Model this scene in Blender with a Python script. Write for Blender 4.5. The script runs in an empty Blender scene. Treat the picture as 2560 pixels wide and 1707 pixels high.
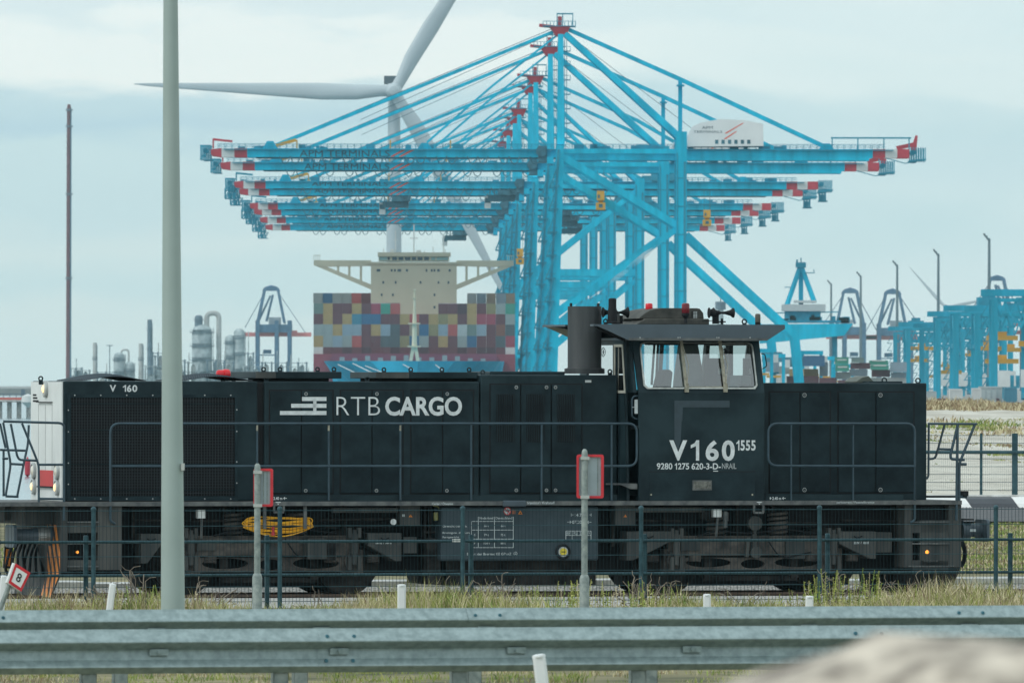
import bpy, bmesh, math, random
from mathutils import Vector, Matrix, geometry
random.seed(7)
S = bpy.context.scene
COL = S.collection
R = math.radians

# ------------------------------------------------------------------ camera, sky, sun, exposure
F = 25305.0          # focal length in photo pixels (photo 2560 px wide)
E = 3.14             # eye height above the rail head
HZ = 960.0           # photo row of the horizon
RHO = 0.0015         # tiny camera roll
cd = bpy.data.cameras.new('camera'); cam = bpy.data.objects.new('camera', cd); COL.objects.link(cam)
cam.location = (0, 0, E)
cam.rotation_euler = (Matrix.Rotation(R(90), 3, 'X') @ Matrix.Rotation(RHO, 3, 'Z')).to_euler()
cd.sensor_width = 36; cd.lens = F * 36 / 2560; cd.shift_y = (HZ - 853.5) / 2560
cd.clip_start = 0.5; cd.clip_end = 40000
cd.dof.use_dof = True; cd.dof.focus_distance = 151; cd.dof.aperture_fstop = 16.0
S.camera = cam

W = bpy.data.worlds.new("World"); S.world = W; W.use_nodes = True
nt = W.node_tree; nt.nodes.clear()
SUN_EL, SUN_AZ = R(42), R(243)
def N(t, kind, **kw):
    n = t.nodes.new(kind)
    for k, v in kw.items(): setattr(n, k, v)
    return n
out = N(nt, 'ShaderNodeOutputWorld'); bg = N(nt, 'ShaderNodeBackground'); nt.links.new(bg.outputs[0], out.inputs[0])
bg.inputs[1].default_value = 0.1
sky = N(nt, 'ShaderNodeTexSky', sky_type='NISHITA', sun_disc=False, sun_elevation=SUN_EL, sun_rotation=SUN_AZ)
tc = N(nt, 'ShaderNodeTexCoord')
sep = N(nt, 'ShaderNodeSeparateXYZ'); nt.links.new(tc.outputs['Generated'], sep.inputs[0])
def cloud_noise(scale, loc, det, rough, dist):
    mp = N(nt, 'ShaderNodeMapping'); mp.inputs['Scale'].default_value = scale; mp.inputs['Location'].default_value = loc
    nt.links.new(tc.outputs['Generated'], mp.inputs[0]); n = N(nt, 'ShaderNodeTexNoise'); n.inputs['Scale'].default_value = 1.0; n.inputs['Detail'].default_value = det; n.inputs['Roughness'].default_value = rough; n.inputs['Distortion'].default_value = dist
    nt.links.new(mp.outputs[0], n.inputs['Vector']); return n.outputs[0]
def M(op, a, b_=None, c=None):
    n = N(nt, 'ShaderNodeMath', operation=op)
    for i, q in enumerate((a, b_, c)):
        if q is None: continue
        if isinstance(q, (int, float)): n.inputs[i].default_value = q
        else: nt.links.new(q, n.inputs[i])
    return n.outputs[0]
warp = M('SUBTRACT', cloud_noise((26, 26, 90), (3.1, 0.4, 0.55), 5, 0.5, 0.4), 0.5)
fine = M('SUBTRACT', cloud_noise((60, 60, 200), (1.3, 2.4, 4.5), 6, 0.55, 0.6), 0.5)
zz = M('ADD', sep.outputs[2], M('MULTIPLY', warp, 0.016)); zz = M('ADD', zz, M('MULTIPLY', sep.outputs[0], 0.045))
zz = M('ADD', M('MULTIPLY', zz, 20.0), M('MULTIPLY', fine, 0.13))
cr = N(nt, 'ShaderNodeValToRGB'); nt.links.new(zz, cr.inputs[0]); cr.color_ramp.interpolation = 'EASE'
LO, MID, DK, BR = (.78, .955, .965), (.73, .93, .965), (.60, .82, .92), (1.06, 1.13, 1.10)
el = cr.color_ramp.elements; el[0].position = 0.0; el[0].color = (*LO, 1); el[1].position = 1.0; el[1].color = (.78, .95, 1.0, 1)
for pos_, c_ in ((0.09, (.80, .955, .955)), (0.17, (.72, .92, .945)), (0.26, (.80, .96, .965)), (0.36, (.71, .91, .95)), (0.42, MID), (0.50, DK), (0.57, (.66, .87, .94)), (0.625, BR), (0.70, (1.03, 1.11, 1.09)), (0.745, (.86, 1.0, 1.03)), (0.80, (.84, .99, 1.02)), (0.9, (.95, 1.06, 1.06))):
    e = el.new(pos_); e.color = (*c_, 1)
# the right half of the sky is a smoother veil
side = N(nt, 'ShaderNodeMapRange'); side.inputs[1].default_value = -0.012; side.inputs[2].default_value = 0.035; side.inputs[3].default_value = 0.0; side.inputs[4].default_value = 0.72; side.interpolation_type = 'SMOOTHSTEP'
nt.links.new(sep.outputs[0], side.inputs[0])
veil = N(nt, 'ShaderNodeValToRGB'); veil.color_ramp.elements[0].color = (.70, .92, .96, 1); veil.color_ramp.elements[1].color = (.92, 1.05, 1.06, 1); veil.color_ramp.elements[0].position = .35; veil.color_ramp.elements[1].position = .75
nt.links.new(M('ADD', M('ADD', warp, 0.38), M('MULTIPLY', sep.outputs[2], 5.0)), veil.inputs[0])
mv = N(nt, 'ShaderNodeMixRGB'); nt.links.new(side.outputs[0], mv.inputs[0]); nt.links.new(cr.outputs[0], mv.inputs[1]); nt.links.new(veil.outputs[0], mv.inputs[2])
ten = N(nt, 'ShaderNodeVectorMath', operation='SCALE'); ten.inputs['Scale'].default_value = 10.0
nt.links.new(mv.outputs[0], ten.inputs[0])
mx = N(nt, 'ShaderNodeMixRGB'); mx.inputs[0].default_value = 0.86
nt.links.new(sky.outputs[0], mx.inputs[1]); nt.links.new(ten.outputs[0], mx.inputs[2])
# below the horizon: dark land and sea
gnd = N(nt, 'ShaderNodeMapRange'); gnd.inputs[1].default_value = -0.004; gnd.inputs[2].default_value = 0.0; nt.links.new(sep.outputs[2], gnd.inputs[0])
mg2 = N(nt, 'ShaderNodeMixRGB'); mg2.inputs[1].default_value = (1.5, 1.75, 1.6, 1); nt.links.new(gnd.outputs[0], mg2.inputs[0]); nt.links.new(mx.outputs[0], mg2.inputs[2])
nt.links.new(mg2.outputs[0], bg.inputs[0])

sd = bpy.data.lights.new('sun', 'SUN'); sd.energy = 1.3; sd.angle = R(14); sd.color = (1, 0.965, 0.91)
sun = bpy.data.objects.new('sun', sd); COL.objects.link(sun)
dv = Vector((math.sin(SUN_AZ) * math.cos(SUN_EL), math.cos(SUN_AZ) * math.cos(SUN_EL), math.sin(SUN_EL)))
sun.rotation_euler = dv.to_track_quat('Z', 'Y').to_euler()
S.view_settings.view_transform = 'Standard'; S.view_settings.look = 'None'
S.view_settings.exposure = 0.0; S.view_settings.gamma = 1; S.view_settings.use_curve_mapping = False
S.cycles.use_denoising = True
S.cycles.max_bounces = 6; S.cycles.transparent_max_bounces = 16; S.cycles.volume_bounces = 0
S.cycles.use_adaptive_sampling = False

# ------------------------------------------------------------------ helpers
def unroll(u, v): return u + (v - HZ) * RHO, v - (u - 1280) * RHO
def P(u, v, Y):
    """photo pixel seen at distance Y -> world point"""
    u, v = unroll(u, v); return Vector(((u - 1280) / F * Y, Y, E - (v - HZ) / F * Y))
TH = R(16); CA, SA = math.cos(TH), math.sin(TH)
# frame of everything parallel to the track: origin at the near left corner of the hood
_k0 = (unroll(158, 1100)[0] - 1280) / F
ORG = Vector((_k0 * 150, 150, 0))
def LSZ(u, v, c=0.0):
    u0, v0 = unroll(u, v); k = (u0 - 1280) / F
    s = (k * (ORG.y + c * CA) - ORG.x + c * SA) / (CA - k * SA)
    y = ORG.y + s * SA + c * CA
    return s, E - (v0 - HZ) / F * y
def LS(u, c=0.0): return LSZ(u, 1100, c)[0]

MATS = {}
def mat(name, col, rough=0.55, metal=0.0, var=0.12, scale=3.0, bump=0.0, bscale=40.0, col2=None, emit=None, estr=1.0, spec=None, streak=False, pos=(0.35, 0.65), alpha=None, trans=None):
    if name in MATS: return MATS[name]
    m = bpy.data.materials.new(name); m.use_nodes = True; t = m.node_tree
    b = t.nodes['Principled BSDF']
    b.inputs['Roughness'].default_value = rough; b.inputs['Metallic'].default_value = metal
    if spec is not None: b.inputs['Specular IOR Level'].default_value = spec
    tcn = N(t, 'ShaderNodeTexCoord'); mpn = N(t, 'ShaderNodeMapping')
    t.links.new(tcn.outputs['Object'], mpn.inputs[0])
    if streak: mpn.inputs['Scale'].default_value = (1, 1, 0.12)
    nn = N(t, 'ShaderNodeTexNoise'); nn.inputs['Scale'].default_value = scale; nn.inputs['Detail'].default_value = 8; nn.inputs['Roughness'].default_value = 0.6
    t.links.new(mpn.outputs[0], nn.inputs['Vector'])
    rp = N(t, 'ShaderNodeValToRGB'); t.links.new(nn.outputs[0], rp.inputs[0])
    c1 = [max(0, c * (1 - var)) for c in col[:3]]; c2 = [min(1, c * (1 + var)) for c in (col2 or col)[:3]]
    rp.color_ramp.elements[0].position = pos[0]; rp.color_ramp.elements[1].position = pos[1]
    rp.color_ramp.elements[0].color = (*c1, 1); rp.color_ramp.elements[1].color = (*c2, 1)
    t.links.new(rp.outputs[0], b.inputs['Base Color'])
    if bump:
        bn = N(t, 'ShaderNodeTexNoise'); bn.inputs['Scale'].default_value = bscale; bn.inputs['Detail'].default_value = 5
        t.links.new(mpn.outputs[0], bn.inputs['Vector'])
        bu = N(t, 'ShaderNodeBump'); bu.inputs['Strength'].default_value = bump; bu.inputs['Distance'].default_value = 0.02
        t.links.new(bn.outputs[0], bu.inputs['Height']); t.links.new(bu.outputs[0], b.inputs['Normal'])
    if emit: b.inputs['Emission Color'].default_value = (*emit, 1); b.inputs['Emission Strength'].default_value = estr
    if alpha is not None: b.inputs['Alpha'].default_value = alpha
    if trans is not None: b.inputs['Transmission Weight'].default_value = trans
    MATS[name] = m; return m

class MB:
    """collects shapes; build() links them as ONE mesh object"""
    def __init__(s): s.v = []; s.f = []; s.mi = []; s.cur = 0; s.parts = []
    def add(s, vs, fs):
        o = len(s.v); s.parts.append((list(vs), list(fs))); s.v += [tuple(p) for p in vs]; s.f += [tuple(i + o for i in f) for f in fs]; s.mi += [s.cur] * len(fs); return s
    def box(s, x0, x1, y0, y1, z0, z1):
        return s.add([(x0,y0,z0),(x1,y0,z0),(x1,y1,z0),(x0,y1,z0),(x0,y0,z1),(x1,y0,z1),(x1,y1,z1),(x0,y1,z1)],
                     [(0,3,2,1),(4,5,6,7),(0,1,5,4),(1,2,6,5),(2,3,7,6),(3,0,4,7)])
    def hexa(s, p):   # 8 points, bottom 4 then top 4
        return s.add(p, [(0,3,2,1),(4,5,6,7),(0,1,5,4),(1,2,6,5),(2,3,7,6),(3,0,4,7)])
    def beam(s, p, q, w, h=None, w2=None, h2=None, up=(0,0,1)):
        p, q = Vector(p), Vector(q); h = h or w; w2 = w2 or w; h2 = h2 or h; d = (q - p).normalized(); up = Vector(up)
        if abs(d.dot(up)) > 0.95: up = Vector((0, 1, 0))
        a = d.cross(up).normalized(); b = a.cross(d).normalized(); vs = []
        for c, ww, hh in ((p, w, h), (q, w2, h2)):
            for i, j in ((-1,-1),(1,-1),(1,1),(-1,1)): vs.append(c + a * (i * ww / 2) + b * (j * hh / 2))
        return s.add(vs, [(0,1,2,3),(7,6,5,4),(0,4,5,1),(1,5,6,2),(2,6,7,3),(3,7,4,0)])
    def cyl(s, p, q, r, r2=None, n=12, caps=True):
        p, q = Vector(p), Vector(q); r2 = r if r2 is None else r2; d = (q - p).normalized()
        up = Vector((0,0,1)) if abs(d.z) < 0.9 else Vector((1,0,0))
        a = d.cross(up).normalized(); b = a.cross(d); vs = []
        for c, rr in ((p, r), (q, r2)):
            for i in range(n):
                t = 2 * math.pi * i / n; vs.append(c + a * (rr * math.cos(t)) + b * (rr * math.sin(t)))
        fs = [(i, i + n, (i + 1) % n + n, (i + 1) % n) for i in range(n)]
        if caps: fs += [tuple(range(n)), tuple(range(2 * n - 1, n - 1, -1))]
        return s.add(vs, fs)
    def tube(s, pts, r, n=8, closed=False):
        pts = [Vector(p) for p in pts]; m = len(pts); vs = []; prev = None
        for i in range(m):
            if closed: d = pts[(i + 1) % m] - pts[i - 1]
            else: d = pts[min(i + 1, m - 1)] - pts[max(i - 1, 0)]
            d.normalize()
            if prev is None:
                up = Vector((0,0,1)) if abs(d.z) < 0.9 else Vector((1,0,0)); a = d.cross(up).normalized()
            else:
                a = (prev - d * prev.dot(d)).normalized()
            prev = a; b = d.cross(a)
            for j in range(n):
                t = 2 * math.pi * j / n; vs.append(pts[i] + a * (r * math.cos(t)) + b * (r * math.sin(t)))
        fs = []
        for i in range(m if closed else m - 1):
            for j in range(n):
                k = (i + 1) % m; fs.append((i*n+j, i*n+(j+1)%n, k*n+(j+1)%n, k*n+j))
        if not closed: fs += [tuple(range(n - 1, -1, -1)), tuple((m-1)*n + j for j in range(n))]
        return s.add(vs, fs)
    def lathe(s, prof, org=(0,0,0), axis=(0,0,1), n=20):
        """prof: list of (radius, distance along the axis)"""
        org = Vector(org); d = Vector(axis).normalized(); up = Vector((0,0,1)) if abs(d.z) < 0.9 else Vector((1,0,0))
        a = d.cross(up).normalized(); b = d.cross(a); vs = []
        for r, h in prof:
            for j in range(n):
                t = 2 * math.pi * j / n; vs.append(org + d * h + a * (r * math.cos(t)) + b * (r * math.sin(t)))
        fs = [(i*n+j, i*n+(j+1)%n, (i+1)*n+(j+1)%n, (i+1)*n+j) for i in range(len(prof)-1) for j in range(n)]
        fs += [tuple(range(n-1,-1,-1)), tuple((len(prof)-1)*n+j for j in range(n))]
        return s.add(vs, fs)
    def prism(s, poly, fn, t0, t1, holes=()):
        """poly (2D) with holes; fn(a, b, t) -> point; between depths t0 and t1"""
        loops = [list(poly)] + [list(h) for h in holes]; flat = [p for l in loops for p in l]; n = len(flat)
        tris = geometry.tessellate_polygon([[Vector((p[0], p[1], 0)) for p in l] for l in loops])
        vs = [fn(p[0], p[1], t0) for p in flat] + [fn(p[0], p[1], t1) for p in flat]
        fs = [tuple(t) for t in tris] + [tuple(i + n for i in reversed(t)) for t in tris]
        o = 0
        for l in loops:
            m = len(l)
            for i in range(m): fs.append((o + i, o + (i+1) % m, o + (i+1) % m + n, o + i + n))
            o += m
        return s.add(vs, fs)
    def split(s, name, m, parent=None, **kw):
        """every shape becomes an object of its own"""
        r = None
        for vs, fs in s.parts: q = MB(); q.add(vs, fs); r = q.build(name, m, parent, **kw)
        return r
    def build(s, name, m, parent=None, smooth=False, bevel=0, loc=None, fixn=True):
        me = bpy.data.meshes.new(name); me.from_pydata(s.v, [], s.f)
        for mm in (m if isinstance(m, (list, tuple)) else [m]): me.materials.append(mm)
        if len(me.materials) > 1: me.polygons.foreach_set('material_index', s.mi)
        if fixn and len(s.f) < 60000:
            bm = bmesh.new(); bm.from_mesh(me); bmesh.ops.recalc_face_normals(bm, faces=bm.faces); bm.to_mesh(me); bm.free()
        if smooth:
            me.shade_smooth() if hasattr(me, 'shade_smooth') else None
            try: me.set_sharp_from_angle(angle=R(35))
            except Exception: pass
        o = bpy.data.objects.new(name, me); COL.objects.link(o)
        if parent: o.parent = parent
        if loc is not None: o.location = loc
        if bevel:
            b = o.modifiers.new('bevel', 'BEVEL'); b.width = bevel; b.segments = 2; b.limit_method = 'ANGLE'; b.angle_limit = R(40)
        return o

def thing(name, label, cat, loc=(0,0,0), rz=0.0, group=None):
    o = bpy.data.objects.new(name, None); COL.objects.link(o); o.location = loc; o.rotation_euler = (0, 0, rz)
    o.empty_display_size = 0.3; tag(o, label, cat, group); return o
def tag(o, label=None, cat=None, group=None, kind=None):
    if label: o['label'] = label
    if cat: o['category'] = cat
    if group: o['group'] = group
    if kind: o['kind'] = kind
    return o
def copy_tree(o, parent=None, kids=None):
    c = o.copy(); COL.objects.link(c)
    if parent: c.parent = parent
    for ch in list(o.children): copy_tree(ch, c)
    return c
_tcache = {}
ONE = ([(.62, 0), (1, 0), (1, 1), (.66, 1), (.45, .86), (0, .76), (0, .60), (.62, .72)], [(0, 1, 2, 3, 4, 7), (4, 5, 6, 7)])
def text_shape(txt, bold=0.0):
    key = (txt, bold)
    if key in _tcache: return _tcache[key]
    cu = bpy.data.curves.new('txt', 'FONT'); cu.body = txt; cu.size = 1; cu.offset = bold; cu.fill_mode = 'FRONT'; cu.resolution_u = 4
    ob = bpy.data.objects.new('txt', cu); COL.objects.link(ob)
    dg = bpy.context.evaluated_depsgraph_get(); dg.update()
    me = ob.evaluated_get(dg).to_mesh()
    vs = [v.co.copy() for v in me.vertices]; fs = [tuple(p.vertices) for p in me.polygons]
    ob.evaluated_get(dg).to_mesh_clear(); bpy.data.objects.remove(ob); bpy.data.curves.remove(cu)
    xs = [v.x for v in vs]; ys = [v.y for v in vs]; x0, x1, y0, y1 = min(xs), max(xs), min(ys), max(ys)
    r = ([((v.x - x0) / (x1 - x0), (v.y - y0) / max(1e-6, y1 - y0)) for v in vs], fs)
    _tcache[key] = r; return r
def text(mb, txt, fn, a0, a1, b0, b1, bold=0.0):
    """fit the text into a0..a1 x b0..b1; fn(a,b)->point"""
    vs, fs = ONE if txt == '1' else text_shape(txt, bold)
    return mb.add([fn(a0 + x * (a1 - a0), b0 + y * (b1 - b0)) for x, y in vs], fs)
def arc(pts, r=0.12, n=5):
    """round the corners of a polyline"""
    pts = [Vector(p) for p in pts]; o = [pts[0]]
    for i in range(1, len(pts) - 1):
        a, b, c = pts[i-1], pts[i], pts[i+1]; d1 = (a - b); d2 = (c - b)
        rr = min(r, d1.length * 0.45, d2.length * 0.45); p1 = b + d1.normalized() * rr; p2 = b + d2.normalized() * rr
        for k in range(n + 1):
            t = k / n; o.append(p1 * (1-t)**2 + b * 2*t*(1-t) + p2 * t*t)
    o.append(pts[-1]); return o
def rounded(x0, x1, y0, y1, r, n=4):
    o = []
    for cx, cy, a0 in ((x1-r, y1-r, 0), (x0+r, y1-r, 90), (x0+r, y0+r, 180), (x1-r, y0+r, 270)):
        for k in range(n + 1):
            t = R(a0 + 90 * k / n); o.append((cx + r * math.cos(t), cy + r * math.sin(t)))
    return o
# ------------------------------------------------------------------ setting: ground, water, sand, track bed
def cof(x, y): return -(x - ORG.x) * SA + (y - ORG.y) * CA
def W2(s, c, z=0.0): return Vector((ORG.x + s * CA - c * SA, ORG.y + s * SA + c * CA, z))
PROF = [(-400, 1.3), (-150, 1.45), (-140, 1.7), (-134, 2.1), (-129, 2.1), (-118, 1.6), (-100, 0.9), (-82, 0.62), (-60, 0.6), (-45, 0.42), (-30, 0.28), (-20, 0.14), (-14, 0.06), (-8, 0.03), (-3.2, 0.0), (-2.2, -0.2), (4.6, -0.2), (5.4, 0.0), (9, -0.02), (60, -0.1), (95, -0.1), (140, -0.3), (150, -2.6), (4000, -4)]
def lerp_prof(c, T=PROF):
    for (a, za), (b, zb) in zip(T, T[1:]):
        if c <= b: return za + (zb - za) * max(0, (c - a)) / (b - a)
    return T[-1][1]
from mathutils import noise as mnoise
def hnoise(x, y, s, a): return mnoise.noise(Vector((x * s, y * s, 3.7))) * a
def gz(x, y):
    c = cof(x, y); z = lerp_prof(c)
    if c < -4 or c > 9: z += hnoise(x, y, 0.35, 0.05) + hnoise(x, y, 0.06, 0.06)
    return z
def sheet(name, m, cs, ss, zf, kind='structure', smooth=True):
    mb = MB(); nv = len(ss)
    for c in cs:
        for s in ss:
            p = W2(s, c); mb.v.append((p.x, p.y, zf(p.x, p.y, s, c)))
    for i in range(len(cs) - 1):
        for j in range(nv - 1):
            mb.f.append((i*nv+j, i*nv+j+1, (i+1)*nv+j+1, (i+1)*nv+j)); mb.mi.append(0)
    o = mb.build(name, m, smooth=smooth); tag(o, kind=kind); return o
def rng(a, b, n): return [a + (b - a) * i / n for i in range(n + 1)]
m_ground = mat('meadow_soil', (0.105, 0.115, 0.045), 0.95, var=0.45, scale=0.9, col2=(0.20, 0.17, 0.09), bump=0.8, bscale=9)
cs = rng(-200, -90, 30) + rng(-88, -36, 26) + rng(-35, -3.2, 50) + [-2.9, -2.6, -2.2, 4.6, 5.0, 5.4] + rng(6, 60, 40) + rng(62, 140, 20) + [143, 147, 150, 170, 400]
ss = [-900, -400, -200, -100, -60, -40] + rng(-30, 60, 120) + [80, 120, 200, 400, 900]
sheet('ground', m_ground, cs, ss, lambda x, y, s, c: gz(x, y))

m_ballast = mat('ballast_stone', (0.16, 0.155, 0.145), 0.9, var=0.55, scale=24, col2=(0.30, 0.29, 0.27), bump=1.0, bscale=30)
sheet('track_ballast', m_ballast, [-3.4, -2.6, -2.1, -1, 0, 1, 2, 3, 4.4, 5.2], rng(-60, 90, 60),
      lambda x, y, s, c: (0.01 if c < -2.4 or c > 5 else -0.17) + hnoise(x, y, 3, 0.02))
m_path = mat('gravel_path', (0.26, 0.255, 0.24), 0.9, var=0.3, scale=11, col2=(0.42, 0.41, 0.39), bump=0.7, bscale=22)
sheet('gravel_path', m_path, rng(-12.6, -3.9, 8), rng(-60, 90, 80), lambda x, y, s, c: lerp_prof(c) + 0.03 + hnoise(x, y, 1.5, 0.02))

# water reaching the horizon
m_water = mat('harbour_water', (0.12, 0.22, 0.25), 0.14, var=0.15, scale=0.02, spec=0.5)
t = m_water.node_tree; b = t.nodes['Principled BSDF']
wt = N(t, 'ShaderNodeTexNoise'); wt.inputs['Scale'].default_value = 0.35; wt.inputs['Detail'].default_value = 6
wm = N(t, 'ShaderNodeMapping'); wm.inputs['Scale'].default_value = (1, 0.25, 1)
wc = N(t, 'ShaderNodeTexCoord'); t.links.new(wc.outputs['Object'], wm.inputs[0]); t.links.new(wm.outputs[0], wt.inputs['Vector'])
wb = N(t, 'ShaderNodeBump'); wb.inputs['Strength'].default_value = 1.0; wb.inputs['Distance'].default_value = 0.7
t.links.new(wt.outputs[0], wb.inputs['Height']); t.links.new(wb.outputs[0], b.inputs['Normal'])
mb = MB(); mb.add([(-2600, 250, -2), (2600, 250, -2), (2600, 8500, -2), (-2600, 8500, -2)], [(0, 1, 2, 3)])
tag(mb.build('water', m_water), kind='structure')

# terminal ground on the right and the refinery shore on the left
m_quay = mat('quay_concrete', (0.30, 0.30, 0.29), 0.85, var=0.2, scale=0.05)
mb = MB(); qx = lambda y: 3.5 - 0.0126 * (y - 2239)
ys = rng(900, 7400, 20)
for i in range(20):
    y0, y1 = ys[i], ys[i+1]
    mb.hexa([(qx(y0), y0, -3), (2400, y0, -3), (2400, y1, -3), (qx(y1), y1, -3), (qx(y0), y0, 0.2), (2400, y0, 0.2), (2400, y1, 0.2), (qx(y1), y1, 0.2)])
tag(mb.build('quay', m_quay), kind='structure')
mb = MB(); mb.box(-1500, -88, 4300, 7400, -3, 1.0); tag(mb.build('shore', m_quay), kind='structure')

# sand hill on the right, with a track in front of it
m_sand = mat('pale_sand', (0.50, 0.46, 0.39), 0.95, var=0.12, scale=0.6, col2=(0.57, 0.54, 0.47), bump=1.0, bscale=1.1)
def sandz(x, y):
    t_ = max(0.0, min(1.0, (y - 262) / 120)); z = -0.1 + 2.05 * (t_ * t_ * (3 - 2 * t_))
    z += (hnoise(x, y, 0.05, 0.35) + hnoise(x, y, 0.16, 0.22) + hnoise(x, y, 0.6, 0.10) + hnoise(x, y, 1.7, 0.04)) * min(1, t_ * 4)
    z = min(z, 2.35)
    if x < 9: z -= (9 - x) * 0.22
    if y > 560: z -= (y - 560) * 0.02
    return z
mb = MB(); xs = rng(-12, 60, 90) + [70, 90, 120, 180, 300, 500]; ys = rng(255, 470, 110) + [500, 540, 600, 700, 900]
for y in ys:
    for x in xs: mb.v.append((x, y, sandz(x, y)))
nx = len(xs)
for i in range(len(ys) - 1):
    for j in range(nx - 1): mb.f.append((i*nx+j, i*nx+j+1, (i+1)*nx+j+1, (i+1)*nx+j)); mb.mi.append(0)
tag(mb.build('sand', m_sand, smooth=True), kind='structure')

# service road with a black and white painted kerb in front of the sand
m_asph = mat('asphalt', (0.07, 0.072, 0.075), 0.85, var=0.25, scale=2, col2=(0.10, 0.10, 0.105), bump=0.3, bscale=60)
mb = MB(); mb.add([(3, 233, 0.0), (140, 233, 0.0), (140, 259.4, 0.0), (3, 259.4, 0.0)], [(0, 1, 2, 3)])
tag(mb.build('service_road', m_asph), kind='structure')
m_conc = mat('weathered_concrete', (0.42, 0.42, 0.40), 0.85, var=0.22, scale=3, bump=0.4, bscale=25, col2=(0.52, 0.52, 0.50))
m_kw = mat('kerb_white_paint', (0.80, 0.80, 0.78), 0.5, var=0.05, scale=4)
m_kb = mat('kerb_black_paint', (0.055, 0.06, 0.07), 0.5, var=0.15, scale=4)
kt = thing('roundabout_kerb', 'low concrete kerb painted in black and white blocks, at the foot of the sand slope', 'kerb', (20, 260, 0))
x = 2.8; k = 0
while x < 34:
    w = 1.2 if k % 2 else 1.35
    sl = 0.18
    m_ = MB(); x0, x1 = x - 20, x + w - 20 - 0.01
    # face block with slanted joints and a rounded foot
    pr = [(-0.55, -0.02), (-0.46, 0.10), (-0.25, 0.22), (0.0, 0.27), (0.0, -0.02)]
    vs = [(x0 - sl * (z / 0.27) * (1 if True else 0), y, z) for y, z in pr] + [(x1 - sl * (z / 0.27), y, z) for y, z in pr]
    n_ = len(pr)
    m_.add(vs, [tuple(range(n_))] + [tuple(range(2*n_-1, n_-1, -1))] + [(i, i+n_, (i+1) % n_ + n_, (i+1) % n_) for i in range(n_)])
    m_.build('kerb_block', m_kb if k % 2 else m_kw, kt)
    x += w; k += 1
m_ = MB(); m_.box(-17, 15, 0.0, 0.9, 0.0, 0.31); m_.build('kerb_top', m_conc, kt, bevel=0.04)

# concrete edge strip just beyond the track
m_ = MB()
for k in range(60):
    s0 = -40 + k * 2.0
    p0, p1, p2, p3 = W2(s0, 6.2), W2(s0 + 1.985, 6.2), W2(s0 + 1.985, 7.6), W2(s0, 7.6)
    zt = 0.06 + 0.015 * math.sin(k * 2.3)
    m_.hexa([(*p0.xy, -0.2), (*p1.xy, -0.2), (*p2.xy, -0.2), (*p3.xy, -0.2), (*p0.xy, zt), (*p1.xy, zt), (*p2.xy, zt), (*p3.xy, zt)])
tag(m_.build('concrete_edging', m_conc), kind='structure')

# the track
m_rail = mat('rail_steel', (0.16, 0.11, 0.085), 0.5, 0.6, var=0.2, scale=5)
m_slp = mat('sleeper_concrete', (0.34, 0.33, 0.31), 0.9, var=0.2, scale=6)
trk = thing('railway_track', 'single railway track on ballast under the black locomotive', 'railway track', W2(7, 1.0, 0), TH)
rp_ = [(-0.036, 0), (0.036, 0), (0.036, -0.035), (0.01, -0.05), (0.01, -0.13), (0.07, -0.15), (-0.07, -0.15), (-0.01, -0.13), (-0.01, -0.05), (-0.036, -0.035)]
for cy in (-0.752, 0.752):
    m_ = MB(); m_.prism(rp_, lambda a, b_, t_: (t_, cy + a, b_), -50, 70); m_.build('rail', m_rail, trk)
m_ = MB(); m_.box(-0.13, 0.13, -1.3, 1.3, -0.30, -0.152)
sl0 = m_.build('sleeper', m_slp, trk); sl0.location = (-20, 0, 0)
for k in range(1, 70):
    o = sl0.copy(); COL.objects.link(o); o.parent = trk; o.location = (-20 + 0.6 * k, 0, 0)

# ------------------------------------------------------------------ haze
hb = MB(); hb.box(-2700, 2700, -30, 8560, -5.5, 215)
mh = bpy.data.materials.new('haze'); mh.use_nodes = True; t = mh.node_tree; t.nodes.clear()
o_ = N(t, 'ShaderNodeOutputMaterial'); pv = N(t, 'ShaderNodeVolumePrincipled'); t.links.new(pv.outputs[0], o_.inputs['Volume'])
pv.inputs['Color'].default_value = (0.62, 0.93, 1.0, 1); pv.inputs['Density'].default_value = 0.000044; pv.inputs['Anisotropy'].default_value = 0.0
HAZE = True
if HAZE:
    hz_ = hb.build('haze', mh); tag(hz_, kind='stuff')
# ------------------------------------------------------------------ far port: cranes, ship, yard, refinery, turbines
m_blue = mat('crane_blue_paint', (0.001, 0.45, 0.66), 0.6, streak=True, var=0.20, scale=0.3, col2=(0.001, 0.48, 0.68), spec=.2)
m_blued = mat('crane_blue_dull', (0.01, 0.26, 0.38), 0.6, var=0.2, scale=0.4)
m_red = mat('crane_red_paint', (0.50, 0.045, 0.07), 0.5, var=0.1, scale=0.5)
m_white = mat('crane_white_paint', (0.66, 0.68, 0.67), 0.5, var=0.06, scale=0.5)
m_yel = mat('crane_yellow', (0.62, 0.33, 0.04), 0.5, var=0.1, scale=0.5)
m_dk = mat('crane_dark_text', (0.03, 0.07, 0.10), 0.6, var=0.1, scale=1)
m_slash = mat('logo_orange_red', (0.80, 0.10, 0.04), 0.5, var=0.05, scale=1)
m_cdk = mat('crane_machinery_grey', (0.04, 0.15, 0.20), 0.6, var=0.3, scale=0.6)
m_whh = mat('machine_house_white', (0.78, 0.79, 0.78), 0.4, var=0.05, scale=0.2)

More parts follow.
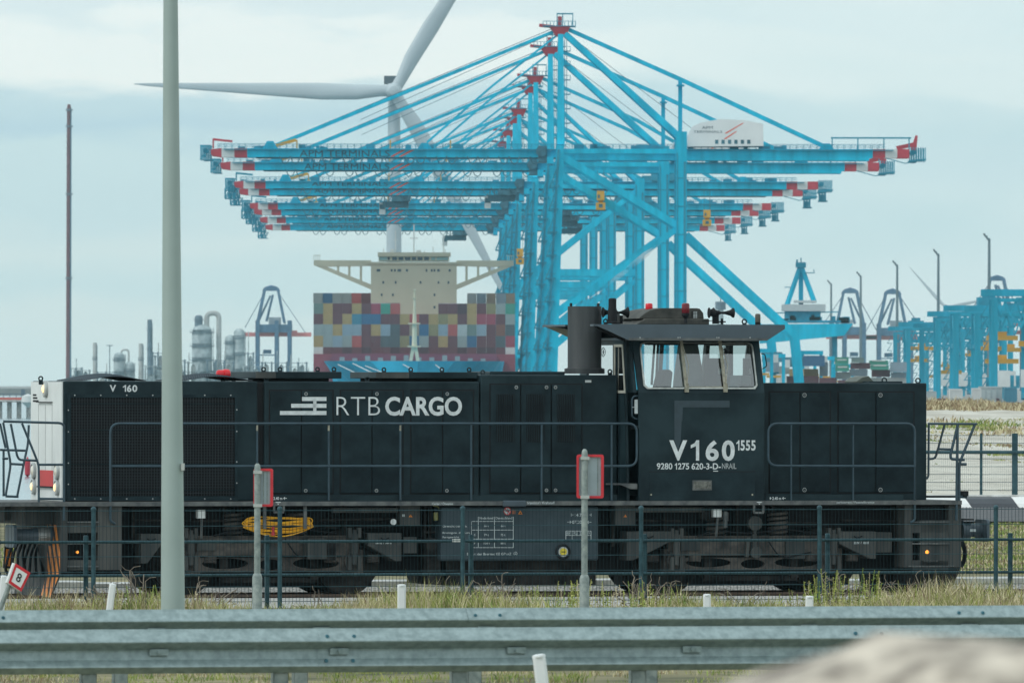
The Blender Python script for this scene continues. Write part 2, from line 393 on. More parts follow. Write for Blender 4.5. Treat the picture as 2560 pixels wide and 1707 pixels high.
def make_crane(kind):
    A = kind == 'A'
    K = 11.3
    X = lambda u: (u - 1400) / K
    Z = lambda v: E + (HZ - v) / K
    ref = 'first' if A else 'other'
    t = thing('ship_to_shore_crane', 'x', 'crane')
    dy = 11.0                       # half of the leg spacing along the quay
    rt = 2270 if A else 2217        # right red end
    zt, zb = Z(373), Z(395)
    # booms: twin box girders
    for y in (-3.4, 3.4):
        m = MB(); m.box(X(618), X(rt - 91), y - 0.9, y + 0.9, zb, zt)
        if A: m.box(X(1405), X(rt - 100), y - 0.95, y + 0.95, Z(402), zb + 0.01)
        m.build('girder', m_blue, t)
    for a, b_, mm in ((523, 554, m_red), (554, 586, m_white), (586, 618, m_red), (rt - 91, rt - 60, m_red), (rt - 60, rt - 30, m_white), (rt - 30, rt, m_red)):
        m = MB()
        for y in (-3.4, 3.4):
            if a == 523: m.hexa([(X(530), y-.9, zb+0.3), (X(b_), y-.9, zb), (X(b_), y+.9, zb), (X(530), y+.9, zb+0.3), (X(a), y-.9, zt-0.3), (X(b_), y-.9, zt), (X(b_), y+.9, zt), (X(a), y+.9, zt-0.3)])
            else: m.box(X(a), X(b_), y - 0.9, y + 0.9, zb, zt)
        m.split('girder_end', mm, t)
    # tip platforms with rails and sheaves
    m = MB()
    m.box(X(508), X(530), -4.2, 4.2, zb - 0.8, zb - 0.6); m.box(X(506), X(515), -3, 3, zb + 0.1, zb + 0.5); m.beam((X(500), -4.2, zb - .6), (X(530), -4.2, zt + .4), .2)
    for k in range(5):
        for y in (-4.2, 4.2): m.beam((X(502 + 6*k), y, zb - 0.7), (X(502 + 6*k), y, zt + 0.6), 0.22)
    m.beam((X(500), -4.2, zt + .6), (X(528), -4.2, zt + .6), 0.2); m.beam((X(500), 4.2, zt + .6), (X(528), 4.2, zt + .6), 0.2)
    m.cyl((X(514), -4, zt - 0.5), (X(514), 4, zt - 0.5), 0.55)
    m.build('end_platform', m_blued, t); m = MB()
    m.box(X(rt), X(rt + 18), -4.2, 4.2, zb - 1.0, zb - 0.6); m.cyl((X(rt + 10), -4, zt - .7), (X(rt + 10), 4, zt - .7), 0.6)
    for k in range(7):
        for y in (-4.2, 4.2): m.beam((X(rt + 4 + 6*k), y, zb - 0.8), (X(rt + 4 + 6*k), y, zt + 0.4), 0.2)
    m.beam((X(rt), -4.2, zb - .6), (X(rt + 42), -4.2, zb - .3), 0.3); m.beam((X(rt), 4.2, zb - .6), (X(rt + 42), 4.2, zb - .3), 0.3)
    m.beam((X(rt - 60), -4, zb), (X(rt - 10), -4, zb - 1.2), 0.2); m.beam((X(rt - 10), -4, zb - 1.2), (X(rt + 22), -4, zb - .5), 0.2)
    if not A:   # festoon and hoist gear hangs lower under the later cranes
        for k, uu in enumerate((500, 512, 524)):
            for y in (-4, 4): m.beam((X(uu), y, zb - 2.6), (X(uu), y, zb), .22); m.beam((X(uu), y, zb - 2.6), (X(uu + 12), y, zb - .6), .2)
        m.box(X(500), X(536), -4, 4, zb - 2.7, zb - 2.5); m.box(X(508), X(520), -2, 2, zb - 2.4, zb - 1.2)
        tag(m.build('festoon_frame', m_blued, t), kind='stuff'); m = MB()
        for k, uu in enumerate((6, 14, 22)):
            for y in (-4, 4): m.beam((X(rt + uu), y, zb - 3.0), (X(rt + uu), y, zb), .25)
        m.box(X(rt + 2), X(rt + 28), -4, 4, zb - 3.2, zb - 2.9); m.box(X(rt + 8), X(rt + 18), -3, 3, zb - 2.8, zb - 1.4); m.beam((X(rt + 10), 0, zb), (X(rt + 46), 0, zb - .2), 0.3)
    m.build('end_platform', m_blued, t)
    # walkway handrail along the boom
    m = MB()
    for y in (-4.6, 4.6):
        m.box(X(560), X(rt - 40), y - 0.4, y + 0.4, zt - 0.35, zt - 0.2)
        m.beam((X(545), y, zt + 1.0), (X(rt - 60), y, zt + 1.0), 0.09); m.beam((X(545), y, zt + 0.5), (X(rt - 60), y, zt + 0.5), 0.07)
        u = 545
        while u < rt - 60: m.beam((X(u), y, zt - .3), (X(u), y, zt + 1.0), 0.09); u += 17
    m.build('walkway', m_blued, t)
    # red jib at the seaward tip
    m = MB(); m.beam((X(532), 0, zt), (X(532), 0, Z(348)), 0.35); m.beam((X(532), 0, Z(350)), (X(580), 0, Z(355)), 0.5, w2=0.2)
    m.build('tip_jib', m_red if A else m_blued, t)
    if A:
        m = MB(); m.beam((X(2282), 0, zt - .2), (X(2290), 0, Z(338)), 1.3, w2=0.5); m.beam((X(2240), 0, zt + .3), (X(2284), 0, Z(360)), 0.9)
        m.build('tail_fin', m_red, t)
        m = MB(); m.beam((X(2075), -3, Z(345)), (X(2275), -3, Z(345)), 0.35)
        for u in (2078, 2142, 2207, 2270): m.beam((X(u), -3, zt), (X(u), -3, Z(343)), 0.25)
        m.build('light_rail', m_blued, t)
    # sheave towers on the boom
    for u, h in ((675, 18), (1061, 14), (2064, 14)):
        if not A and u > 2000: u = 2000
        m = MB(); m.hexa([(X(u)-1.6, -4, zt), (X(u)+1.6, -4, zt), (X(u)+1.6, 4, zt), (X(u)-1.6, 4, zt), (X(u)-.7, -4, zt+h/K), (X(u)+.7, -4, zt+h/K), (X(u)+.7, 4, zt+h/K), (X(u)-.7, 4, zt+h/K)])
        m.build('sheave_tower', m_blue, t)
    m = MB(); m.beam((X(690), -3.4, Z(366)), (X(740), -3.4, Z(352)), 0.7); m.build('stay_link', m_yel, t)
    # brackets on top of the boom (yellow posts)
    for u in (742, 975, 1125):
        m = MB(); m.beam((X(u), -3.4, zt), (X(u), -3.4, Z(352)), 0.3); m.build('stay_cradle', m_yel, t)
    # cross ties under the boom
    m = MB(); u = 640
    while u < rt - 100: m.box(X(u), X(u) + 0.8, -2.6, 2.6, zb + .3, zt - .4); u += 70
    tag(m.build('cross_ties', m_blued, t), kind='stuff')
    # trolley rail, hanging power loops and tie rods under the booms
    m = MB()
    for y in (-2.2, 2.2): m.box(X(640), X(rt - 110), y - .15, y + .15, zb - .25, zb + .05)
    m.build('trolley_rail', m_cdk, t)
    m = MB(); u = 700
    while u < (1640 if not A else 1330):
        m.tube([(X(u), -4.9, zb + .2), (X(u + 6), -4.9, zb - 1.1), (X(u + 13), -4.9, zb - 1.5), (X(u + 20), -4.9, zb - 1.1), (X(u + 26), -4.9, zb + .2)], .11, 4); u += 26 if u % 3 else 52
    tag(m.build('power_loops', m_cdk, t), kind='stuff')
    m = MB()
    for k in range(14): q = 640 + k * 52; m.beam((X(q), -2.5, zb + .4), (X(q + 52), 2.5, zb + .4), .35); m.beam((X(q), 2.5, zb + .4), (X(q + 52), -2.5, zb + .4), .35)
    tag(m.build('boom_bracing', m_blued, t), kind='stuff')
    # machinery sitting between the girders on top
    m = MB()
    for k in range(34):
        u = random.uniform(560, rt - 120); w = random.uniform(0.5, 2.5); hh = random.uniform(0.3, 1.1)
        m.box(X(u), X(u) + w, -2.5, 2.5, zt - .2, zt + hh)
    tag(m.build('deck_gear', m_blued, t), kind='stuff')
    # legs
    ztop = zt + 0.6
    for y in (-dy, dy):
        xb = X(1372) if A else X(1380)
        m = MB()
        def quadleg(xa, za, wa, xb_, zb_, wb, d=2.0):
            m.hexa([(xb_-wb/2, y-d/2, zb_), (xb_+wb/2, y-d/2, zb_), (xb_+wb/2, y+d/2, zb_), (xb_-wb/2, y+d/2, zb_),
                    (xa-wa/2, y-d/2, za), (xa+wa/2, y-d/2, za), (xa+wa/2, y+d/2, za), (xa-wa/2, y+d/2, za)])
        quadleg(X(1399), ztop, 1.7, xb, 0.8, 3.4 if A else 2.6)
        wl = m.build('waterside_leg', m_blue, t)
        m = MB()
        for k in range(9): zz = 6 + k * (ztop - 10) / 9; xx = xb + (X(1399) - xb) * zz / ztop; m.box(xx - 1.9, xx + .2, y - 1.7, y - 1.0, zz, zz + .25); m.beam((xx - 1.9, y - 1.7, zz + 1.1), (xx + .2, y - 1.7, zz + 1.1), .12); m.beam((xx - 1.9, y - 1.6, zz), (xx + (X(1399) - xb) * .12 - .2, y - 1.6, zz + (ztop - 10) / 9), .28)
        m.build('leg_stairway', m_blued, t)
        m = MB(); m.beam((xb - .9, y - 1.15, 2), (X(1399) - .4, y - 1.15, ztop - 1), .5, .3); m.build('dark_leg_strip', m_blued, t)  # darker strip down the left edge of the leg
        m = MB(); lx = X(1700)
        m.box(lx - 1.2, lx + 1.2, y - 1.3, y + 1.3, 0.8, Z(332) if A else ztop); m.build('landside_leg', m_blue, t)
        m = MB(); m.box(lx + .5, lx + .95, y - 1.5, y - 1.3, 2, zt - 3); m.box(lx - 1.0, lx - .8, y - 1.45, y - 1.3, 2, zt - 1)  # darker strips down the leg, with cross bars
        for k in range(8): m.box(lx - 1.25, lx + 1.25, y - 1.42, y - 1.29, 5 + 6.2*k, 5.15 + 6.2*k)
        m.build('dark_leg_strip', m_blued, t)
        for xx in (xb, lx):
            m = MB(); m.box(xx - 2.2, xx + 2.2, y - 1.4, y + 1.4, 0.25, 1.2)
            for q in (-1.5, 0, 1.5):
                m.cyl((xx + q, y - .5, .65), (xx + q, y + .5, .65), 0.45)
            m.build('bogie', m_cdk, t)
        m = MB()
        if A:
            m.beam((X(1408), y, Z(397)), (X(1692), y, Z(566)), 1.5, 1.5); m.beam((X(1690), y, Z(573)), (X(1385), y, Z(790)), 1.3, 1.3)
            m.beam((X(1712), y, Z(588)), (X(1985), y, Z(838)), 1.6, 1.6); m.beam((X(1985), y, Z(838)), (X(2000), y, 1), 1.6, 1.6)
            m.split('diagonal_brace', m_blue, t)
            m = MB(); m.box(X(1408), lx - 1.2, y - .6, y + .6, zt - 1.2, zt - 0.2); m.build('upper_tie_beam', m_blue, t)
        else:
            m.beam((X(1395), y, Z(640)), (X(1695), y, Z(398)), 1.2, 1.2); m.beam((X(1690), y, Z(660)), (X(1392), y, 8), 1.1, 1.1)
            m.split('diagonal_brace', m_blue, t)
            m = MB(); m.box(xb + 1, lx - 1.2, y - .9, y + .9, Z(648), Z(628)); m.box(X(1400), lx, y - .6, y + .6, zb, zb + 1); m.split('portal_beam', m_blue, t)
    m = MB()
    for xx in (X(1374), X(1700)):
        m.box(xx - .9, xx + .9, -dy, dy, 8, 10); m.box(xx - .7, xx + .7, -dy, dy, zb - 1.5, zb)
    m.split('sill_beam', m_blue, t)
    # mast, apex and stays
    for y in (-1, 1):
        m = MB(); m.beam((X(1400), y * dy * 0.9, ztop), (X(1400), y * 2.2, Z(88)), 1.7, 1.4, 1.2, 1.1); m.build('mast', m_blue, t)
        m = MB(); m.beam((X(1412), y * 2.2, Z(86)), (X(1692), y * dy * 0.85, Z(340)), 1.25, 1.1) if A else m.beam((X(1412), y * 2.2, Z(110)), (X(1692), y * dy * 0.85, Z(372)), 0.8, 0.8); m.build('mast_brace', m_blue, t)
        m = MB(); m.beam((X(1392), y * 2, Z(76)), (X(690), y * 3.4, Z(364)), 0.62); m.build('outer_forestay', m_blue, t)
        m = MB(); m.beam((X(1392), y * 2, Z(88)), (X(1230), y * 3, Z(215)), 0.34); m.beam((X(1230), y * 3, Z(215)), (X(1066), y * 3.4, Z(357)), 0.34); m.build('inner_forestay', m_blue, t)
        m = MB(); bx1 = 2060 if A else 1990; m.beam((X(1414), y * 2, Z(72)), (X(1694), y * 3, Z(196)), 0.75); m.beam((X(1694), y * 3, Z(196)), (X(bx1), y * 3.4, Z(366)), 0.75); m.build('backstay', m_blue, t)
    m = MB(); m.cyl((X(1385), 0, Z(70)), (X(700), 0, Z(356)), 0.07); m.cyl((X(1415), 0, Z(84)), (X(1740), 0, Z(330)), 0.06); m.cyl((X(1388), 1, Z(80)), (X(900), 1, Z(300)), 0.06)
    m.build('hoist_rope', m_cdk, t)
    if A:
        m = MB(); m.beam((X(1699), 0, zt), (X(1699), 0, Z(203)), 0.9); m.box(X(1690), X(1709), -2, 2, Z(216), Z(212))
        for k in range(12): m.beam((X(1704), -1, Z(330 - 9*k)), (X(1704), 1, Z(330 - 9*k)), 0.15)
        m.build('stay_post', m_blue, t)
    # apex
    m = MB(); m.hexa([(X(1388), -2.6, Z(92)), (X(1412), -2.6, Z(92)), (X(1412), 2.6, Z(92)), (X(1388), 2.6, Z(92)), (X(1372), -3.2, Z(68)), (X(1424), -3.2, Z(68)), (X(1424), 3.2, Z(68)), (X(1372), 3.2, Z(68))])
    m.beam((X(1346), 0, Z(64)), (X(1385), 0, Z(68)), 0.7); m.box(X(1393), X(1403), -1, 1, Z(68), Z(42)); m.build('apex_head', m_red, t)
    m = MB(); m.beam((X(1391), -2, Z(36)), (X(1430), -2, Z(36)), 0.3)
    for u in (1391, 1405, 1430): m.beam((X(u), -2, Z(68)), (X(u), -2, Z(34)), 0.2)
    m.box(X(1356), X(1436), -3.4, 3.4, Z(68), Z(66))
    for k in range(10): m.beam((X(1356 + 9*k), -3.4, Z(68)), (X(1356 + 9*k), -3.4, Z(55)), 0.12); m.beam((X(1356 + 9*k), 3.4, Z(68)), (X(1356 + 9*k), 3.4, Z(55)), 0.12)
    m.beam((X(1356), -3.4, Z(55)), (X(1437), -3.4, Z(55)), 0.12); m.build('apex_platform', m_blued, t)
    m = MB()   # access ladder and landings on the mast
    for k in range(7):
        v = 130 + 36 * k; m.box(X(1406), X(1424), -3, 0, Z(v), Z(v - 2)); m.beam((X(1424), -3, Z(v)), (X(1424), -3, Z(v - 12)), 0.12); m.beam((X(1406), -3, Z(v - 12)), (X(1424), -3, Z(v - 12)), 0.12)
    m.beam((X(1410), -2.6, Z(360)), (X(1410), -2.6, Z(95)), 0.15); m.beam((X(1415), -2.6, Z(360)), (X(1415), -2.6, Z(95)), 0.15)
    m.build('mast_landing', m_blued, t)
    # hinge gear at the waterside leg
    m = MB(); m.box(X(1344), X(1366), -5, 5, zb - 1.0, zt + .6); m.cyl((X(1352), -5.4, zt - .6), (X(1352), 5.4, zt - .6), 1.2); m.build('boom_hinge', m_cdk, t)
    # machine house
    if A:
        pr = [(1716, 368), (1718, 338), (1728, 318), (1750, 308), (1798, 299), (1860, 302), (1905, 311), (1906, 366)]
        m = MB(); m.prism([(X(u), Z(v)) for u, v in pr], lambda a, b_, q: (a, q, b_), -6, 6); mh_ = m.build('machine_house', m_whh, t)
        fn = lambda a, b_: (X(a), -6.03, Z(b_))
        m = MB(); text(m, 'APM', fn, 1752, 1779, 324, 317); text(m, 'TERMINALS', fn, 1731, 1803, 334, 328); m.build('lettering', m_dk, mh_)
        m = MB()
        for (a, b0, c, d_) in ((1808, 335, 1857, 309), (1806, 349, 1840, 330)):
            m.add([fn(a, b0), fn(a + 6, b0), fn(c, d_), fn(c - 4, d_)], [(0, 1, 2, 3)])
        m.build('logo_stripe', m_slash, mh_)
        for k in range(6):
            m = MB(); m.box(X(1785 + 16*k), X(1793 + 16*k), -6.05, -5.9, Z(361), Z(351)); m.build('vent', m_cdk, mh_)
    else:
        m = MB(); m.box(X(1735), X(1830), -5, 5, Z(372), Z(335)); m.build('machine_house', m_blued, t)
        # trolley with cab, portside
        m = MB(); q = random.choice((0,))
        m.box(X(1290), X(1345), -4.5, 4.5, zb - 1.6, zb - .3); m.box(X(1262), X(1340), -3.5, 3.5, zb - 3.2, zb - 1.6)
        for k in range(6): m.beam((X(1268 + 13*k), -4, zb - 3.4), (X(1268 + 13*k), -4, zb), 0.3)
        tr = m.build('trolley', m_cdk, t)
        m = MB(); m.box(X(1252), X(1270), -2, 1, zb - 5, zb - 1.8); m.build('operator_cab', m_white, tr)
        m = MB(); m.box(X(1253), X(1269), -2.05, -1.9, zb - 3.6, zb - 2.4); m.build('cab_window', m_cdk, tr)
    # boom lettering
    m = MB(); yb = -4.33; fn = lambda a, b_: (X(a), yb, Z(b_))
    text(m, 'APM TERMINALS', fn, 749, 974, 394, 378) if A else text(m, 'APM TERMINALS', fn, 752, 972, 388, 376)
    m.build('lettering', m_dk, t)
    m = MB()
    for a in (974, 996):
        m.add([fn(a, 394), fn(a + 7, 394), fn(a + 40, 377), fn(a + 30, 377)], [(0, 1, 2, 3)])
    m.build('logo_stripe', m_slash, t)
    return t
craneA = make_crane('A'); craneB = make_crane('B')
CY = [2239, 2374, 2597, 2691, 2908, 3005, 3154, 3302]
names = ['nearest and tallest looking turquoise quay crane with the white machine house', 'second turquoise quay crane, its boom just below the first one',
         'third turquoise quay crane, with a dark trolley under its boom', 'fourth turquoise quay crane, tucked close behind the third',
         'fifth turquoise quay crane in the receding row', 'sixth turquoise quay crane in the receding row',
         'seventh turquoise quay crane, second from the far end of the row', 'farthest turquoise quay crane in the row, its boom the lowest']
for i, y in enumerate(CY):
    if i == 0: o = craneA
    elif i == 2: o = craneB
    elif i == 1:
        o = copy_tree(craneA)
        for ch in list(o.children):      # the second machine house is hidden behind the first and lacks the tall stay rail
            pass
    else: o = copy_tree(craneB)
    o.location = (10.65 - 0.0130 * (y - 2239), y, 0)
    for ch in o.children:
        if ch.name.split('.')[0] == 'trolley': ch.location.x = (0, 0, 0, -27, 20, 24, 28, -6.5)[i]
    tag(o, names[i], 'crane', 'turquoise quay cranes in a row')
# yellow cable-reel cabins on three legs
for (u0, u1, v0, v1, Y, lab) in ((1490, 1513, 478, 525, 2360, 'yellow spreader hanging under the second crane, left of its landside legs'),
                                 (1757, 1778, 421 + 144, 525, 2590, 'yellow spreader hanging at the right under the third crane boom'),
                                 (1290, 1310, 622, 661, 2585, 'yellow spreader beside the left crane legs, at the tip of the ship bridge wing')):
    a = P(u0, max(v0, v1), Y); b_ = P(u1, min(v0, v1), Y); cx = (a.x + b_.x) / 2; w = (b_.x - a.x) / 2; h = b_.z - a.z
    t = thing('spreader', lab, 'spreader', (cx, Y, a.z), group='yellow spreaders on the quay cranes')
    m = MB(); m.box(-w, w, -3, 3, 0, h * .38); m.box(-w * .8, w * .8, -3, 3, h * .5, h); m.box(-w*.5, w*.5, -2, 2, h*.38, h*.5); m.build('frame', m_yel, t)
    m = MB(); m.box(-w * .4, w * .4, -3.1, -2.9, h * .12, h * .3); m.box(-w * .6, -w * .2, -3.1, -2.9, h * .62, h * .8); m.build('housing', m_cdk, t)
    m = MB()
    for q in (-w * .7, w * .7): m.beam((q, 0, h), (q, 0, 53 - a.z), 0.1)
    m.build('hoist_rope', m_cdk, t)

# ------------------------------------------------------------------ container ship
YS = 2663; KS = F / YS
SX = lambda u: (unroll(u, 850)[0] - 1280) / KS
SZ = lambda u, v: E + (HZ - unroll(u, v)[1]) / KS
m_hull = mat('hull_blue', (0.01, 0.38, 0.60), 0.5, spec=.2, var=0.1, scale=0.1, col2=(0.03, 0.44, 0.66))
m_deck = mat('ship_maroon', (0.30, 0.07, 0.10), 0.6, var=0.15, scale=0.3)
m_cream = mat('ship_cream', (0.66, 0.61, 0.46), 0.5, var=0.04, scale=0.2)
m_glass_d = mat('ship_window', (0.04, 0.08, 0.12), 0.1, var=0.1, scale=1)
m_glass_l = mat('ship_window_pale', (0.30, 0.48, 0.48), 0.15, var=0.1, scale=1)
ship = thing('container_ship', 'big container ship seen bow on, pale blue hull and cream bridge with long wings', 'ship', (SX(1035), YS, 0))
ox = SX(1035)
def sx(u): return SX(u) - ox
m = MB(); zt_ = SZ(1035, 903); hw = (SX(1264) - SX(808)) / 2; st = []
for (yy, w1, w0, zz) in ((-42, 1.5, 0.4, zt_), (-38, 11, 1.5, zt_), (-31, 18, 5, zt_), (-22, hw - 1.5, 10, zt_), (-12, hw - .8, 16, zt_), (10, hw, hw - 2, zt_), (340, hw, hw - 1, zt_)):
    st.append([(-w1, yy, zz), (w1, yy, zz), (w0, yy, -1.9), (-w0, yy, -1.9)])
vs = [p for q in st for p in q]; fs = [(3, 2, 1, 0)] + [tuple(len(vs) - 4 + i for i in range(4))]
for i in range(len(st) - 1):
    for j in range(4): fs.append((4*i+j, 4*i+(j+1) % 4, 4*i+4+(j+1) % 4, 4*i+4+j))
m.add(vs, fs); m.build('hull', m_hull, ship)
m = MB(); m.box(sx(830), sx(1242), 0, 1.2, zt_, SZ(1035, 884)); m.hexa([(sx(815), 1.5, zt_-1), (sx(1258), 1.5, zt_-1), (sx(1258), 2, zt_-1), (sx(815), 2, zt_-1), (sx(830), 1.5, zt_+1.5), (sx(1242), 1.5, zt_+1.5), (sx(1242), 2, zt_+1.5), (sx(830), 2, zt_+1.5)])
m.build('breakwater', mat('breakwater_red', (0.24, 0.06, 0.10), 0.6, var=0.08, scale=0.3), ship)
m_refd0 = mat('winch_grey', (.30, .32, .33), .6)
m = MB()
for k in range(12): m.box(sx(850 + 32*k), sx(862 + 32*k), -6, -3, zt_, zt_ + random.uniform(.6, 1.6))
m.split('winch', m_refd0, ship)
m = MB(); m.box(sx(783), sx(1288), 4, 330, zt_ - 6, SZ(1035, 885)); m.build('cargo_deck', m_deck, ship)
# superstructure
yb = 40.0; kb = (YS + yb) / YS
bx = lambda u: sx(u) * kb + ox * (kb - 1)
bz = lambda v: E + (SZ(1035, v) - E) * kb
m = MB(); m.box(bx(927), bx(1141), yb, yb + 14, bz(757), bz(655)); m.box(bx(999), bx(1096), yb - .05, yb + 14, bz(800), bz(757)); m.box(bx(917), bx(1150), yb - .6, yb + 14, bz(660), bz(655)); m.build('accommodation_block', m_cream, ship)
m = MB(); m.box(bx(946), bx(1122), yb + .4, yb + 10, bz(653), bz(641)); m.box(bx(944), bx(1126), yb - .6, yb + 11, bz(641), bz(631)); wh = m.build('wheelhouse', m_cream, ship)
for a, b_, mm in ((948, 968, m_glass_l), (969, 974, m_glass_d), (980, 992, m_glass_d), (996, 1008, m_glass_d), (1012, 1026, m_glass_d), (1029, 1040, m_glass_d), (1044, 1056, m_glass_d), (1060, 1072, m_glass_d), (1078, 1088, m_glass_l), (1091, 1120, m_glass_l)):
    m = MB(); m.box(bx(a), bx(b_), yb + .3, yb + .5, bz(650.5), bz(642.5)); m.build('window', mm, wh)
for sgn in (0, 1):
    U = (lambda u: u) if not sgn else (lambda u: 2068 - u)
    def q4(pts):
        m_ = [(bx(U(u)), bz(v)) for u, v in pts]; return m_
    wing = MB(); wing.prism(q4([(784, 651), (927, 651), (927, 665), (822, 667), (784, 664)]), lambda a, b_, t_: (a, t_, b_), yb, yb + 5)
    wing.prism(q4([(784, 663), (812, 665), (927, 711), (927, 724)]), lambda a, b_, t_: (a, t_, b_), yb + .2, yb + 1.2)
    for uu, v1 in ((845, 686), (873, 698), (902, 710)): wing.prism(q4([(uu - 3, 662), (uu + 3, 662), (uu + 3, v1), (uu - 3, v1)]), lambda a, b_, t_: (a, t_, b_), yb + .25, yb + 1.1)
    wing.build('bridge_wing', m_cream, ship)
    m = MB(); zz = bz(651)
    for k in range(8): m.beam((bx(U(784 + 5*k)), yb, zz), (bx(U(784 + 5*k)), yb, zz + 1.3), .12) if k < 4 else None
    m.beam((bx(U(784)), yb, zz + 1.3), (bx(U(802)), yb, zz + 1.3), .14); m.build('railing', m_cream, ship)
for (u, v, w) in ((946, 676, 9), (979, 676, 4), (987, 676, 4), (998, 676, 9), (1017, 676, 5), (1066, 676, 4), (1079, 676, 4), (1086, 676, 4), (1096, 676, 6), (1124, 676, 5), (958, 706, 4), (989, 706, 4), (1051, 706, 4), (1096, 706, 4), (1121, 706, 4), (954, 737, 4), (982, 737, 4), (1086, 737, 4), (1086, 768, 5)):
    m = MB(); m.box(bx(u - w / 2), bx(u + w / 2), yb - .12, yb + .1, bz(v + 3), bz(v - 3)); m.build('window', m_glass_d, ship)
m = MB()
for u, v1 in ((958, 620), (988, 575), (1034, 560), (1082, 616), (1112, 622), (1060, 626), (1108, 585)): m.beam((bx(u), yb + 5, bz(631)), (bx(u), yb + 5, bz(v1)), .35 if v1 < 600 else .22)
m.beam((bx(1024), yb + 5, bz(595)), (bx(1044), yb + 5, bz(595)), .25); m.beam((bx(980), yb + 5, bz(600)), (bx(996), yb + 5, bz(600)), .2)
m.box(bx(975), bx(984), yb + 3, yb + 6, bz(631), bz(622)); m.box(bx(1040), bx(1052), yb + 3, yb + 6, bz(631), bz(625)); m.build('antenna_mast', m_white, ship)
# foremast
m = MB(); yf = -14
m.beam((sx(1028), yf, zt_), (sx(1035), yf, SZ(1035, 866)), .9); m.beam((sx(1046), yf, zt_), (sx(1040), yf, SZ(1035, 866)), .9)
m.cyl((sx(1037.5), yf, SZ(1035, 872)), (sx(1037.5), yf, SZ(1035, 785)), .75, .5, 10); m.cyl((sx(1037.5), yf, SZ(1035, 785)), (sx(1037.5), yf, SZ(1035, 725)), .35, .2, 8)
m.box(sx(1020), sx(1053), yf - 1, yf + 1, SZ(1035, 868), SZ(1035, 865)); m.box(sx(1022), sx(1052), yf - 1, yf + 1, SZ(1035, 811), SZ(1035, 808)); m.box(sx(1031), sx(1044), yf - .6, yf + .6, SZ(1035, 747), SZ(1035, 744))
m.box(sx(1033), sx(1041), yf - .5, yf + .5, SZ(1035, 728), SZ(1035, 724)); m.build('foremast', m_cream, ship)
m = MB()
for (a, va, b_, vb) in ((880, 906, 975, 950), (905, 910, 990, 942), (1000, 906, 1040, 925), (1085, 908, 1110, 925), (850, 912, 930, 948)):
    m.cyl((sx(a), -30 + random.random(), SZ(1035, va)), (sx(b_), -70, SZ(1035, vb)), 0.12, n=6)
m.build('mooring_line', m_white, ship)

CC = {'grey': (0.30, 0.36, 0.36), 'pale blue-grey': (0.26, 0.36, 0.44), 'ochre': (0.46, 0.30, 0.10), 'khaki': (0.30, 0.25, 0.11), 'maroon': (0.17, 0.045, 0.065), 'dark maroon': (0.10, 0.04, 0.06),
      'red': (0.50, 0.07, 0.07), 'crimson': (0.40, 0.04, 0.09), 'blue': (0.02, 0.14, 0.30), 'teal blue': (0.02, 0.24, 0.36), 'green': (0.03, 0.34, 0.24), 'grey-green': (0.16, 0.24, 0.22),
      'white': (0.62, 0.62, 0.60), 'light grey': (0.44, 0.50, 0.50), 'dark grey': (0.09, 0.12, 0.14), 'rust brown': (0.26, 0.09, 0.06), 'tan': (0.38, 0.28, 0.19), 'navy': (0.03, 0.06, 0.13)}
code = {'g': 'grey', 'b': 'pale blue-grey', 'o': 'ochre', 'k': 'khaki', 'm': 'maroon', 'd': 'dark maroon', 'r': 'red', 'c': 'crimson', 'B': 'blue', 't': 'teal blue', 'G': 'green', 'e': 'grey-green',
        'w': 'white', 'l': 'light grey', 'D': 'dark grey', 'R': 'rust brown', 'T': 'tan', 'n': 'navy'}
def cmat(nm): return mat('container_' + nm.replace(' ', '_').replace('-', '_'), [c * .78 + .22 * (.3 * sum(CC[nm]) + .05) for c in CC[nm]], 0.55, var=0.12, scale=0.25)  # colours muted toward grey in place of thicker haze
_cm = {}
def container_mesh(L, Wd, H, nm, doors=True):
    key = (L, Wd, H, nm)
    if key in _cm: return _cm[key]
    m = MB(); m.box(-Wd/2, Wd/2, 0, L, 0, H)
    # corner posts and rails stand proud, the door end has bars
    for x in (-Wd/2, Wd/2 - .16): m.box(x - .02, x + .18, -.05, .12, -.01, H + .01)
    m.box(-Wd/2, Wd/2, -.05, .1, -.01, .16); m.box(-Wd/2, Wd/2, -.05, .1, H - .12, H + .01)
    for x in (-.85, -.35, .35, .85): m.box(x * Wd/2.44 - .03, x * Wd/2.44 + .03, -.07, .0, .1, H - .1)
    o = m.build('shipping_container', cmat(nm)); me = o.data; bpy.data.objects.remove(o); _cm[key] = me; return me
rows = ['gBggrm.........' + '.lbTbT', 'eommoo' + 'mcGr' + '...' + 'mmdomkgG', 'momotBBmmormookomocc'[:0] + '']
TIER = {6: 'gBggrm' + '..........' + 'lbTbT', 5: 'eommomcGr....mmdomkgG', 4: 'momotBBmmormokomoccmg', 3: 'ggobbmobDmTBkbrlebmRD', 2: 'ogbgrmmDDkBgmomgBmmDc', 1: 'wmmdmdmmdmmdmmmdmddmw', 0: 'mddmddmdmddmdmddmddDw'}
VB = {6: 758, 5: 784.5, 4: 810.5, 3: 839, 2: 867.5, 1: 895, 0: 921}
ordn = ['first', 'second', 'third', 'fourth', 'fifth', 'sixth', 'seventh', 'eighth', 'ninth', 'tenth', 'eleventh', 'twelfth', 'thirteenth', 'fourteenth', 'fifteenth', 'sixteenth', 'seventeenth', 'eighteenth', 'nineteenth', 'twentieth', 'twenty-first']
tname = {6: 'top tier', 5: 'second tier from the top', 4: 'third tier from the top', 3: 'fourth tier from the top', 2: 'fifth tier from the top', 1: 'sixth tier from the top', 0: 'lowest tier'}
pitch = 24.05
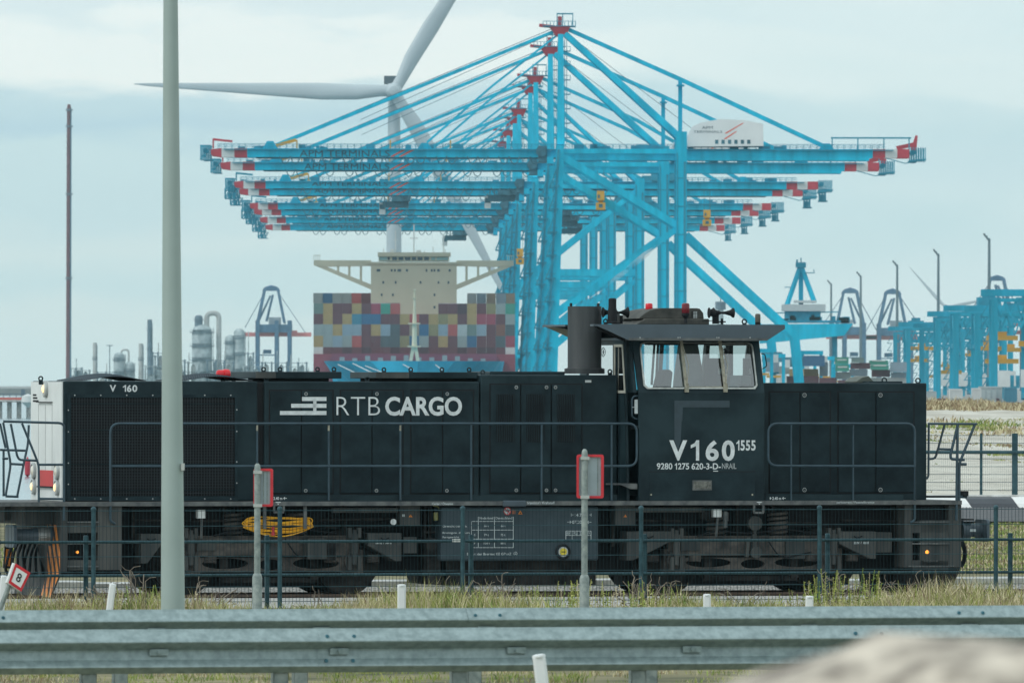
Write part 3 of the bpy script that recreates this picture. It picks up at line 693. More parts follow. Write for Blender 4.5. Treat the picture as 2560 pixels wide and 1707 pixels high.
for tr, rowc in TIER.items():
    for k, ch in enumerate(rowc[:21]):
        if ch == '.' : continue
        if tr == 0 and k not in (0, 20): continue
        nm = code[ch]; u = 782.5 + pitch * (k + .5)
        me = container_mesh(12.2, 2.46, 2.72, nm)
        o = bpy.data.objects.new('shipping_container', me); COL.objects.link(o)
        yo = 6 if tr < 5 else (6.3 if tr == 5 else 58)
        zz = SZ(1035, VB[tr]); xx = SX(u)
        if tr == 6: kk = (YS + yo) / YS; zz = E + (zz - E) * kk; xx *= kk
        o.location = (xx, YS + yo, zz)
        o.scale.z = (VB[tr] - (VB[tr + 1] if tr < 6 else VB[tr] - 25.8) - .25) / KS / 2.72
        tag(o, '%s container on the ship, %s, %s from the left' % (nm, tname[tr], ordn[k]), 'container', 'containers stacked on the ship')

# ------------------------------------------------------------------ wind turbines
m_turb = mat('turbine_grey', (0.50, 0.56, 0.59), 0.45, var=0.04, scale=0.05)
m_turbd = mat('turbine_dark', (0.10, 0.13, 0.15), 0.6)
def blade_mesh(L):
    m = MB(); secs = []
    prof = [(0, .045, 1.0, 0), (.05, .046, .95, 0), (.14, .060, .6, .3), (.28, .066, .36, .3), (.45, .052, .28, .3), (.65, .036, .24, .3), (.85, .021, .22, .3), (.96, .011, .22, .3), (1.0, .003, .3, .3)]
    n = 12; vs = []
    for r, ch, th, sh in prof:
        c_ = ch * L; tw = R(18) * (1 - r) ** 2
        for j in range(n):
            a = 2 * math.pi * j / n; x = math.cos(a) * c_ / 2 - sh * c_ * .45; y = math.sin(a) * c_ * th / 2
            vs.append((x * math.cos(tw) - y * math.sin(tw), x * math.sin(tw) + y * math.cos(tw), r * L))
    fs = [(i*n+j, i*n+(j+1) % n, (i+1)*n+(j+1) % n, (i+1)*n+j) for i in range(len(prof)-1) for j in range(n)] + [tuple(range(n-1, -1, -1)), tuple((len(prof)-1)*n+j for j in range(n))]
    m.add(vs, fs); return m
def turbine(u, v, Y, L, ang0, label, rb, rt_, base=0.2, yaw=R(-12)):
    hub = P(u, v, Y)
    t = thing('wind_turbine', label, 'wind turbine', (hub.x, Y, base))
    hz0 = hub.z - base
    m = MB(); m.cyl((0, L*.06, 0), (0, L*.06, hz0), rb, rt_, 24); m.build('tower', m_turb, t, smooth=True)
    m = MB(); m.box(-L*.028, L*.028, L*.02, L*.2, hz0 - L*.03, hz0 + L*.03); nb = m.build('nacelle', m_turb, t, bevel=L*.01)
    m = MB(); m.box(-L*.04, L*.01, L*.12, L*.16, hz0 + L*.03, hz0 + L*.062); m.build('cooler', m_turbd, nb)
    m = MB(); m.lathe([(.0001, -L*.05), (L*.018, -L*.045), (L*.030, -L*.02), (L*.032, L*.01), (L*.028, L*.03)], (0, 0, hz0), (0, 1, 0), 20); hb_ = m.build('hub', m_turb, t, smooth=True)
    for k in range(3):
        a = R(ang0 + 120 * k)
        o = blade_mesh(L).build('blade', m_turb, hb_, smooth=True); o.location = (0, 0, hz0); o.rotation_euler = (0, a, 0)
    return t
turbine(985, 228, 3250, 83.5, 31.5, 'large grey wind turbine behind the cranes, one blade pointing left', 2.9, 1.9)
turbine(2366, 770, 6200, 34, -42, 'small distant wind turbine at the far right behind the light masts', 1.6, 1.0)

# ------------------------------------------------------------------ lighting masts
m_mast = mat('mast_steel', (0.16, 0.22, 0.25), 0.5, 0.3)
lab = ['shortest looking lighting mast, leftmost of the five, just right of the small crane', 'second lighting mast from the left of the five', 'middle lighting mast of the five', 'fourth lighting mast, left of the small turbine', 'tallest looking lighting mast at the right edge']
for i, (u, v) in enumerate(((2078, 710), (2152, 690), (2243, 663), (2346, 636), (2473, 598))):
    Y = 37 * F / (HZ - v); top = P(u, v, Y)
    t = thing('lighting_mast', lab[i], 'lighting mast', (top.x, Y, 0.2), group='lighting masts over the yard')
    h = top.z - .2
    m = MB(); m.cyl((0, 0, 0), (0, 0, h), .62, .34, 10); m.build('pole', m_mast, t)
    m = MB(); m.beam((-1.3, 0, h + 1.2), (0.2, 0, h - .6), .45); m.beam((-.5, -.6, h), (-.5, .6, h), .3)
    for q in (0, 1, 2): m.box(-1.5 + .6*q, -1.0 + .6*q, -.4, .4, h + 1.0 - .6*q, h + 1.5 - .6*q)
    m.build('lamp_head', m_mast, t)

# ------------------------------------------------------------------ older cranes with red booms far away
m_nav = mat('old_crane_hazed_navy', (0.07, 0.15, 0.25), 0.7, var=0.2, scale=.3)  # navy made paler, distance haze mixed into the colour
m_salmon = mat('old_crane_red', (0.66, 0.20, 0.19), 0.6, var=0.1, scale=.3)
def old_crane(u, v, Y, label, sc=1.0, flip=1, boomL=100, boomR=65):
    """frame in px about the apex at sc=1: legs, A-frame, red boom"""
    base = P(u, HZ, Y); k = Y / F * sc
    t = thing('old_quay_crane', label, 'crane', (base.x, Y, .2), group='dark blue quay cranes with red booms')
    z = lambda dv: (E + (HZ - v) * Y / F) - dv * k - .2
    x = lambda du: du * k * flip
    d = 6.0
    for y in (-d, d):
        m = MB()
        m.beam((x(-16), y*.4, z(2)), (x(-34), y, z(88)), 7*k); m.beam((x(16), y*.4, z(2)), (x(33), y, z(88)), 6*k)
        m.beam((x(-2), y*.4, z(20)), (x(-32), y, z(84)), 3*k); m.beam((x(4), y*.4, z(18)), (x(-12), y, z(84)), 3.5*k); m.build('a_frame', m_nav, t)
        for du in (-34, 14, 46):
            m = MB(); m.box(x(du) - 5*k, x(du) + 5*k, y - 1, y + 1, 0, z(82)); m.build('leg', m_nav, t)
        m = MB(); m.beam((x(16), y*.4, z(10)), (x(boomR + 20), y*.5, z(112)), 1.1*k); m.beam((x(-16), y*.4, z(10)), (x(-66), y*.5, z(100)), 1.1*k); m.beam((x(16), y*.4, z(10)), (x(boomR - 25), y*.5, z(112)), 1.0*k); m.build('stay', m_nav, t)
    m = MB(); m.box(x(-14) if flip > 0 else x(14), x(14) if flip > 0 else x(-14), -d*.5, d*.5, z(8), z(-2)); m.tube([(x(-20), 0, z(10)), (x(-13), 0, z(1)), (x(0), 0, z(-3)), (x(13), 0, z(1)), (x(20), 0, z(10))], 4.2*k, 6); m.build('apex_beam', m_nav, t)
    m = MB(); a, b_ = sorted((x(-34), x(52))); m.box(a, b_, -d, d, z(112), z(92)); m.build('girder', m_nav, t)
    a, b_ = sorted((x(-66), x(boomL)))
    m = MB(); m.box(a, b_, -3, 3, z(122), z(112)); m.box(*sorted((x(5), x(boomL - 35))), -3.2, 3.2, z(122), z(107)); m.build('boom', m_salmon, t)
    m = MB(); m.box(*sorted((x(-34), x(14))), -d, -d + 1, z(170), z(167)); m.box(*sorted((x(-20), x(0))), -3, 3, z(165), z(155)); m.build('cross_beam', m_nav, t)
    m = MB(); m.box(*sorted((x(-6), x(24))), -4, 4, z(92), z(74)); m.build('machine_house', mat('old_crane_grey', (.35, .40, .44), .6), t)
    return t
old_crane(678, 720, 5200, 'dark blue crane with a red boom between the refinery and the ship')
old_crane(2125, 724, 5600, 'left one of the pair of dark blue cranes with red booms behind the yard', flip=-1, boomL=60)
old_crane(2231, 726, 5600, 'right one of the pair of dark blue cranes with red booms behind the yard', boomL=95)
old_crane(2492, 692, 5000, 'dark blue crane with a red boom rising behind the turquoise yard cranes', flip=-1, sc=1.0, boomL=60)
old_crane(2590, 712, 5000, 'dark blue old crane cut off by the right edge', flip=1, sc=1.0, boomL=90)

# small turquoise harbour crane right of the big ones
t = thing('floating_crane', 'small turquoise crane with an A-shaped mast, just right of the locomotive roof', 'crane', (P(2002, HZ, 2700).x, 2700, .2))
kk = 2700 / F; X = lambda u: (u - 2002) * kk; Z = lambda v: E - .2 + (HZ - v) * kk
m = MB()
for y in (-3, 3):
    m.beam((X(1999), y*.3, Z(668)), (X(1966), y, Z(765)), .9); m.beam((X(2004), y*.3, Z(668)), (X(2036), y, Z(755)), .9)
m.beam((X(2002), 0, Z(668)), (X(2002), 0, Z(762)), 1.2); m.build('mast_frame', m_blue, t)
m = MB(); m.box(X(1989), X(2014), -2, 2, Z(668), Z(655)); m.beam((X(2002), 0, Z(655)), (X(2002), 0, Z(643)), .3); m.box(X(1990), X(1994), -1, 1, Z(655), Z(648)); m.box(X(2011), X(2036), -2, 2, Z(682), Z(680)); m.box(X(1962), X(1976), -2, 2, Z(718), Z(716))
m.beam((X(2034), -2, Z(680)), (X(2034), -2, Z(672)), .2); m.build('mast_head', m_blued, t)
m = MB(); m.box(X(1955), X(2062), -6, 6, Z(777), Z(760)); m.box(X(1985), X(2040), -4, 4, Z(756), Z(750)); m.build('machine_house', mat('crane_house_grey', (.50, .54, .55), .6), t)
m = MB()
for k in range(13): q = random.uniform(1925, 2110); m.box(X(q), X(q + random.uniform(6, 22)), -5, 5, Z(806), Z(random.uniform(786, 799)))
m.box(X(1940), X(2100), -6, 6, Z(806), Z(800)); m.box(X(1962), X(2050), -5, 5, Z(801), Z(777)); m.beam((X(1920), -5, Z(782)), (X(2095), -5, Z(779)), .3); m.build('deck_gear', m_blued, t)
m = MB(); m.hexa([(X(1900), -8, Z(858)), (X(2108), -8, Z(838)), (X(2108), 8, Z(838)), (X(1900), 8, Z(858)), (X(1900), -8, Z(810)), (X(2130), -8, Z(808)), (X(2130), 8, Z(808)), (X(1900), 8, Z(810))]); m.build('boom', m_blue, t)
m = MB()
for u in (1925, 2080): m.box(X(u), X(u + 12), -4, 4, 0, Z(840))
m.build('leg', m_blued, t)

m_yard = mat('yard_crane_hazed_blue', (0.02, 0.33, 0.47), 0.6, spec=.2, var=.25, scale=.3, streak=True)  # duller than the quay crane blue, with haze put into the colour
# ------------------------------------------------------------------ yard: portal stacking cranes and containers
def yard_crane():
    t = thing('yard_gantry_crane', 'x', 'crane'); w = 14.0; h = 18.6; d = 6
    for x in (-w/2, w/2):
        for y in (-d, d):
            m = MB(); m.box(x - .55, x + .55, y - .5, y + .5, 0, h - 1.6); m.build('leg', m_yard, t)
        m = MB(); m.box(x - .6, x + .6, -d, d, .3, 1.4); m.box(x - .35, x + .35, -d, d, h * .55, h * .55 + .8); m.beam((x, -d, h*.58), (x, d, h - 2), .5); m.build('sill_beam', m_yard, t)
    m = MB()
    for y in (-3, 3): m.box(-w/2 - 2, w/2 + 2, y - .5, y + .5, h - 1.1, h)
    for k in range(9): m.beam((-w/2 + k * w/8, -d, h - 2), (-w/2 + (k + .5) * w/8, -d, h - 4.4), .3); m.beam((-w/2 + (k + .5) * w/8, -d, h - 4.4), (-w/2 + (k + 1) * w/8, -d, h - 2), .3)
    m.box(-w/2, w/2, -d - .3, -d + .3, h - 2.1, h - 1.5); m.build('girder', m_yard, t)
    m = MB(); m.box(-2, 2.5, -3.5, 3.5, h, h + 1.6); m.box(-1, 1.5, -2, 2, h + 1.6, h + 2.4); m.build('trolley', m_blued, t)
    m = MB(); m.box(-3, 3, -2, 2, h * .45, h * .45 + .9); m.box(-.9, .9, -1, 1, h*.45 + .9, h*.45 + 1.7); m.build('spreader', m_yel, t)
    m = MB()
    for k in range(7): m.box(-w/2 - 2.2, -w/2 - 1.0, -2, 1, 2 + 2*k, 2.15 + 2*k); m.beam((-w/2 - 2.2, -2, 2 + 2*k), (-w/2 - 1, -2, 4 + 2*k), .15)
    m.box(w/2 + .9, w/2 + 2.2, -3, 0, 2, 5); m.split('stairway', m_blued, t)
    m = MB(); m.box(w/2 - 1.4, w/2 + 1.2, -d - 1.2, -d - .6, 2.5, 6); m.build('electric_house', m_white, t)
    return t
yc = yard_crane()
spots = [(2590, 1660), (2535, 1850), (2475, 1980), (2525, 2250), (2425, 2150), (2455, 2500), (2378, 2400), (2405, 2800), (2335, 2600), (2370, 3100), (2300, 2850), (2325, 3300)]
where = ['nearest turquoise yard crane at the right edge of the photo', 'turquoise yard crane second from the right edge, in front', 'turquoise yard crane standing left of the rightmost pair', 'turquoise yard crane glimpsed between the two rightmost ones', 'turquoise yard crane under the tallest lighting mast',
         'turquoise yard crane just behind the one under the tallest mast', 'turquoise yard crane right of the fourth lighting mast', 'turquoise yard crane half hidden right of the fourth mast', 'turquoise yard crane at the foot of the fourth lighting mast', 'turquoise yard crane behind the foot of the fourth mast',
         'turquoise yard crane over the right end of the locomotive hood', 'distant turquoise yard crane over the hood end']
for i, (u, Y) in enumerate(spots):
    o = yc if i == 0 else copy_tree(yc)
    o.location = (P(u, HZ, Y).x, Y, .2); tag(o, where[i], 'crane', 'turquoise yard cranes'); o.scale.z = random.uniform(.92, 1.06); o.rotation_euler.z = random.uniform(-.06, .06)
    for ch in o.children:
        if ch.name.startswith(('trolley', 'spreader')): ch.location.x = random.uniform(-4.5, 4.5); ch.location.z = random.uniform(-3, 4) if ch.name.startswith('spreader') else 0
yard = [(1905, 1955, 880, 905, 't'), (1960, 2010, 893, 917, 't'), (2010, 2062, 889, 915, 'B'), (1912, 1950, 905, 930, 'b'), (1950, 1975, 915, 935, 'g'), (1975, 2010, 922, 940, 'o'), (2010, 2048, 922, 940, 'o'), (1968, 2048, 940, 966, 'm'), (1942, 1966, 935, 955, 'w'),
        (2052, 2072, 905, 940, 'b'), (2090, 2122, 893, 910, 'G'), (2090, 2122, 911, 928, 'G'), (2092, 2128, 930, 948, 'l'), (2128, 2176, 907, 922, 'm'), (2128, 2172, 923, 940, 'b'), (2176, 2222, 901, 912, 'G'), (2178, 2222, 913, 924, 'G'), (2184, 2228, 924, 942, 'm'), (2228, 2268, 905, 930, 'b'), (2130, 2160, 894, 906, 'e'),
        (2180, 2268, 944, 970, 'w'), (2050, 2092, 944, 968, 'm'), (2096, 2178, 950, 970, 'm'), (2232, 2268, 931, 944, 'b'),
        (2320, 2342, 978, 1022, 'l'), (2345, 2378, 996, 1024, 'm'), (2380, 2410, 972, 995, 'w'), (2320, 2344, 1000, 1024, 'm'), (2455, 2512, 966, 994, 'l'), (2380, 2420, 996, 1024, 'l'), (2422, 2490, 996, 1024, 'l'), (2492, 2504, 996, 1024, 'm'), (2515, 2545, 968, 994, 't'), (2430, 2452, 970, 994, 'w')]
ncol = {}
for i, (u0, u1, v0, v1, ch) in enumerate(yard):
    Y = 2350 if u0 < 2300 else 1500
    a = P(u0, v1, Y); b_ = P(u1, v0, Y); nm = code[ch]; Wd = b_.x - a.x; H = b_.z - a.z
    t = MB(); t.box(-Wd/2, Wd/2, 0, 2.44 + i % 3, 0, H)
    n_ = max(3, int(Wd / .8))
    for k in range(n_ + 1): t.box(-Wd/2 + k * Wd/n_ - .08, -Wd/2 + k * Wd/n_ + .08, -.08, 0, .12, H - .12)
    t.box(-Wd/2, Wd/2, -.1, 0, 0, .14); t.box(-Wd/2, Wd/2, -.1, 0, H - .14, H + .01)
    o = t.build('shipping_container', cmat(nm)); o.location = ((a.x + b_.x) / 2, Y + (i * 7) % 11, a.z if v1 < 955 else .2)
    if v1 >= 955: o.scale.z = (b_.z - .2) / H
    side = 'behind the rear hood' if u0 < 2300 else 'beyond the sand'
    ncol.setdefault((nm, side), []).append((o, u0, v0))
for (nm, side), L in ncol.items():
    L.sort(key=lambda q: (q[1], q[2]))
    for k, (o, u, v) in enumerate(L):
        w_ = '' if len(L) == 1 else (', leftmost' if k == 0 else (', rightmost' if k == len(L) - 1 else ', %s from the left' % ordn[k])) + ' of that colour'
        tag(o, '%s yard container %s%s' % (nm, side, w_.replace(' of that colour', ' of its colour')), 'container', 'containers in the terminal yard')
        if nm == 'green':
            for zz in (.35, .7):
                m = MB(); Wd = max(abs(v_[0]) for v_ in [tuple(q.co) for q in o.data.vertices]) * 1.4; m.box(-Wd*.5, Wd*.5, -.14, -.1, .5 + zz, .8 + zz) if zz < .5 else None
                if m.v: m.build('stripe', cmat('white'), o)
# low yard clutter: straddle frames between the containers
for i, (u, Y, h) in enumerate(((1935, 2300, 9), (1985, 2420, 8), (2030, 2380, 10), (2060, 2500, 9), (2110, 2450, 7), (1905, 2250, 10))):
    t = thing('straddle_carrier', 'turquoise straddle carrier among the containers, %s from the left' % ordn[[1, 2, 3, 4, 5, 0][i]], 'straddle carrier', (P(u, HZ, Y).x, Y, .2), group='straddle carriers in the yard')
    m = MB()
    for x in (-2.2, 2.2): m.box(x - .3, x + .3, -.3, .3, .9, h); m.box(x - .3, x + .3, 5, 5.6, .9, h)
    m.box(-2.6, 2.6, -.6, 6, h, h + .9); m.build('frame', m_blue, t)
    m = MB(); m.box(-1.6, 1.6, 0, 5, h * .5, h * .5 + .5); m.build('spreader', m_yel, t)
    for x in (-2.2, 2.2): m = MB(); m.cyl((x - .25, 1, .6), (x + .25, 1, .6), .6); m.cyl((x - .25, 4, .6), (x + .25, 4, .6), .6); m.build('wheel', m_cdk, t)
    m = MB(); m.box(2.5, 3.6, -.8, .6, h - 2.2, h - .4); m.build('cab', m_white, t)

# ------------------------------------------------------------------ refinery at the left, chimney, jetty
m_ref = mat('refinery_hazed_steel', (0.26, 0.34, 0.37), 0.6, 0.1, var=0.3, scale=.2, col2=(0.42, 0.48, 0.49))  # refinery colours lightened to imitate distance haze
m_ref2 = mat('refinery_hazed_pale', (0.45, 0.47, 0.46), 0.5, var=0.15, scale=.2)
m_refd = mat('refinery_hazed_dark', (0.14, 0.20, 0.25), 0.6, var=0.3, scale=.3)
m_brick = mat('chimney_red_brown', (0.16, 0.06, 0.07), 0.6, var=0.2, scale=.3)
YR = 4700; KR = YR / F
def rthing(name, label, cat, u, Y=YR, z=1.0, group=None): return thing(name, label, cat, (P(u, HZ, Y).x, Y, z), group=group)
rz_ = lambda v, Y=YR: E - 1.0 + (HZ - v) * Y / F
# tall flare stack
t = rthing('flare_stack', 'tall thin red-brown chimney standing alone at the left of the sky', 'chimney', 172)
h = rz_(263)
m = MB(); m.cyl((-.35, 0, 0), (-.1, 0, h - 1), 1.05, .95, 12); m.cyl((-.1, 0, h - 2.5), (-.1, 0, h), 1.1, .7, 10); m.build('stack', m_brick, t)
m = MB(); m.box(.35, 1.1, -.6, .6, 0, h - 2); m.build('ladder_duct', mat('duct_blue_grey', (.12, .22, .30), .6), t)
m = MB()
for v in (277, 318, 487, 697): m.cyl((0, 0, rz_(v + 2)), (0, 0, rz_(v - 2)), 1.7, 1.7, 12)
for k in range(40): m.box(-1.25, -.9, -.3, .3, rz_(900 - 15*k), rz_(896 - 15*k))
m.build('platform_ring', m_refd, t)
def cyl_tower(u, v0, r, label, mm=m_ref, cap=True, rings=3, name='process_tower', cat='tower', Y=YR):
    t = rthing(name, label, cat, u, Y); h = rz_(v0, Y)
    pr = [(r, 0), (r, h - r * .8), (r * .86, h - r * .35), (r * .5, h - r * .08), (.1, h)] if cap else [(r * 1.25, 0), (r, h * .2), (r * .95, h)]
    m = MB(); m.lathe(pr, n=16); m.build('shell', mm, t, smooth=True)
    m = MB()
    for k in range(rings):
        zz = h * (k + 1) / (rings + .6); m.cyl((0, 0, zz), (0, 0, zz + .35), r * 1.22, n=16); m.cyl((0, 0, zz + 1.2), (0, 0, zz + 1.3), r * 1.22, n=16)
        for q in range(8): a = q * math.pi / 4; m.beam((r * 1.2 * math.cos(a), r * 1.2 * math.sin(a), zz), (r * 1.2 * math.cos(a), r * 1.2 * math.sin(a), zz + 1.3), .1)
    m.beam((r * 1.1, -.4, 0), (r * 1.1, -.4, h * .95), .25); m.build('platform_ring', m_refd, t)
    return t, h
cyl_tower(237, 858, 1.0, 'slim pale stack left of the lamp post, right of the tall chimney', m_ref2, False, 1, 'stack', 'chimney')
cyl_tower(352, 860, 1.1, 'slim pale stack beside the dark stack, left of the lamp post', m_ref2, False, 1, 'stack', 'chimney')
cyl_tower(374, 800, 1.15, 'dark slim stack just left of the lamp post', m_refd, False, 3, 'stack', 'chimney')
t, h = cyl_tower(298, 882, 2.6, 'small domed vessel with a looping pipe, left of the two slim stacks', m_ref, True, 2)
m = MB(); m.tube(arc([(1, 0, h - 2), (1, 0, h + 1.2), (4.4, 0, h + 1.2), (4.4, 0, 0)], 1.8, 6), .45, 8); m.build('pipe', m_ref2, t, smooth=True)
cyl_tower(325, 905, 2.0, 'squat grey vessel between the domed vessel and the slim stacks', m_ref, True, 1)
t = rthing('lamp_mast', 'thin lamp mast with a flat crossbar in the refinery', 'lamp mast', 274); h = rz_(866)
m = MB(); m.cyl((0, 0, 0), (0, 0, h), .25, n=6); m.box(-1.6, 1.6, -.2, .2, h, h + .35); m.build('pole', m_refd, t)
t, h = cyl_tower(505, 812, 4.7, 'big domed refinery vessel just right of the lamp post', m_ref, True, 4)
m = MB(); m.lathe([(1.9, h - 1), (1.9, h + 3.4), (1.2, h + 4.2), (.3, h + 4.3)], n=14, org=(-1.6, 0, 0)); m.cyl((-1.6, 0, h + 2), (-1.6, 0, h + 2.4), 2.4, n=12); m.build('top_drum', m_refd, t)
m = MB(); x0 = 2.2; m.tube(arc([(x0, 0, h - 2), (x0, 0, rz_(784)), (x0 + 5.6, 0, rz_(784)), (x0 + 5.6, 0, 0)], 3.2, 8), 1.25, 10); m.build('gooseneck_pipe', m_ref2, t, smooth=True)
cyl_tower(575, 838, 2.4, 'slimmer refinery vessel, left one of the close pair', m_ref, True, 3)
cyl_tower(598, 822, 2.6, 'slimmer refinery vessel, right one of the close pair in front of the dark crane', m_ref, True, 3)
# pipe racks and low blocks
random.seed(11)
blocks = [(385, 915, 8), (412, 890, 9), (440, 900, 8), (470, 905, 10), (540, 900, 8), (560, 905, 9), (630, 915, 8), (655, 905, 9), (690, 905, 10), (725, 915, 9), (745, 905, 8), (395, 880, 5), (205, 925, 7), (265, 930, 8), (190, 920, 5), (770, 925, 6), (620, 880, 5)]
for i, (u, v, w) in enumerate(blocks):
    t = rthing('pipe_rack', 'low grey pipe rack and tanks of the refinery, %s from the left' % (ordn[sorted(range(len(blocks)), key=lambda q: blocks[q][0]).index(i)]), 'refinery unit', u, YR - 60 + i * 9, group='low refinery units along the shore')
    h = rz_(v); m = MB()
    for x in (-w/2, 0, w/2):
        for y in (-3, 3): m.box(x - .3, x + .3, y - .3, y + .3, 0, h)
    for zz in (h * .35, h * .62, h * .97): m.box(-w/2 - .5, w/2 + .5, -3.2, 3.2, zz - .3, zz)
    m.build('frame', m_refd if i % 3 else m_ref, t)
    m = MB()
    for q in range(5): m.cyl((-w/2 - 1, -2.5 + q, h * .35 + .3), (w/2 + 1, -2.5 + q, h * .35 + .3), .3, n=6)
    m.lathe([(.2, 0), (1.6, .6), (1.6, h * .5), (.3, h * .6)], (-w * .2, -2, 0), n=10); m.lathe([(.2, 0), (1.1, .3), (1.1, h * .8), (.3, h * .9)], (w * .25, -1, 0), n=10); m.cyl((w * .05, -2, 0), (w * .05, -2, h * random.uniform(1.1, 1.6)), .25, n=6)
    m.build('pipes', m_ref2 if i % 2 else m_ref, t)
m = MB(); m.cyl((0, 0, 2.2), (14, 0, 2.2), 2.1, n=16)
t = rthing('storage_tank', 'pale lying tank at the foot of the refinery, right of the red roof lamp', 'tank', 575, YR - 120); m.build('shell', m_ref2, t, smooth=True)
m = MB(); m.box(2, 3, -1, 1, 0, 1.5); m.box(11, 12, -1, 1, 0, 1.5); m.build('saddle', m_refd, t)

# jetty at the far left with water before it
t = thing('jetty', 'long jetty with a red pipe line low over the water at the left edge', 'jetty', (P(40, HZ, 1500).x, 1500, -2))
kj = 1500 / F; jx = lambda u: (u - 40) * kj; jz = lambda v: E + 2 + (HZ - v) * kj
m = MB(); m.box(jx(-400), jx(76), 0, 8, jz(1006), jz(1001)); m.build('deck', m_conc, t)
for k in range(18):
    m = MB(); m.cyl((jx(70 - 24*k), 2, 0), (jx(70 - 24*k), 2, jz(1004)), .35, n=8); m.build('pile', m_conc, t)
m = MB(); m.cyl((jx(-400), 1, jz(1001)), (jx(74), 1, jz(1001)), .35, n=8); m.build('pipe_line', mat('jetty_red', (.42, .10, .08), .6), t)
m = MB(); m.box(jx(30), jx(76), 1, 6, jz(1000), jz(995)); m.box(jx(52), jx(60), 1, 4, jz(995), jz(975)); m.beam((jx(-300), 1, jz(988)), (jx(76), 1, jz(986)), .1)
for k in range(20): m.beam((jx(72 - 16*k), 1, jz(1000)), (jx(72 - 16*k), 1, jz(987)), .1)
m.build('platform', m_refd, t)
m = MB(); m.lathe([(.1, -.8), (1.0, 0), (.9, .9), (.1, 1.2)], (0, 0, 0), n=12)
t = thing('navigation_buoy', 'white round float at the end of the jetty, left of the locomotive', 'buoy', (P(70, HZ, 1480).x, 1480, .4)); m.build('float', m_white, t, smooth=True)
t = thing('channel_buoy', 'red buoy on the water behind the left end railing of the locomotive', 'buoy', (P(69, HZ, 560).x, 560, -1.3))
m = MB(); m.lathe([(.05, -.7), (.15, -.6), (.17, .1), (.10, .2), (.04, .35), (.01, .4)], n=14); m.build('body', m_red, t, smooth=True)
# grey service column behind the cranes
t = thing('radar_tower', 'slim grey tower seen between the two sloping braces right of the crane legs', 'tower', (P(1801, HZ, 3800).x, 3800, .2))
m = MB(); m.cyl((0, 0, 0), (0, 0, 33), 1.3, 1.1, 12); m.build('shaft', m_ref, t); m = MB(); m.cyl((0, 0, 31), (0, 0, 34), 2.0, n=12); m.cyl((0, 0, 34), (0, 0, 38), .2, n=6); m.build('cabin', m_refd, t)
# ------------------------------------------------------------------ the locomotive
random.seed(21)
m_body = mat('loco_black_paint', (0.008, 0.020, 0.026), 0.42, spec=0.18, var=0.25, scale=1.3, col2=(0.017, 0.033, 0.039), bump=0.06, bscale=9)
m_bodyd = mat('loco_door_paint', (0.007, 0.018, 0.024), 0.45, spec=0.18, var=0.25, scale=2, col2=(0.014, 0.029, 0.035), bump=0.08, bscale=12)
m_gap = mat('loco_dark_gap', (0.003, 0.004, 0.006), 0.8)
m_visor = mat('loco_visor_paint', (0.060, 0.085, 0.105), 0.42, var=0.12, scale=2)
m_grey = mat('loco_frame_grey', (0.052, 0.060, 0.062), 0.7, var=0.25, scale=3, spec=.25, col2=(0.082, 0.082, 0.076), streak=True)
m_tank = mat('loco_tank_grey', (0.036, 0.056, 0.068), 0.5, spec=.3, var=0.12, scale=2, col2=(0.046, 0.068, 0.080))
m_rusty = mat('loco_running_gear', (0.010, 0.011, 0.012), 0.8, var=0.35, scale=4, col2=(0.034, 0.031, 0.029), spec=0.2)
m_soot = mat('loco_exhaust_soot', (0.022, 0.026, 0.030), 0.55, var=0.3, scale=3, col2=(0.045, 0.050, 0.052), streak=True)
m_wht = mat('loco_white_paint', (0.74, 0.76, 0.74), 0.4, var=0.05, scale=2)
m_let = mat('loco_lettering_white', (0.68, 0.71, 0.71), 0.5, var=0.14, scale=9)
m_letd = mat('loco_lettering_dirty', (0.55, 0.60, 0.60), 0.6, var=0.2, scale=14)
m_lred = mat('loco_red_panel', (0.62, 0.03, 0.035), 0.45, var=0.06, scale=3)
m_rail_ = mat('handrail_paint', (0.030, 0.060, 0.080), 0.35, var=0.2, scale=8)
m_chrome = mat('bare_metal_ring', (0.50, 0.52, 0.52), 0.3, 0.7)
m_gear = mat('bogie_grey', (0.050, 0.049, 0.048), 0.8, spec=.25, var=0.3, scale=4, col2=(0.098, 0.086, 0.076))
m_walk = mat('walkway_edge', (0.075, 0.085, 0.09), 0.6, var=0.25, scale=6, col2=(0.12, 0.125, 0.12))
m_mesh = mat('radiator_wire', (0.017, 0.026, 0.032), 0.5)
m_alu = mat('window_frame_metal', (0.42, 0.43, 0.40), 0.35, 0.75, var=0.25, scale=8)
m_brass = mat('window_bar_weathered', (0.33, 0.31, 0.24), 0.5, 0.4, var=0.3, scale=14)
m_orange = mat('hazard_orange', (0.75, 0.24, 0.03), 0.5, var=0.15, scale=6)
m_lens = mat('headlight_glass', (0.75, 0.72, 0.62), 0.08, var=0.1, scale=20)
m_lit = mat('headlight_lit', (0.9, 0.7, 0.4), 0.2, emit=(1.0, 0.62, 0.25), estr=1.6)
m_amber = mat('step_light_amber', (0.9, 0.35, 0.05), 0.3, emit=(1.0, 0.38, 0.05), estr=1.3)
m_interior = mat('cab_interior', (0.30, 0.35, 0.37), 0.8, var=0.2, scale=3)
m_seat = mat('cab_seat', (0.02, 0.03, 0.045), 0.8)
m_beige = mat('cab_lining', (0.38, 0.38, 0.32), 0.7, var=0.1, scale=3)
mg = bpy.data.materials.new('window_glass'); mg.use_nodes = True; t_ = mg.node_tree; t_.nodes.clear()
o_ = N(t_, 'ShaderNodeOutputMaterial'); a_ = N(t_, 'ShaderNodeBsdfTransparent'); g_ = N(t_, 'ShaderNodeBsdfGlossy'); f_ = N(t_, 'ShaderNodeFresnel'); mm_ = N(t_, 'ShaderNodeMixShader')
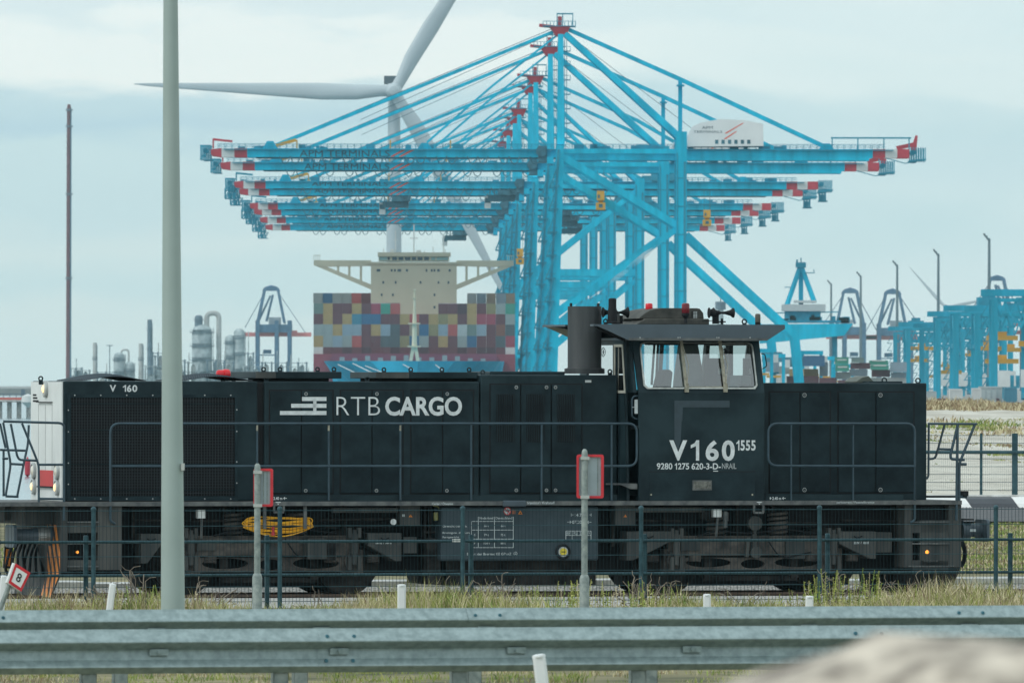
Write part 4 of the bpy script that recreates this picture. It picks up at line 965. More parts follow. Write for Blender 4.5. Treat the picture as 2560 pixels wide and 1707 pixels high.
a_.inputs[0].default_value = (0.82, 0.95, 0.95, 1); g_.inputs['Roughness'].default_value = 0.02; f_.inputs[0].default_value = 2.1
ml_ = N(t_, 'ShaderNodeMath', operation='MAXIMUM'); ml_.inputs[1].default_value = .27; t_.links.new(f_.outputs[0], ml_.inputs[0]); t_.links.new(ml_.outputs[0], mm_.inputs[0]); t_.links.new(a_.outputs[0], mm_.inputs[1]); t_.links.new(g_.outputs[0], mm_.inputs[2]); t_.links.new(mm_.outputs[0], o_.inputs[0])

loco = thing('locomotive', 'black diesel locomotive with white lettering and a central raised cab, standing behind the fences', 'locomotive', ORG, TH)
CW = -0.5            # plane of cab side, handrails, sill
HW = 2.0             # hood width
def LP(u, v, c): s, z = LSZ(u, v, c); return Vector((s, c, z))
def lbox(name, m, u0, u1, v0, v1, c0, c1, parent=None, bevel=0, build=True, mb=None):
    um = (u0 + u1) / 2; s0, s1 = LS(u0, c0), LS(u1, c0); z0, z1 = LSZ(um, v1, c0)[1], LSZ(um, v0, c0)[1]
    b_ = mb or MB(); b_.box(s0, s1, c0, c1, z0, z1)
    return b_.build(name, m, parent or loco, bevel=bevel) if build else b_
def ltext(mb, txt, u0, u1, v0, v1, c, bold=0.0):
    um = (u0 + u1) / 2; s0, s1 = LS(u0, c), LS(u1, c); z0, z1 = LSZ(um, v1, c)[1], LSZ(um, v0, c)[1]
    return text(mb, txt, lambda a, b_: (a, c, b_), s0, s1, z0, z1, bold)
def lpoly(mb, pts, c, th=0.0):
    q = [LSZ(u, v, c) for u, v in pts]
    if th: mb.prism(q, lambda a, b_, t: (a, t, b_), c, c + th)
    else: mb.add([(a, c, b_) for a, b_ in q], [tuple(range(len(q)))])
    return mb

SILL = 1252
# --- hood bodies
hood1 = lbox('radiator_hood', m_body, 158, 644, 952.5, SILL, 0, HW, bevel=0.02)
hood2 = lbox('engine_hood', m_body, 661, 1198, 953.5, SILL, 0, HW, bevel=0.02)
hood3 = lbox('front_equipment_hood', m_body, 1201, 1543, 937, SILL, 0.0, HW, bevel=0.02)
lbox('hood_joint', m_gap, 640, 664, 957, SILL, 0.05, HW - .05); lbox('hood_joint', m_gap, 1196, 1203, 957, SILL, 0.05, HW - .05)
hood4 = lbox('rear_hood', m_body, 1905, 2317, 957, SILL, 0, HW, bevel=0.02)
lbox('vestibule_block', m_body, 1540, 1600, 1003, SILL, 0.22, HW); lbox('door_step_post', m_bodyd, 1549, 1560, 990, SILL, -0.05, 0.2)
# white end of the radiator hood, red panel, end doors
sE = LS(158, 0)
def epanel(name, m, c0, c1, z0, z1, th=0.012, parent=None):
    b_ = MB(); b_.box(sE - th, sE + .001, c0, c1, z0, z1); return b_.build(name, m, parent or loco)
zt1 = LSZ(158, 952.5, 0)[1]; zs1 = LSZ(158, SILL, 0)[1]
wend = epanel('white_end_panel', m_wht, 0.02, HW - .0, zs1, zt1 - .01, .02)
zr0, zr1 = LSZ(120, 1217, 1)[1], LSZ(120, 1175, 1)[1]
epanel('red_panel', m_lred, 0.55, 1.45, zr0, zr1, .026, wend)
for c0 in (0.62, 1.05, 1.5): epanel('door_seam', m_walk, c0, c0 + .003, zs1 + .35, zt1 - .35, .023, wend)
epanel('grab_ledge', m_gap, .55, 1.45, zs1 + .19, zs1 + .21, .06, wend); epanel('grab_ledge', m_gap, .6, 1.5, LSZ(120, 1006, 1)[1], LSZ(120, 1004, 1)[1], .06, wend)
b_ = MB()
for k, (c0, c1) in enumerate(((1.60, 1.95), (1.68, 1.95), (1.74, 1.95))): b_.box(sE - .025, sE, c0 - .1, c1 - .1, zt1 - .30 + .045*k - .01, zt1 - .285 + .045*k)
b_.build('logo', m_gap, wend)
def lamp(c, z, r, lit, par):
    b_ = MB(); b_.lathe([(r * 1.0, -.02), (r * 1.2, .015), (r * 1.2, .055), (r, .065), (r * .9, .045)], (sE, c, z), (-1, 0, 0), 18); h_ = b_.build('headlight', mat('headlight_ring', (.45, .47, .46), .4, .3), par, smooth=True)
    b_ = MB(); b_.lathe([(r * .92, .045), (r * .6, .07), (.001, .08)], (sE, c, z), (-1, 0, 0), 18); b_.build('lens', m_lens if lit != 2 else m_lred, h_, smooth=True)
    if lit == 1: b_ = MB(); b_.lathe([(r * .55, .073), (r * .3, .085), (.001, .09)], (sE, c, z), (-1, 0, 0), 12); b_.build('bulb', m_lit, h_)
lamp(1.0, LSZ(110, 972, 1)[1], .105, 1, wend)
for c in (0.25, 1.75):
    lamp(c, LSZ(145, 1178, .3)[1], .10, 0, wend); lamp(c, LSZ(145, 1218, .3)[1], .10, 1, wend)
# --- radiator grille: frame, dark core, wires
fr = MB(); q = lambda a, b_, t: (a, t, b_)
o4 = [LSZ(168, 1251, -.02), LSZ(594, 1251, -.02), LSZ(594, 986, -.02), LSZ(168, 986, -.02)]
i4 = [LSZ(177, 1240, -.02), LSZ(587, 1240, -.02), LSZ(587, 994, -.02), LSZ(177, 994, -.02)]
fr.prism(o4, q, -.03, .0, [i4]); grf = fr.build('grille_frame', m_bodyd, loco)
core = MB(); core.box(i4[0][0], i4[1][0], -.004, -.001, i4[0][1], i4[2][1]); core.build('radiator_core', m_gap, grf)
wr = MB(); s0, s1, z0, z1 = i4[0][0], i4[1][0], i4[0][1], i4[2][1]
n = int((s1 - s0) / .042)
for k in range(1, n): x = s0 + (s1 - s0) * k / n; wr.box(x - .0035, x + .0035, -.02, -.014, z0, z1)
n = int((z1 - z0) / .042)
for k in range(1, n): z = z0 + (z1 - z0) * k / n; wr.box(s0, s1, -.024, -.019, z - .0035, z + .0035)
o = wr.build('wire_mesh', m_mesh, grf); tag(o, kind='stuff')
wr = MB()
for v in (1009, 1075, 1160, 1225): a = LSZ(300, v, 0)[1]; wr.box(s0, s1, -.028, -.018, a - .006, a + .006)
wr.split('mesh_bar', m_bodyd, grf)
for u, v in [(187 + 65*k, 987.8) for k in range(7)] + [(187 + 65*k, 1246.5) for k in range(7)] + [(171, 1025), (171, 1079), (171, 1157), (171, 1210), (592, 1024), (592, 1078), (592, 1154), (592, 1207)]:
    p = LP(u, v, -.035); b_ = MB(); b_.cyl(p, p + Vector((0, .012, 0)), .011, n=6); b_.build('bolt', m_chrome, grf)
# --- doors with recessed joints, seams and latch rings
def door(u0, u1, v0, v1, hood, c=0.0, ring=()):
    b_ = MB(); s0, z0 = LSZ(u0, v1, c); s1, z1 = LSZ(u1, v0, c)
    b_.box(s0 - .02, s1 + .02, c - .003, c + .01, z0 - .02, z1 + .02); j = b_.build('door_joint', m_gap, hood)
    b_ = MB(); b_.box(s0, s1, c - .014, c + .0, z0, z1); d = b_.build('door', m_bodyd, hood, bevel=.005)
    return d
def ring(u, v, hood, c=-.014, r=.022):
    p = LP(u, v, c); b_ = MB(); b_.tube([p + Vector((r * math.cos(a), -.006, r * math.sin(a))) for a in [2 * math.pi * k / 14 for k in range(14)]], 0.0055, 5, closed=True)
    b_.cyl(p, p + Vector((0, -.008, 0)), .005, n=8); b_.build('latch_ring', m_chrome, hood)
for u0, um, u1 in ((675, 753, 831), (852, 929.5, 1006), (1028, 1106, 1182)):
    door(u0, um - 1.1, 977, 1232, hood2); door(um + 1.1, u1, 977, 1232, hood2)
for u in (765, 942, 1118): ring(u, 984.5, hood2); ring(u - 1, 1226, hood2)
for k, (u0, u1) in enumerate(((1226, 1300), (1302.5, 1376.5), (1379, 1453))):
    d = door(u0, u1, 962, 1231, hood3); a, b2 = ((1241, 1286), (1316, 1361), (1392, 1437))[k]
    lbox('louvre_recess', m_gap, a, b2, 985, 1105, -.0165, -.013, parent=d)
    for q_ in range(8):
        uu = a + (q_ + .5) * (b2 - a) / 8; lbox('louvre_slat', m_body, uu - 1.2, uu + 0.9, 985.5, 1104.5, -.026, -.015, parent=d)
for u in (1290.6, 1366, 1388.6): ring(u, 968, hood3); ring(u, 1225, hood3)
for u0, um, u1 in ((1924, 1999, 2074), (2096, 2189, 2283)):
    door(u0, um - 1.1, 981, 1230, hood4); door(um + 1.1, u1, 981, 1230, hood4)
for u in (2011, 2201): ring(u, 987.5, hood4, r=.028); ring(u, 1224, hood4, r=.028)
# --- lettering
c_ = -.0155
b_ = MB()
for u0, u1, v0, v1 in ((755, 816, 992, 1002), (728, 816, 1009, 1019), (700, 816, 1027, 1037), (783, 791, 1000, 1029)):
    s0, z0 = LSZ(u0, v1, c_); s1, z1 = LSZ(u1, v0, c_); b_.box(s0, s1, c_ - .002, c_ + .001, z0, z1)
b_.build('logo', m_let, hood2)
b_ = MB(); ltext(b_, 'RTB', 841, 950, 992, 1037.5, c_ - .003, bold=-.014); ltext(b_, 'CARGO', 963, 1155, 991.5, 1039, c_ - .003, bold=.030); b_.build('lettering', m_let, hood2)
b_ = MB(); ltext(b_, 'V', 274, 290, 962, 979, -.003, bold=.03); ltext(b_, '1', 307, 315, 962, 979, -.003); ltext(b_, '6', 317, 328.5, 962, 979.5, -.003, bold=.03); ltext(b_, '0', 330.5, 343, 962, 979.5, -.003, bold=.03); b_.build('lettering', m_let, hood1)
# --- things on the hood roof
def eyelet(u, v, c, par, r=.032):
    p = LP(u, v, c); b_ = MB(); b_.tube([p + Vector((r * math.cos(a), 0, r * math.sin(a))) for a in [2 * math.pi * k / 10 for k in range(10)]], .012, 5, closed=True)
    b_.box(p.x - .03, p.x + .03, c - .012, c + .012, p.z - r - .06, p.z - r + .01); b_.build('lifting_eye', m_body, par)
for u, v, h_, c in ((102, 946, hood1, .3), (584, 947, hood1, .4), (665, 947, hood2, .1), (918, 948, hood2, .3), (1207, 931, hood3, .2), (1525, 929, hood3, .4), (2211, 950.5, hood4, .4), (2295, 951.5, hood4, .4)):
    eyelet(u, v, c, h_, .036 if u > 2200 else .03)
for u in (659, 700, 794, 835): eyelet(u, 923, .6, hood2, .028)
for u in (960, 1027, 1105, 1173): eyelet(u, 924, .6, hood2, .028)
def hump(u0, u1, vt, hood, wide=1.7):
    s0, s1 = LS(u0, .15), LS(u1, .15); zb_ = LSZ((u0 + u1) / 2, 952, .15)[1]; ht = LSZ((u0 + u1) / 2, vt, 1.0)[1] - zb_
    b_ = MB(); n1_, n2_ = 22, 10; vs = []
    for i in range(n1_ + 1):
        for j in range(n2_ + 1):
            a = i / n1_; c = j / n2_; prof = (math.sin(math.pi * a) ** 1.25) * (math.sin(math.pi * (0.12 + .76 * c)) ** .5)
            vs.append((s0 + (s1 - s0) * a, .15 + wide * c, zb_ + ht * prof))
    fs = [(i*(n2_+1)+j, i*(n2_+1)+j+1, (i+1)*(n2_+1)+j+1, (i+1)*(n2_+1)+j) for i in range(n1_) for j in range(n2_)]
    b_.add(vs, fs); o = b_.build('fan_guard', m_gap, hood)
    b_ = MB()
    for k in range(0, 60):
        a = -0.4 + 1.8 * k / 60
        for dirn in (1, -1):
            pts = []
            for j in range(9):
                c = j / 8; aa = a + dirn * .35 * (c - .5)
                if 0.02 < aa < .98:
                    prof = (math.sin(math.pi * aa) ** 1.25) * (math.sin(math.pi * (0.12 + .76 * c)) ** .5); pts.append((s0 + (s1 - s0) * aa, .15 + wide * c, zb_ + ht * prof + .006))
            if len(pts) > 2: b_.tube(pts, .006, 3)
    o = b_.build('guard_wire', m_visor, hood); tag(o, kind='stuff')
hump(205, 368, 935, hood1); hump(455, 636, 935, hood1)
# red roof lamp
p0 = LP(540, 935, .5); p1 = LP(575, 935, .5)
b_ = MB(); b_.lathe([(.01, 0), (.05, .01), (.062, .04), (.066, .10), (.060, .115), (.075, .12), (.075, .16), (.07, .2), (.05, .215), (.01, .22)], p0, (1, 0, 0), 16); b_.build('warning_lamp', mat('warning_lamp_red', (.70, .02, .03), .3, var=.06, scale=6), hood1, smooth=True)
b_ = MB(); b_.cyl(p0 + Vector((-.08, 0, -.03)), p0 + Vector((.05, 0, 0)), .008, n=6); b_.box(p0.x + .08, p0.x + .14, .47, .53, p0.z - .14, p0.z - .05); b_.build('lamp_bracket', m_gap, hood1)
# raised roof hatches
for u0, u1, um, v0, v1, ub0, ub1 in ((639, 854, 689, 929, 946, 672, 822), (940, 1194, 1022, 930, 946, 955, 1185)):
    h_ = lbox('roof_hatch', m_body, u0, u1, v0, v1, .1, 1.6, bevel=.008, parent=hood2); lbox('hatch_collar', m_gap, ub0, ub1, v1 - 1, 955, .25, 1.5, parent=hood2)
    b_ = MB(); s0, s1 = LS(u0 + .3, .09), LS(um, .09); za, zb2 = LSZ(um, v1 - 1, .09)[1], LSZ(um, v0 + 1, .09)[1]; b_.box(s0, s1, .085, .0995, za, zb2); b_.build('grey_side_plate', m_grey, h_)
lbox('roof_plate', m_body, 1225, 1412, 928.5, 938, .2, 1.4, bevel=.01, parent=hood3)
lbox('latch_plate', m_chrome, 1463, 1478, 950, 956, -.012, .0, parent=hood3)
lbox('roof_plate', m_body, 2172, 2256, 953, 958, .3, 1.4, parent=hood4)
b_ = MB(); pp = [LSZ(u, v, .6) for u, v in ((2141, 956.5), (2141, 953), (2156, 943), (2172, 939.5), (2184, 953), (2184, 956.5))]
b_.prism(pp, lambda a, b2, t: (a, t, b2), .6, 1.2); b_.build('intake_cowl', mat('cowl_olive_grey', (.10, .115, .095), .6), hood4, bevel=.015)
# --- exhaust stack
zc0 = LSZ(1461, 934, .55)[1]; zc1 = LSZ(1461, 766, .55)[1]; sc_ = LS(1461, .55); rr = .256
b_ = MB(); b_.lathe([(rr * 1.19, zc0), (rr * 1.19, zc0 + .075), (rr * 1.02, zc0 + .085), (rr, zc0 + .10), (rr, zc1), (rr * .93, zc1), (rr * .93, zc1 - .4)], (sc_, .55, 0), (0, 0, 1), 36); stk = b_.build('exhaust_stack', m_soot, loco, smooth=True)
for q_ in (-.84, .84): b_ = MB(); b_.box(sc_ + q_ * rr - .012, sc_ + q_ * rr + .012, .52, .58, zc1 - .02, zc1 + .05); b_.build('stack_lug', m_gap, stk)
# --- cab: lower body, sloped window band, roof
CF = HW + .5
cb0, cb1 = LS(1597, CW), LS(1911, CW)
z_b, z_m, z_t = LSZ(1750, SILL + 2, CW)[1], LSZ(1750, 981, CW)[1], LSZ(1750, 851, CW)[1]
tum = 0.26
b_ = MB(); b_.box(cb0, cb1, CW, CW + .05, z_b, z_m); b_.box(cb0, cb1, CF - .05, CF, z_b, z_m); b_.box(cb0, cb1, CW + .05, CF - .05, z_b, z_b + .1)
b_.box(cb1 - .05, cb1, CW + .05, CF - .05, z_b + .1, z_m); b_.box(cb0, cb0 + .05, .55, CF - .05, z_b + .1, z_m)
cab = b_.build('cab_body', m_body, loco, bevel=.008)
st0, st1 = LS(1580, CW + tum), LS(1897, CW + tum)   # top of the window band
def band(c_bot, c_top, out, name, holes, parent=cab):
    """sloped side wall between z_m and z_t, drawn in photo pixels on the near side"""
    def fn(a, b2, t):
        f = (b2 - z_m) / (z_t - z_m); return (a, c_bot + (c_top - c_bot) * f + t, b2)
    return fn
def sz(u, v):  # pixel on the sloped near side
    f = max(0, min(1, (981 - v) / 130)); c = CW + tum * f; s, z = LSZ(u, v, c); return s, z_m + (z_t - z_m) * f
outer = [(cb0, z_m), (cb1, z_m), (st1, z_t), (st0, z_t)]
win_px = [(1620, 968), (1612, 962), (1602, 870), (1605, 861), (1613, 858), (1868, 858), (1875, 861), (1879, 868), (1889, 962), (1883, 968)]
win_o = [(1614, 975), (1603, 962), (1596, 872), (1597, 858), (1606, 854.5), (1872, 854.5), (1881, 858), (1885, 868), (1896, 962), (1890, 974)]
hole = [sz(u, v) for u, v in win_px]
fn = band(CW, CW + tum, 0, '', [])
b_ = MB(); b_.prism(outer, fn, 0, .05, [hole]); b_.build('window_side', m_body, cab)
fr = MB(); fr.prism([sz(u, v) for u, v in [(1617, 972), (1608, 964), (1598.5, 871), (1601, 859), (1610, 855.5), (1870, 855.5), (1878, 859), (1882, 867), (1893, 963), (1887, 972)]], fn, -.022, .01, [hole]); wf = fr.build('window_frame', m_alu, cab)
def glass(pts, name='window_pane'):
    g = MB(); n_ = len(pts); g.add([fn(a, b2, .02) for a, b2 in pts], [tuple(range(n_))]); g.build(name, mg, cab)
glass([sz(u, v) for u, v in [(1618, 966), (1604, 864), (1701, 860), (1714, 966)]]); glass([sz(u, v) for u, v in [(1714, 966), (1701, 860), (1798, 860), (1811, 966)]]); glass([sz(u, v) for u, v in [(1811, 966), (1798, 860), (1874, 860), (1888, 966)]])
for (u0, v0, u1, v1, w) in ((1701, 852, 1715, 970, .045), (1798, 852, 1812, 970, .045)):
    a = Vector(fn(*sz(u0, v0), -.03)); c = Vector(fn(*sz(u1, v1), -.03)); d = MB(); d.beam(a, c, w, .03); d.build('window_bar', m_brass, wf)
    a2 = Vector(fn(*sz(u0 + 4, v0 + 14), -.055)); c2 = Vector(fn(*sz(u1 + 1, v1 - 12), -.05)); d = MB(); d.tube([a2, (a2 + c2) / 2 + Vector((.05, -.01, 0)), c2], .006, 6); d.cyl(c2, c2 + Vector((.01, 0, -.07)), .02, n=8)
    c3 = Vector(fn(*sz(u1, 972), -.03)); d.box(c3.x - .03, c3.x + .03, c3.y - .02, c3.y + .02, c3.z - .05, c3.z + .02); d.build('latch_rod', m_brass, wf)
for u0, u1, v in ((1612, 1702, 861), (1704, 1800, 860), (1714, 1810, 967.5)):
    a = Vector(fn(*sz(u0, v), -.012)); c = Vector(fn(*sz(u1, v), -.012)); d = MB(); d.beam(a, c, .02, .022); d.build('sash_rail', m_brass if v > 900 else m_gap, wf)
# tilt joints on the pillars
for u in (1588, 1900): pass
# far side band with a window, and both end walls with windows
fnf = lambda a, b2, t: (a, CF - tum * (b2 - z_m) / (z_t - z_m) - t, b2)
b_ = MB(); b_.prism(outer, fnf, 0, .05, [[(st0 + .12, z_m + .04), (st1 - .02, z_m + .04), (st1 - .10, z_t - .05), (st0 + .12, z_t - .05)]]); b_.build('window_side', m_body, cab)
for uu in (.33, .62): b_ = MB(); xx = st0 + (st1 - st0) * uu; b_.beam(fnf(xx, z_m + .1, .02), fnf(xx - .02, z_t - .05, .02), .06, .04); b_.build('window_bar', m_visor, cab)
def endwall(s_, cs, holes, name='end_wall', th=.05):
    b_ = MB(); b_.prism(cs, lambda a, b2, t: (s_ + t, a, b2), 0, th, holes); return b_.build(name, m_body, cab)
trap = [(CW + .03, z_m), (CF - .03, z_m), (CF - tum - .03, z_t), (CW + tum + .03, z_t)]
# left end: wide window over the hood
hole1 = [(.30, z_m + .04), (CF - .45, z_m + .04), (CF - .5, z_t - .07), (.30, z_t - .07)]
hole0 = [(-.34, z_m + .03), (.12, z_m + .03), (.12, z_t - .06), (-.20, z_t - .06)]
sL = (cb0 + st0) / 2 - .06
endwall(sL, trap, [hole1]); endwall(cb1 - .12, trap, [[(-.2, z_m + .12), (.9, z_m + .12), (.9, z_t - .07), (-.12, z_t - .07)], [(1.1, z_m + .12), (CF - .3, z_m + .12), (CF - .4, z_t - .07), (1.1, z_t - .07)]])
g = MB(); g.add([(sL + .02, a, b2) for a, b2 in hole1], [(0, 1, 2, 3)]); g.build('window_pane', mg, cab)
g = MB(); g.add([(cb1 - .09, a, b2) for a, b2 in [(-.2, z_m + .12), (CF - .3, z_m + .12), (CF - .3, z_t - .07), (-.2, z_t - .07)]], [(0, 1, 2, 3)]); g.build('window_pane', mg, cab)
# entry door at the left end, near side, set back over the walkway
dz = LSZ(1575, 976, -.2)[1]
dd = MB(); dd.prism([(-.42, z_b + .02), (.34, z_b + .02), (.34, z_t), (-.22, z_t)], lambda a, b2, t: (cb0 - .16 + t, a, b2), 0, .04, [[(-.30, dz), (.20, dz), (.20, z_t - .1), (-.17, z_t - .1)]]); ed = dd.build('cab_door', m_body, cab)
g = MB(); g.add([(cb0 - .14, a, b2) for a, b2 in [(-.30, dz), (.20, dz), (.20, z_t - .1), (-.17, z_t - .1)]], [(0, 1, 2, 3)]); g.build('door_pane', mg, ed)
b_ = MB(); b_.prism([(-.34, dz - .04), (.24, dz - .04), (.24, z_t - .06), (-.20, z_t - .06)], lambda a, b2, t: (cb0 - .175 + t, a, b2), 0, .015, [[(-.30, dz), (.20, dz), (.20, z_t - .1), (-.17, z_t - .1)]]); b_.build('door_window_frame', m_beige, ed)
p = LP(1588, 1017, -.45); b_ = MB(); b_.tube(arc([p + Vector((.06, 0, .165)), p + Vector((-.02, 0, .165)), p + Vector((-.05, 0, .12)), p + Vector((-.05, 0, -.14)), p + Vector((.0, 0, -.18)), p + Vector((.06, 0, -.18))], .05), .012, 6); b_.build('grab_handle', m_rail_, cab)
b_ = MB(); b_.box(p.x - .01, p.x + .035, -.47, -.44, p.z - .10, p.z + .11); b_.box(p.x - .05, p.x + .01, -.465, -.445, p.z - .01, p.z + .0); b_.build('lock_plate', m_letd, cab)
p = LP(1903, 902, -.2); b_ = MB(); b_.tube(arc([p + Vector((0, 0, .11)), p + Vector((.06, 0, .10)), p + Vector((.09, 0, -.08)), p + Vector((.02, 0, -.12))], .03), .008, 6); b_.build('mirror_bracket', m_gap, cab)
# cab lower side details: blanked patches, lower panel, plate, numbers
cc = CW - .003
patch = mat('paint_patch', (.030, .052, .066), .5, var=.15, scale=8)
b_ = MB(); lpoly(b_, [(1686, 1001), (1824, 1001), (1824, 1018), (1707, 1018), (1706, 1052), (1704, 1052), (1702, 1100), (1695, 1126), (1686, 1102)], cc - .001); b_.build('paint_patch', patch, cab)
b_ = MB(); s0, z0 = LSZ(1624, 1250, cc); s1, z1 = LSZ(1887, 1179.5, cc); b_.box(s0, s1, CW - .006, CW + .001, z0, z1); b_.build('lower_panel', m_bodyd, cab)
b_ = MB(); b_.box(s0 - .01, s1 + .01, CW - .004, CW + .001, z1, z1 + .012); b_.build('panel_joint', m_gap, cab)
for u, v in ((1628, 1236), (1881, 1236)): p = LP(u, v, CW - .008); b_ = MB(); b_.cyl(p, p + Vector((0, .01, 0)), .014, n=8); b_.build('screw', m_brass, cab)
b_ = MB(); s0, z0 = LSZ(1731, 1225, cc); s1, z1 = LSZ(1779, 1200, cc); b_.box(s0, s1, CW - .016, CW, z0, z1); pl = b_.build('builder_plate', m_walk, cab)
b_ = MB(); b_.box(s0 + .015, s1 - .015, CW - .018, CW - .01, z0 + .02, z1 - .02); b_.box(s0 + .05, s1 - .08, CW - .02, CW - .01, z0 + .05, z0 + .06); b_.build('plate_face', mat('plate_tarnished', (.16, .16, .14), .5, .4, var=.5, scale=20), pl)
b_ = MB(); ltext(b_, 'V', 1673, 1718, 1100, 1151, cc - .002, bold=.03); ltext(b_, '1', 1727, 1748, 1100, 1151, cc - .002); ltext(b_, '6', 1764, 1797, 1100, 1152, cc - .002, bold=.03); ltext(b_, '0', 1804.5, 1837, 1100, 1152, cc - .002, bold=.03)
ltext(b_, '1', 1841, 1848.5, 1100, 1125.5, cc - .002); ltext(b_, '5', 1851.5, 1862, 1100, 1126, cc - .002, bold=.03); ltext(b_, '5', 1864.5, 1875.5, 1100, 1126, cc - .002, bold=.03); ltext(b_, '5', 1878, 1889, 1100, 1126, cc - .002, bold=.03)
for q_, a_0, a_1 in (('9280', 1642, 1681), ('1', 1687, 1692.5), ('275', 1695, 1723), ('620-3-D-', 1729, 1802)): ltext(b_, q_, a_0, a_1, 1157, 1173, cc - .002, bold=.02); ltext(b_, 'NRAIL', 1805, 1841, 1157.5, 1171.5, cc - .002, bold=.01)
s0, z0 = LSZ(1783, 1178, cc); s1, z1 = LSZ(1795, 1176, cc); b_.box(s0, s1, cc - .003, cc, z0, z1); b_.build('lettering', m_let, cab)
# roof with flared visor
zr_b, zr_t = LSZ(1720, 850, CW + tum)[1], LSZ(1720, 811, CW)[1]
rt0, rt1 = LS(1483, CW), LS(1961, CW); rb0, rb1 = LS(1562, CW + .1), LS(1912, CW + .1)
CT0, CT1 = CW - .02, CF - .25
zlip = LSZ(1940, 822, CW)[1]
rf = MB()
# near visor plate and far visor plate, each with real thickness
def visor(cT, cB, sgn):
    pr = [(rb0, zr_b), (rb1, zr_b), (rt1, zlip), (rt1, zr_t), (rt0, zr_t)]
    f = lambda a, b2, t: (a, cT + (cB - cT) * (zr_t - b2) / (zr_t - zr_b) + t * sgn, b2)
    rf.prism(pr, f, 0, .03)
visor(CT0, CT0 - .02, 1); visor(CT1, CT1 + .02, -1)
# right end visor, left end visor with a notch for the stack
rf.hexa([(rb1 - .05, CT0 + .1, zr_b), (rb1, CT0 + .1, zr_b), (rb1, CT1 - .1, zr_b), (rb1 - .05, CT1 - .1, zr_b), (rt1 - .05, CT0, zlip), (rt1, CT0, zlip), (rt1, CT1, zlip), (rt1 - .05, CT1, zlip)])
rf.box(rt1 - .03, rt1 - .002, CT0 + .01, CT1 - .01, zlip, zr_t - .005)
for (c0, c1) in ((1.05, CT1 - .03),):
    rf.hexa([(rb0, c0, zr_b), (rb0 + .05, c0, zr_b), (rb0 + .05, c1, zr_b), (rb0, c1, zr_b), (rt0, c0, zr_t - .06), (rt0 + .05, c0, zr_t - .06), (rt0 + .05, c1, zr_t - .01), (rt0, c1, zr_t - .01)])
# top deck polygon with the notch
dk = [(rt0, CT0), (rt1, CT0), (rt1, CT1), (rt0, CT1), (rt0, 1.0), (rb0 + .05, 1.0), (rb0 + .05, .12), (rt0 + .3, -.2), (rt0, -.32)]
rf.prism(dk, lambda a, b2, t: (a, b2, t), zr_t - .03, zr_t)
rf.box(rb0 + .02, rb1 - .02, CT0 + .15, CT1 - .15, zr_b - .005, zr_b + .03)
roof = rf.build('cab_roof', m_visor, cab)
b_ = MB(); a = LSZ(1470, 812, .0); b_.prism([LSZ(1484, 812, -.3), LSZ(1502, 820, -.3), LSZ(1572, 850, -.3), LSZ(1560, 853, -.3), LSZ(1500, 826, -.3), LSZ(1486, 815, -.3)], lambda s_, z_, t: (s_, t, z_), -.32, -.26); b_.build('visor_stiffener', m_gap, roof)
b_ = MB(); b_.box(rb0 + .02, rb1 - .01, CT0 - .03, CT0 + .15, zr_b - .01, zr_b + .03); b_.build('drip_rail', m_walk, roof)
for u in (1599, 1694, 1699, 1791, 1796, 1874): p = LP(u, 844, CW - .02); b_ = MB(); b_.cyl(p + Vector((0, -.03, 0)), p, .010, n=6); b_.build('rivet', m_chrome, roof)
b_ = MB(); b_.prism([(cb0 + .02, CW + tum), (cb1 - .02, CW + tum), (cb1 - .02, CF - tum), (cb0 + .02, CF - tum)], lambda a, b2, t: (a, b2, t), z_t - .02, z_t + .01); b_.build('cab_ceiling', m_beige, cab)
# roof equipment
m_ac = mat('roof_unit_taupe', (.060, .062, .056), .65, spec=.25, var=.2, scale=5, col2=(.085, .082, .072))
ac0, ac1, acm = LS(1574, .7), LS(1756, .7), LS(1625, .7); zA0, zA1, zA2 = zr_t, LSZ(1660, 797, .7)[1], LSZ(1680, 770.5, .7)[1]
b_ = MB(); pf = [(ac0, zA0), (ac1, zA0), (ac1, zA1), (ac0 + .14, zA1 + .0)]; b_.prism(pf, lambda a, b2, t: (a, t, b2), .35, 1.6); u_ = b_.build('air_conditioner', m_ac, roof, bevel=.015)
a0 = LS(1583, .7); b_ = MB(); b_.prism([(a0, zA1), (LS(1746, .7), zA1), (LS(1744, .7), zA1 + .09), (LS(1736, .7), zA2 - .01), (LS(1728, .7), zA2), (LS(1640, .7), zA2), (LS(1612, .7), zA2 - .03), (LS(1596, .7), zA2 - .09), (a0 + .03, zA1 + .03)], lambda a, b2, t: (a, t, b2), .42, 1.5); b_.build('cover', m_ac, u_, bevel=.012)
for k in range(5):
    for q_ in range(3): lbox('vent_slot', m_gap if q_ < 1 else m_letd, 1728 + 5.2*q_, 1732 + 5.2*q_, 779 + 3.4*k, 781 + 3.4*k, .415, .42, parent=u_)
def beacon(u, v0, v1, r, c, m, base_v, name='beacon'):
    p = LP(u, v1, c); h = LSZ(u, v0, c)[1] - p.z; zb_ = LSZ(u, base_v, c)[1]
    b_ = MB(); b_.lathe([(r * .9, 0), (r, h * .1), (r, h * .8), (r * .85, h * .95), (r * .5, h)], p, (0, 0, 1), 16); o = b_.build(name, m, roof, smooth=True)
    b_ = MB(); b_.lathe([(r * .5, zb_ - p.z), (r * .35, -.08), (r * .8, -.05), (r, -.03), (r, 0.004)], p, (0, 0, 1), 12); b_.build('mount', m_gap, o)
beacon(1622.5, 758, 776, .056, .9, mat('beacon_red', (.75, .015, .03), .25, var=.05, scale=5), 806)
beacon(1714, 757.5, 783, .061, .1, mat('beacon_dark_red', (.16, .012, .02), .2, var=.2, scale=8), 808)
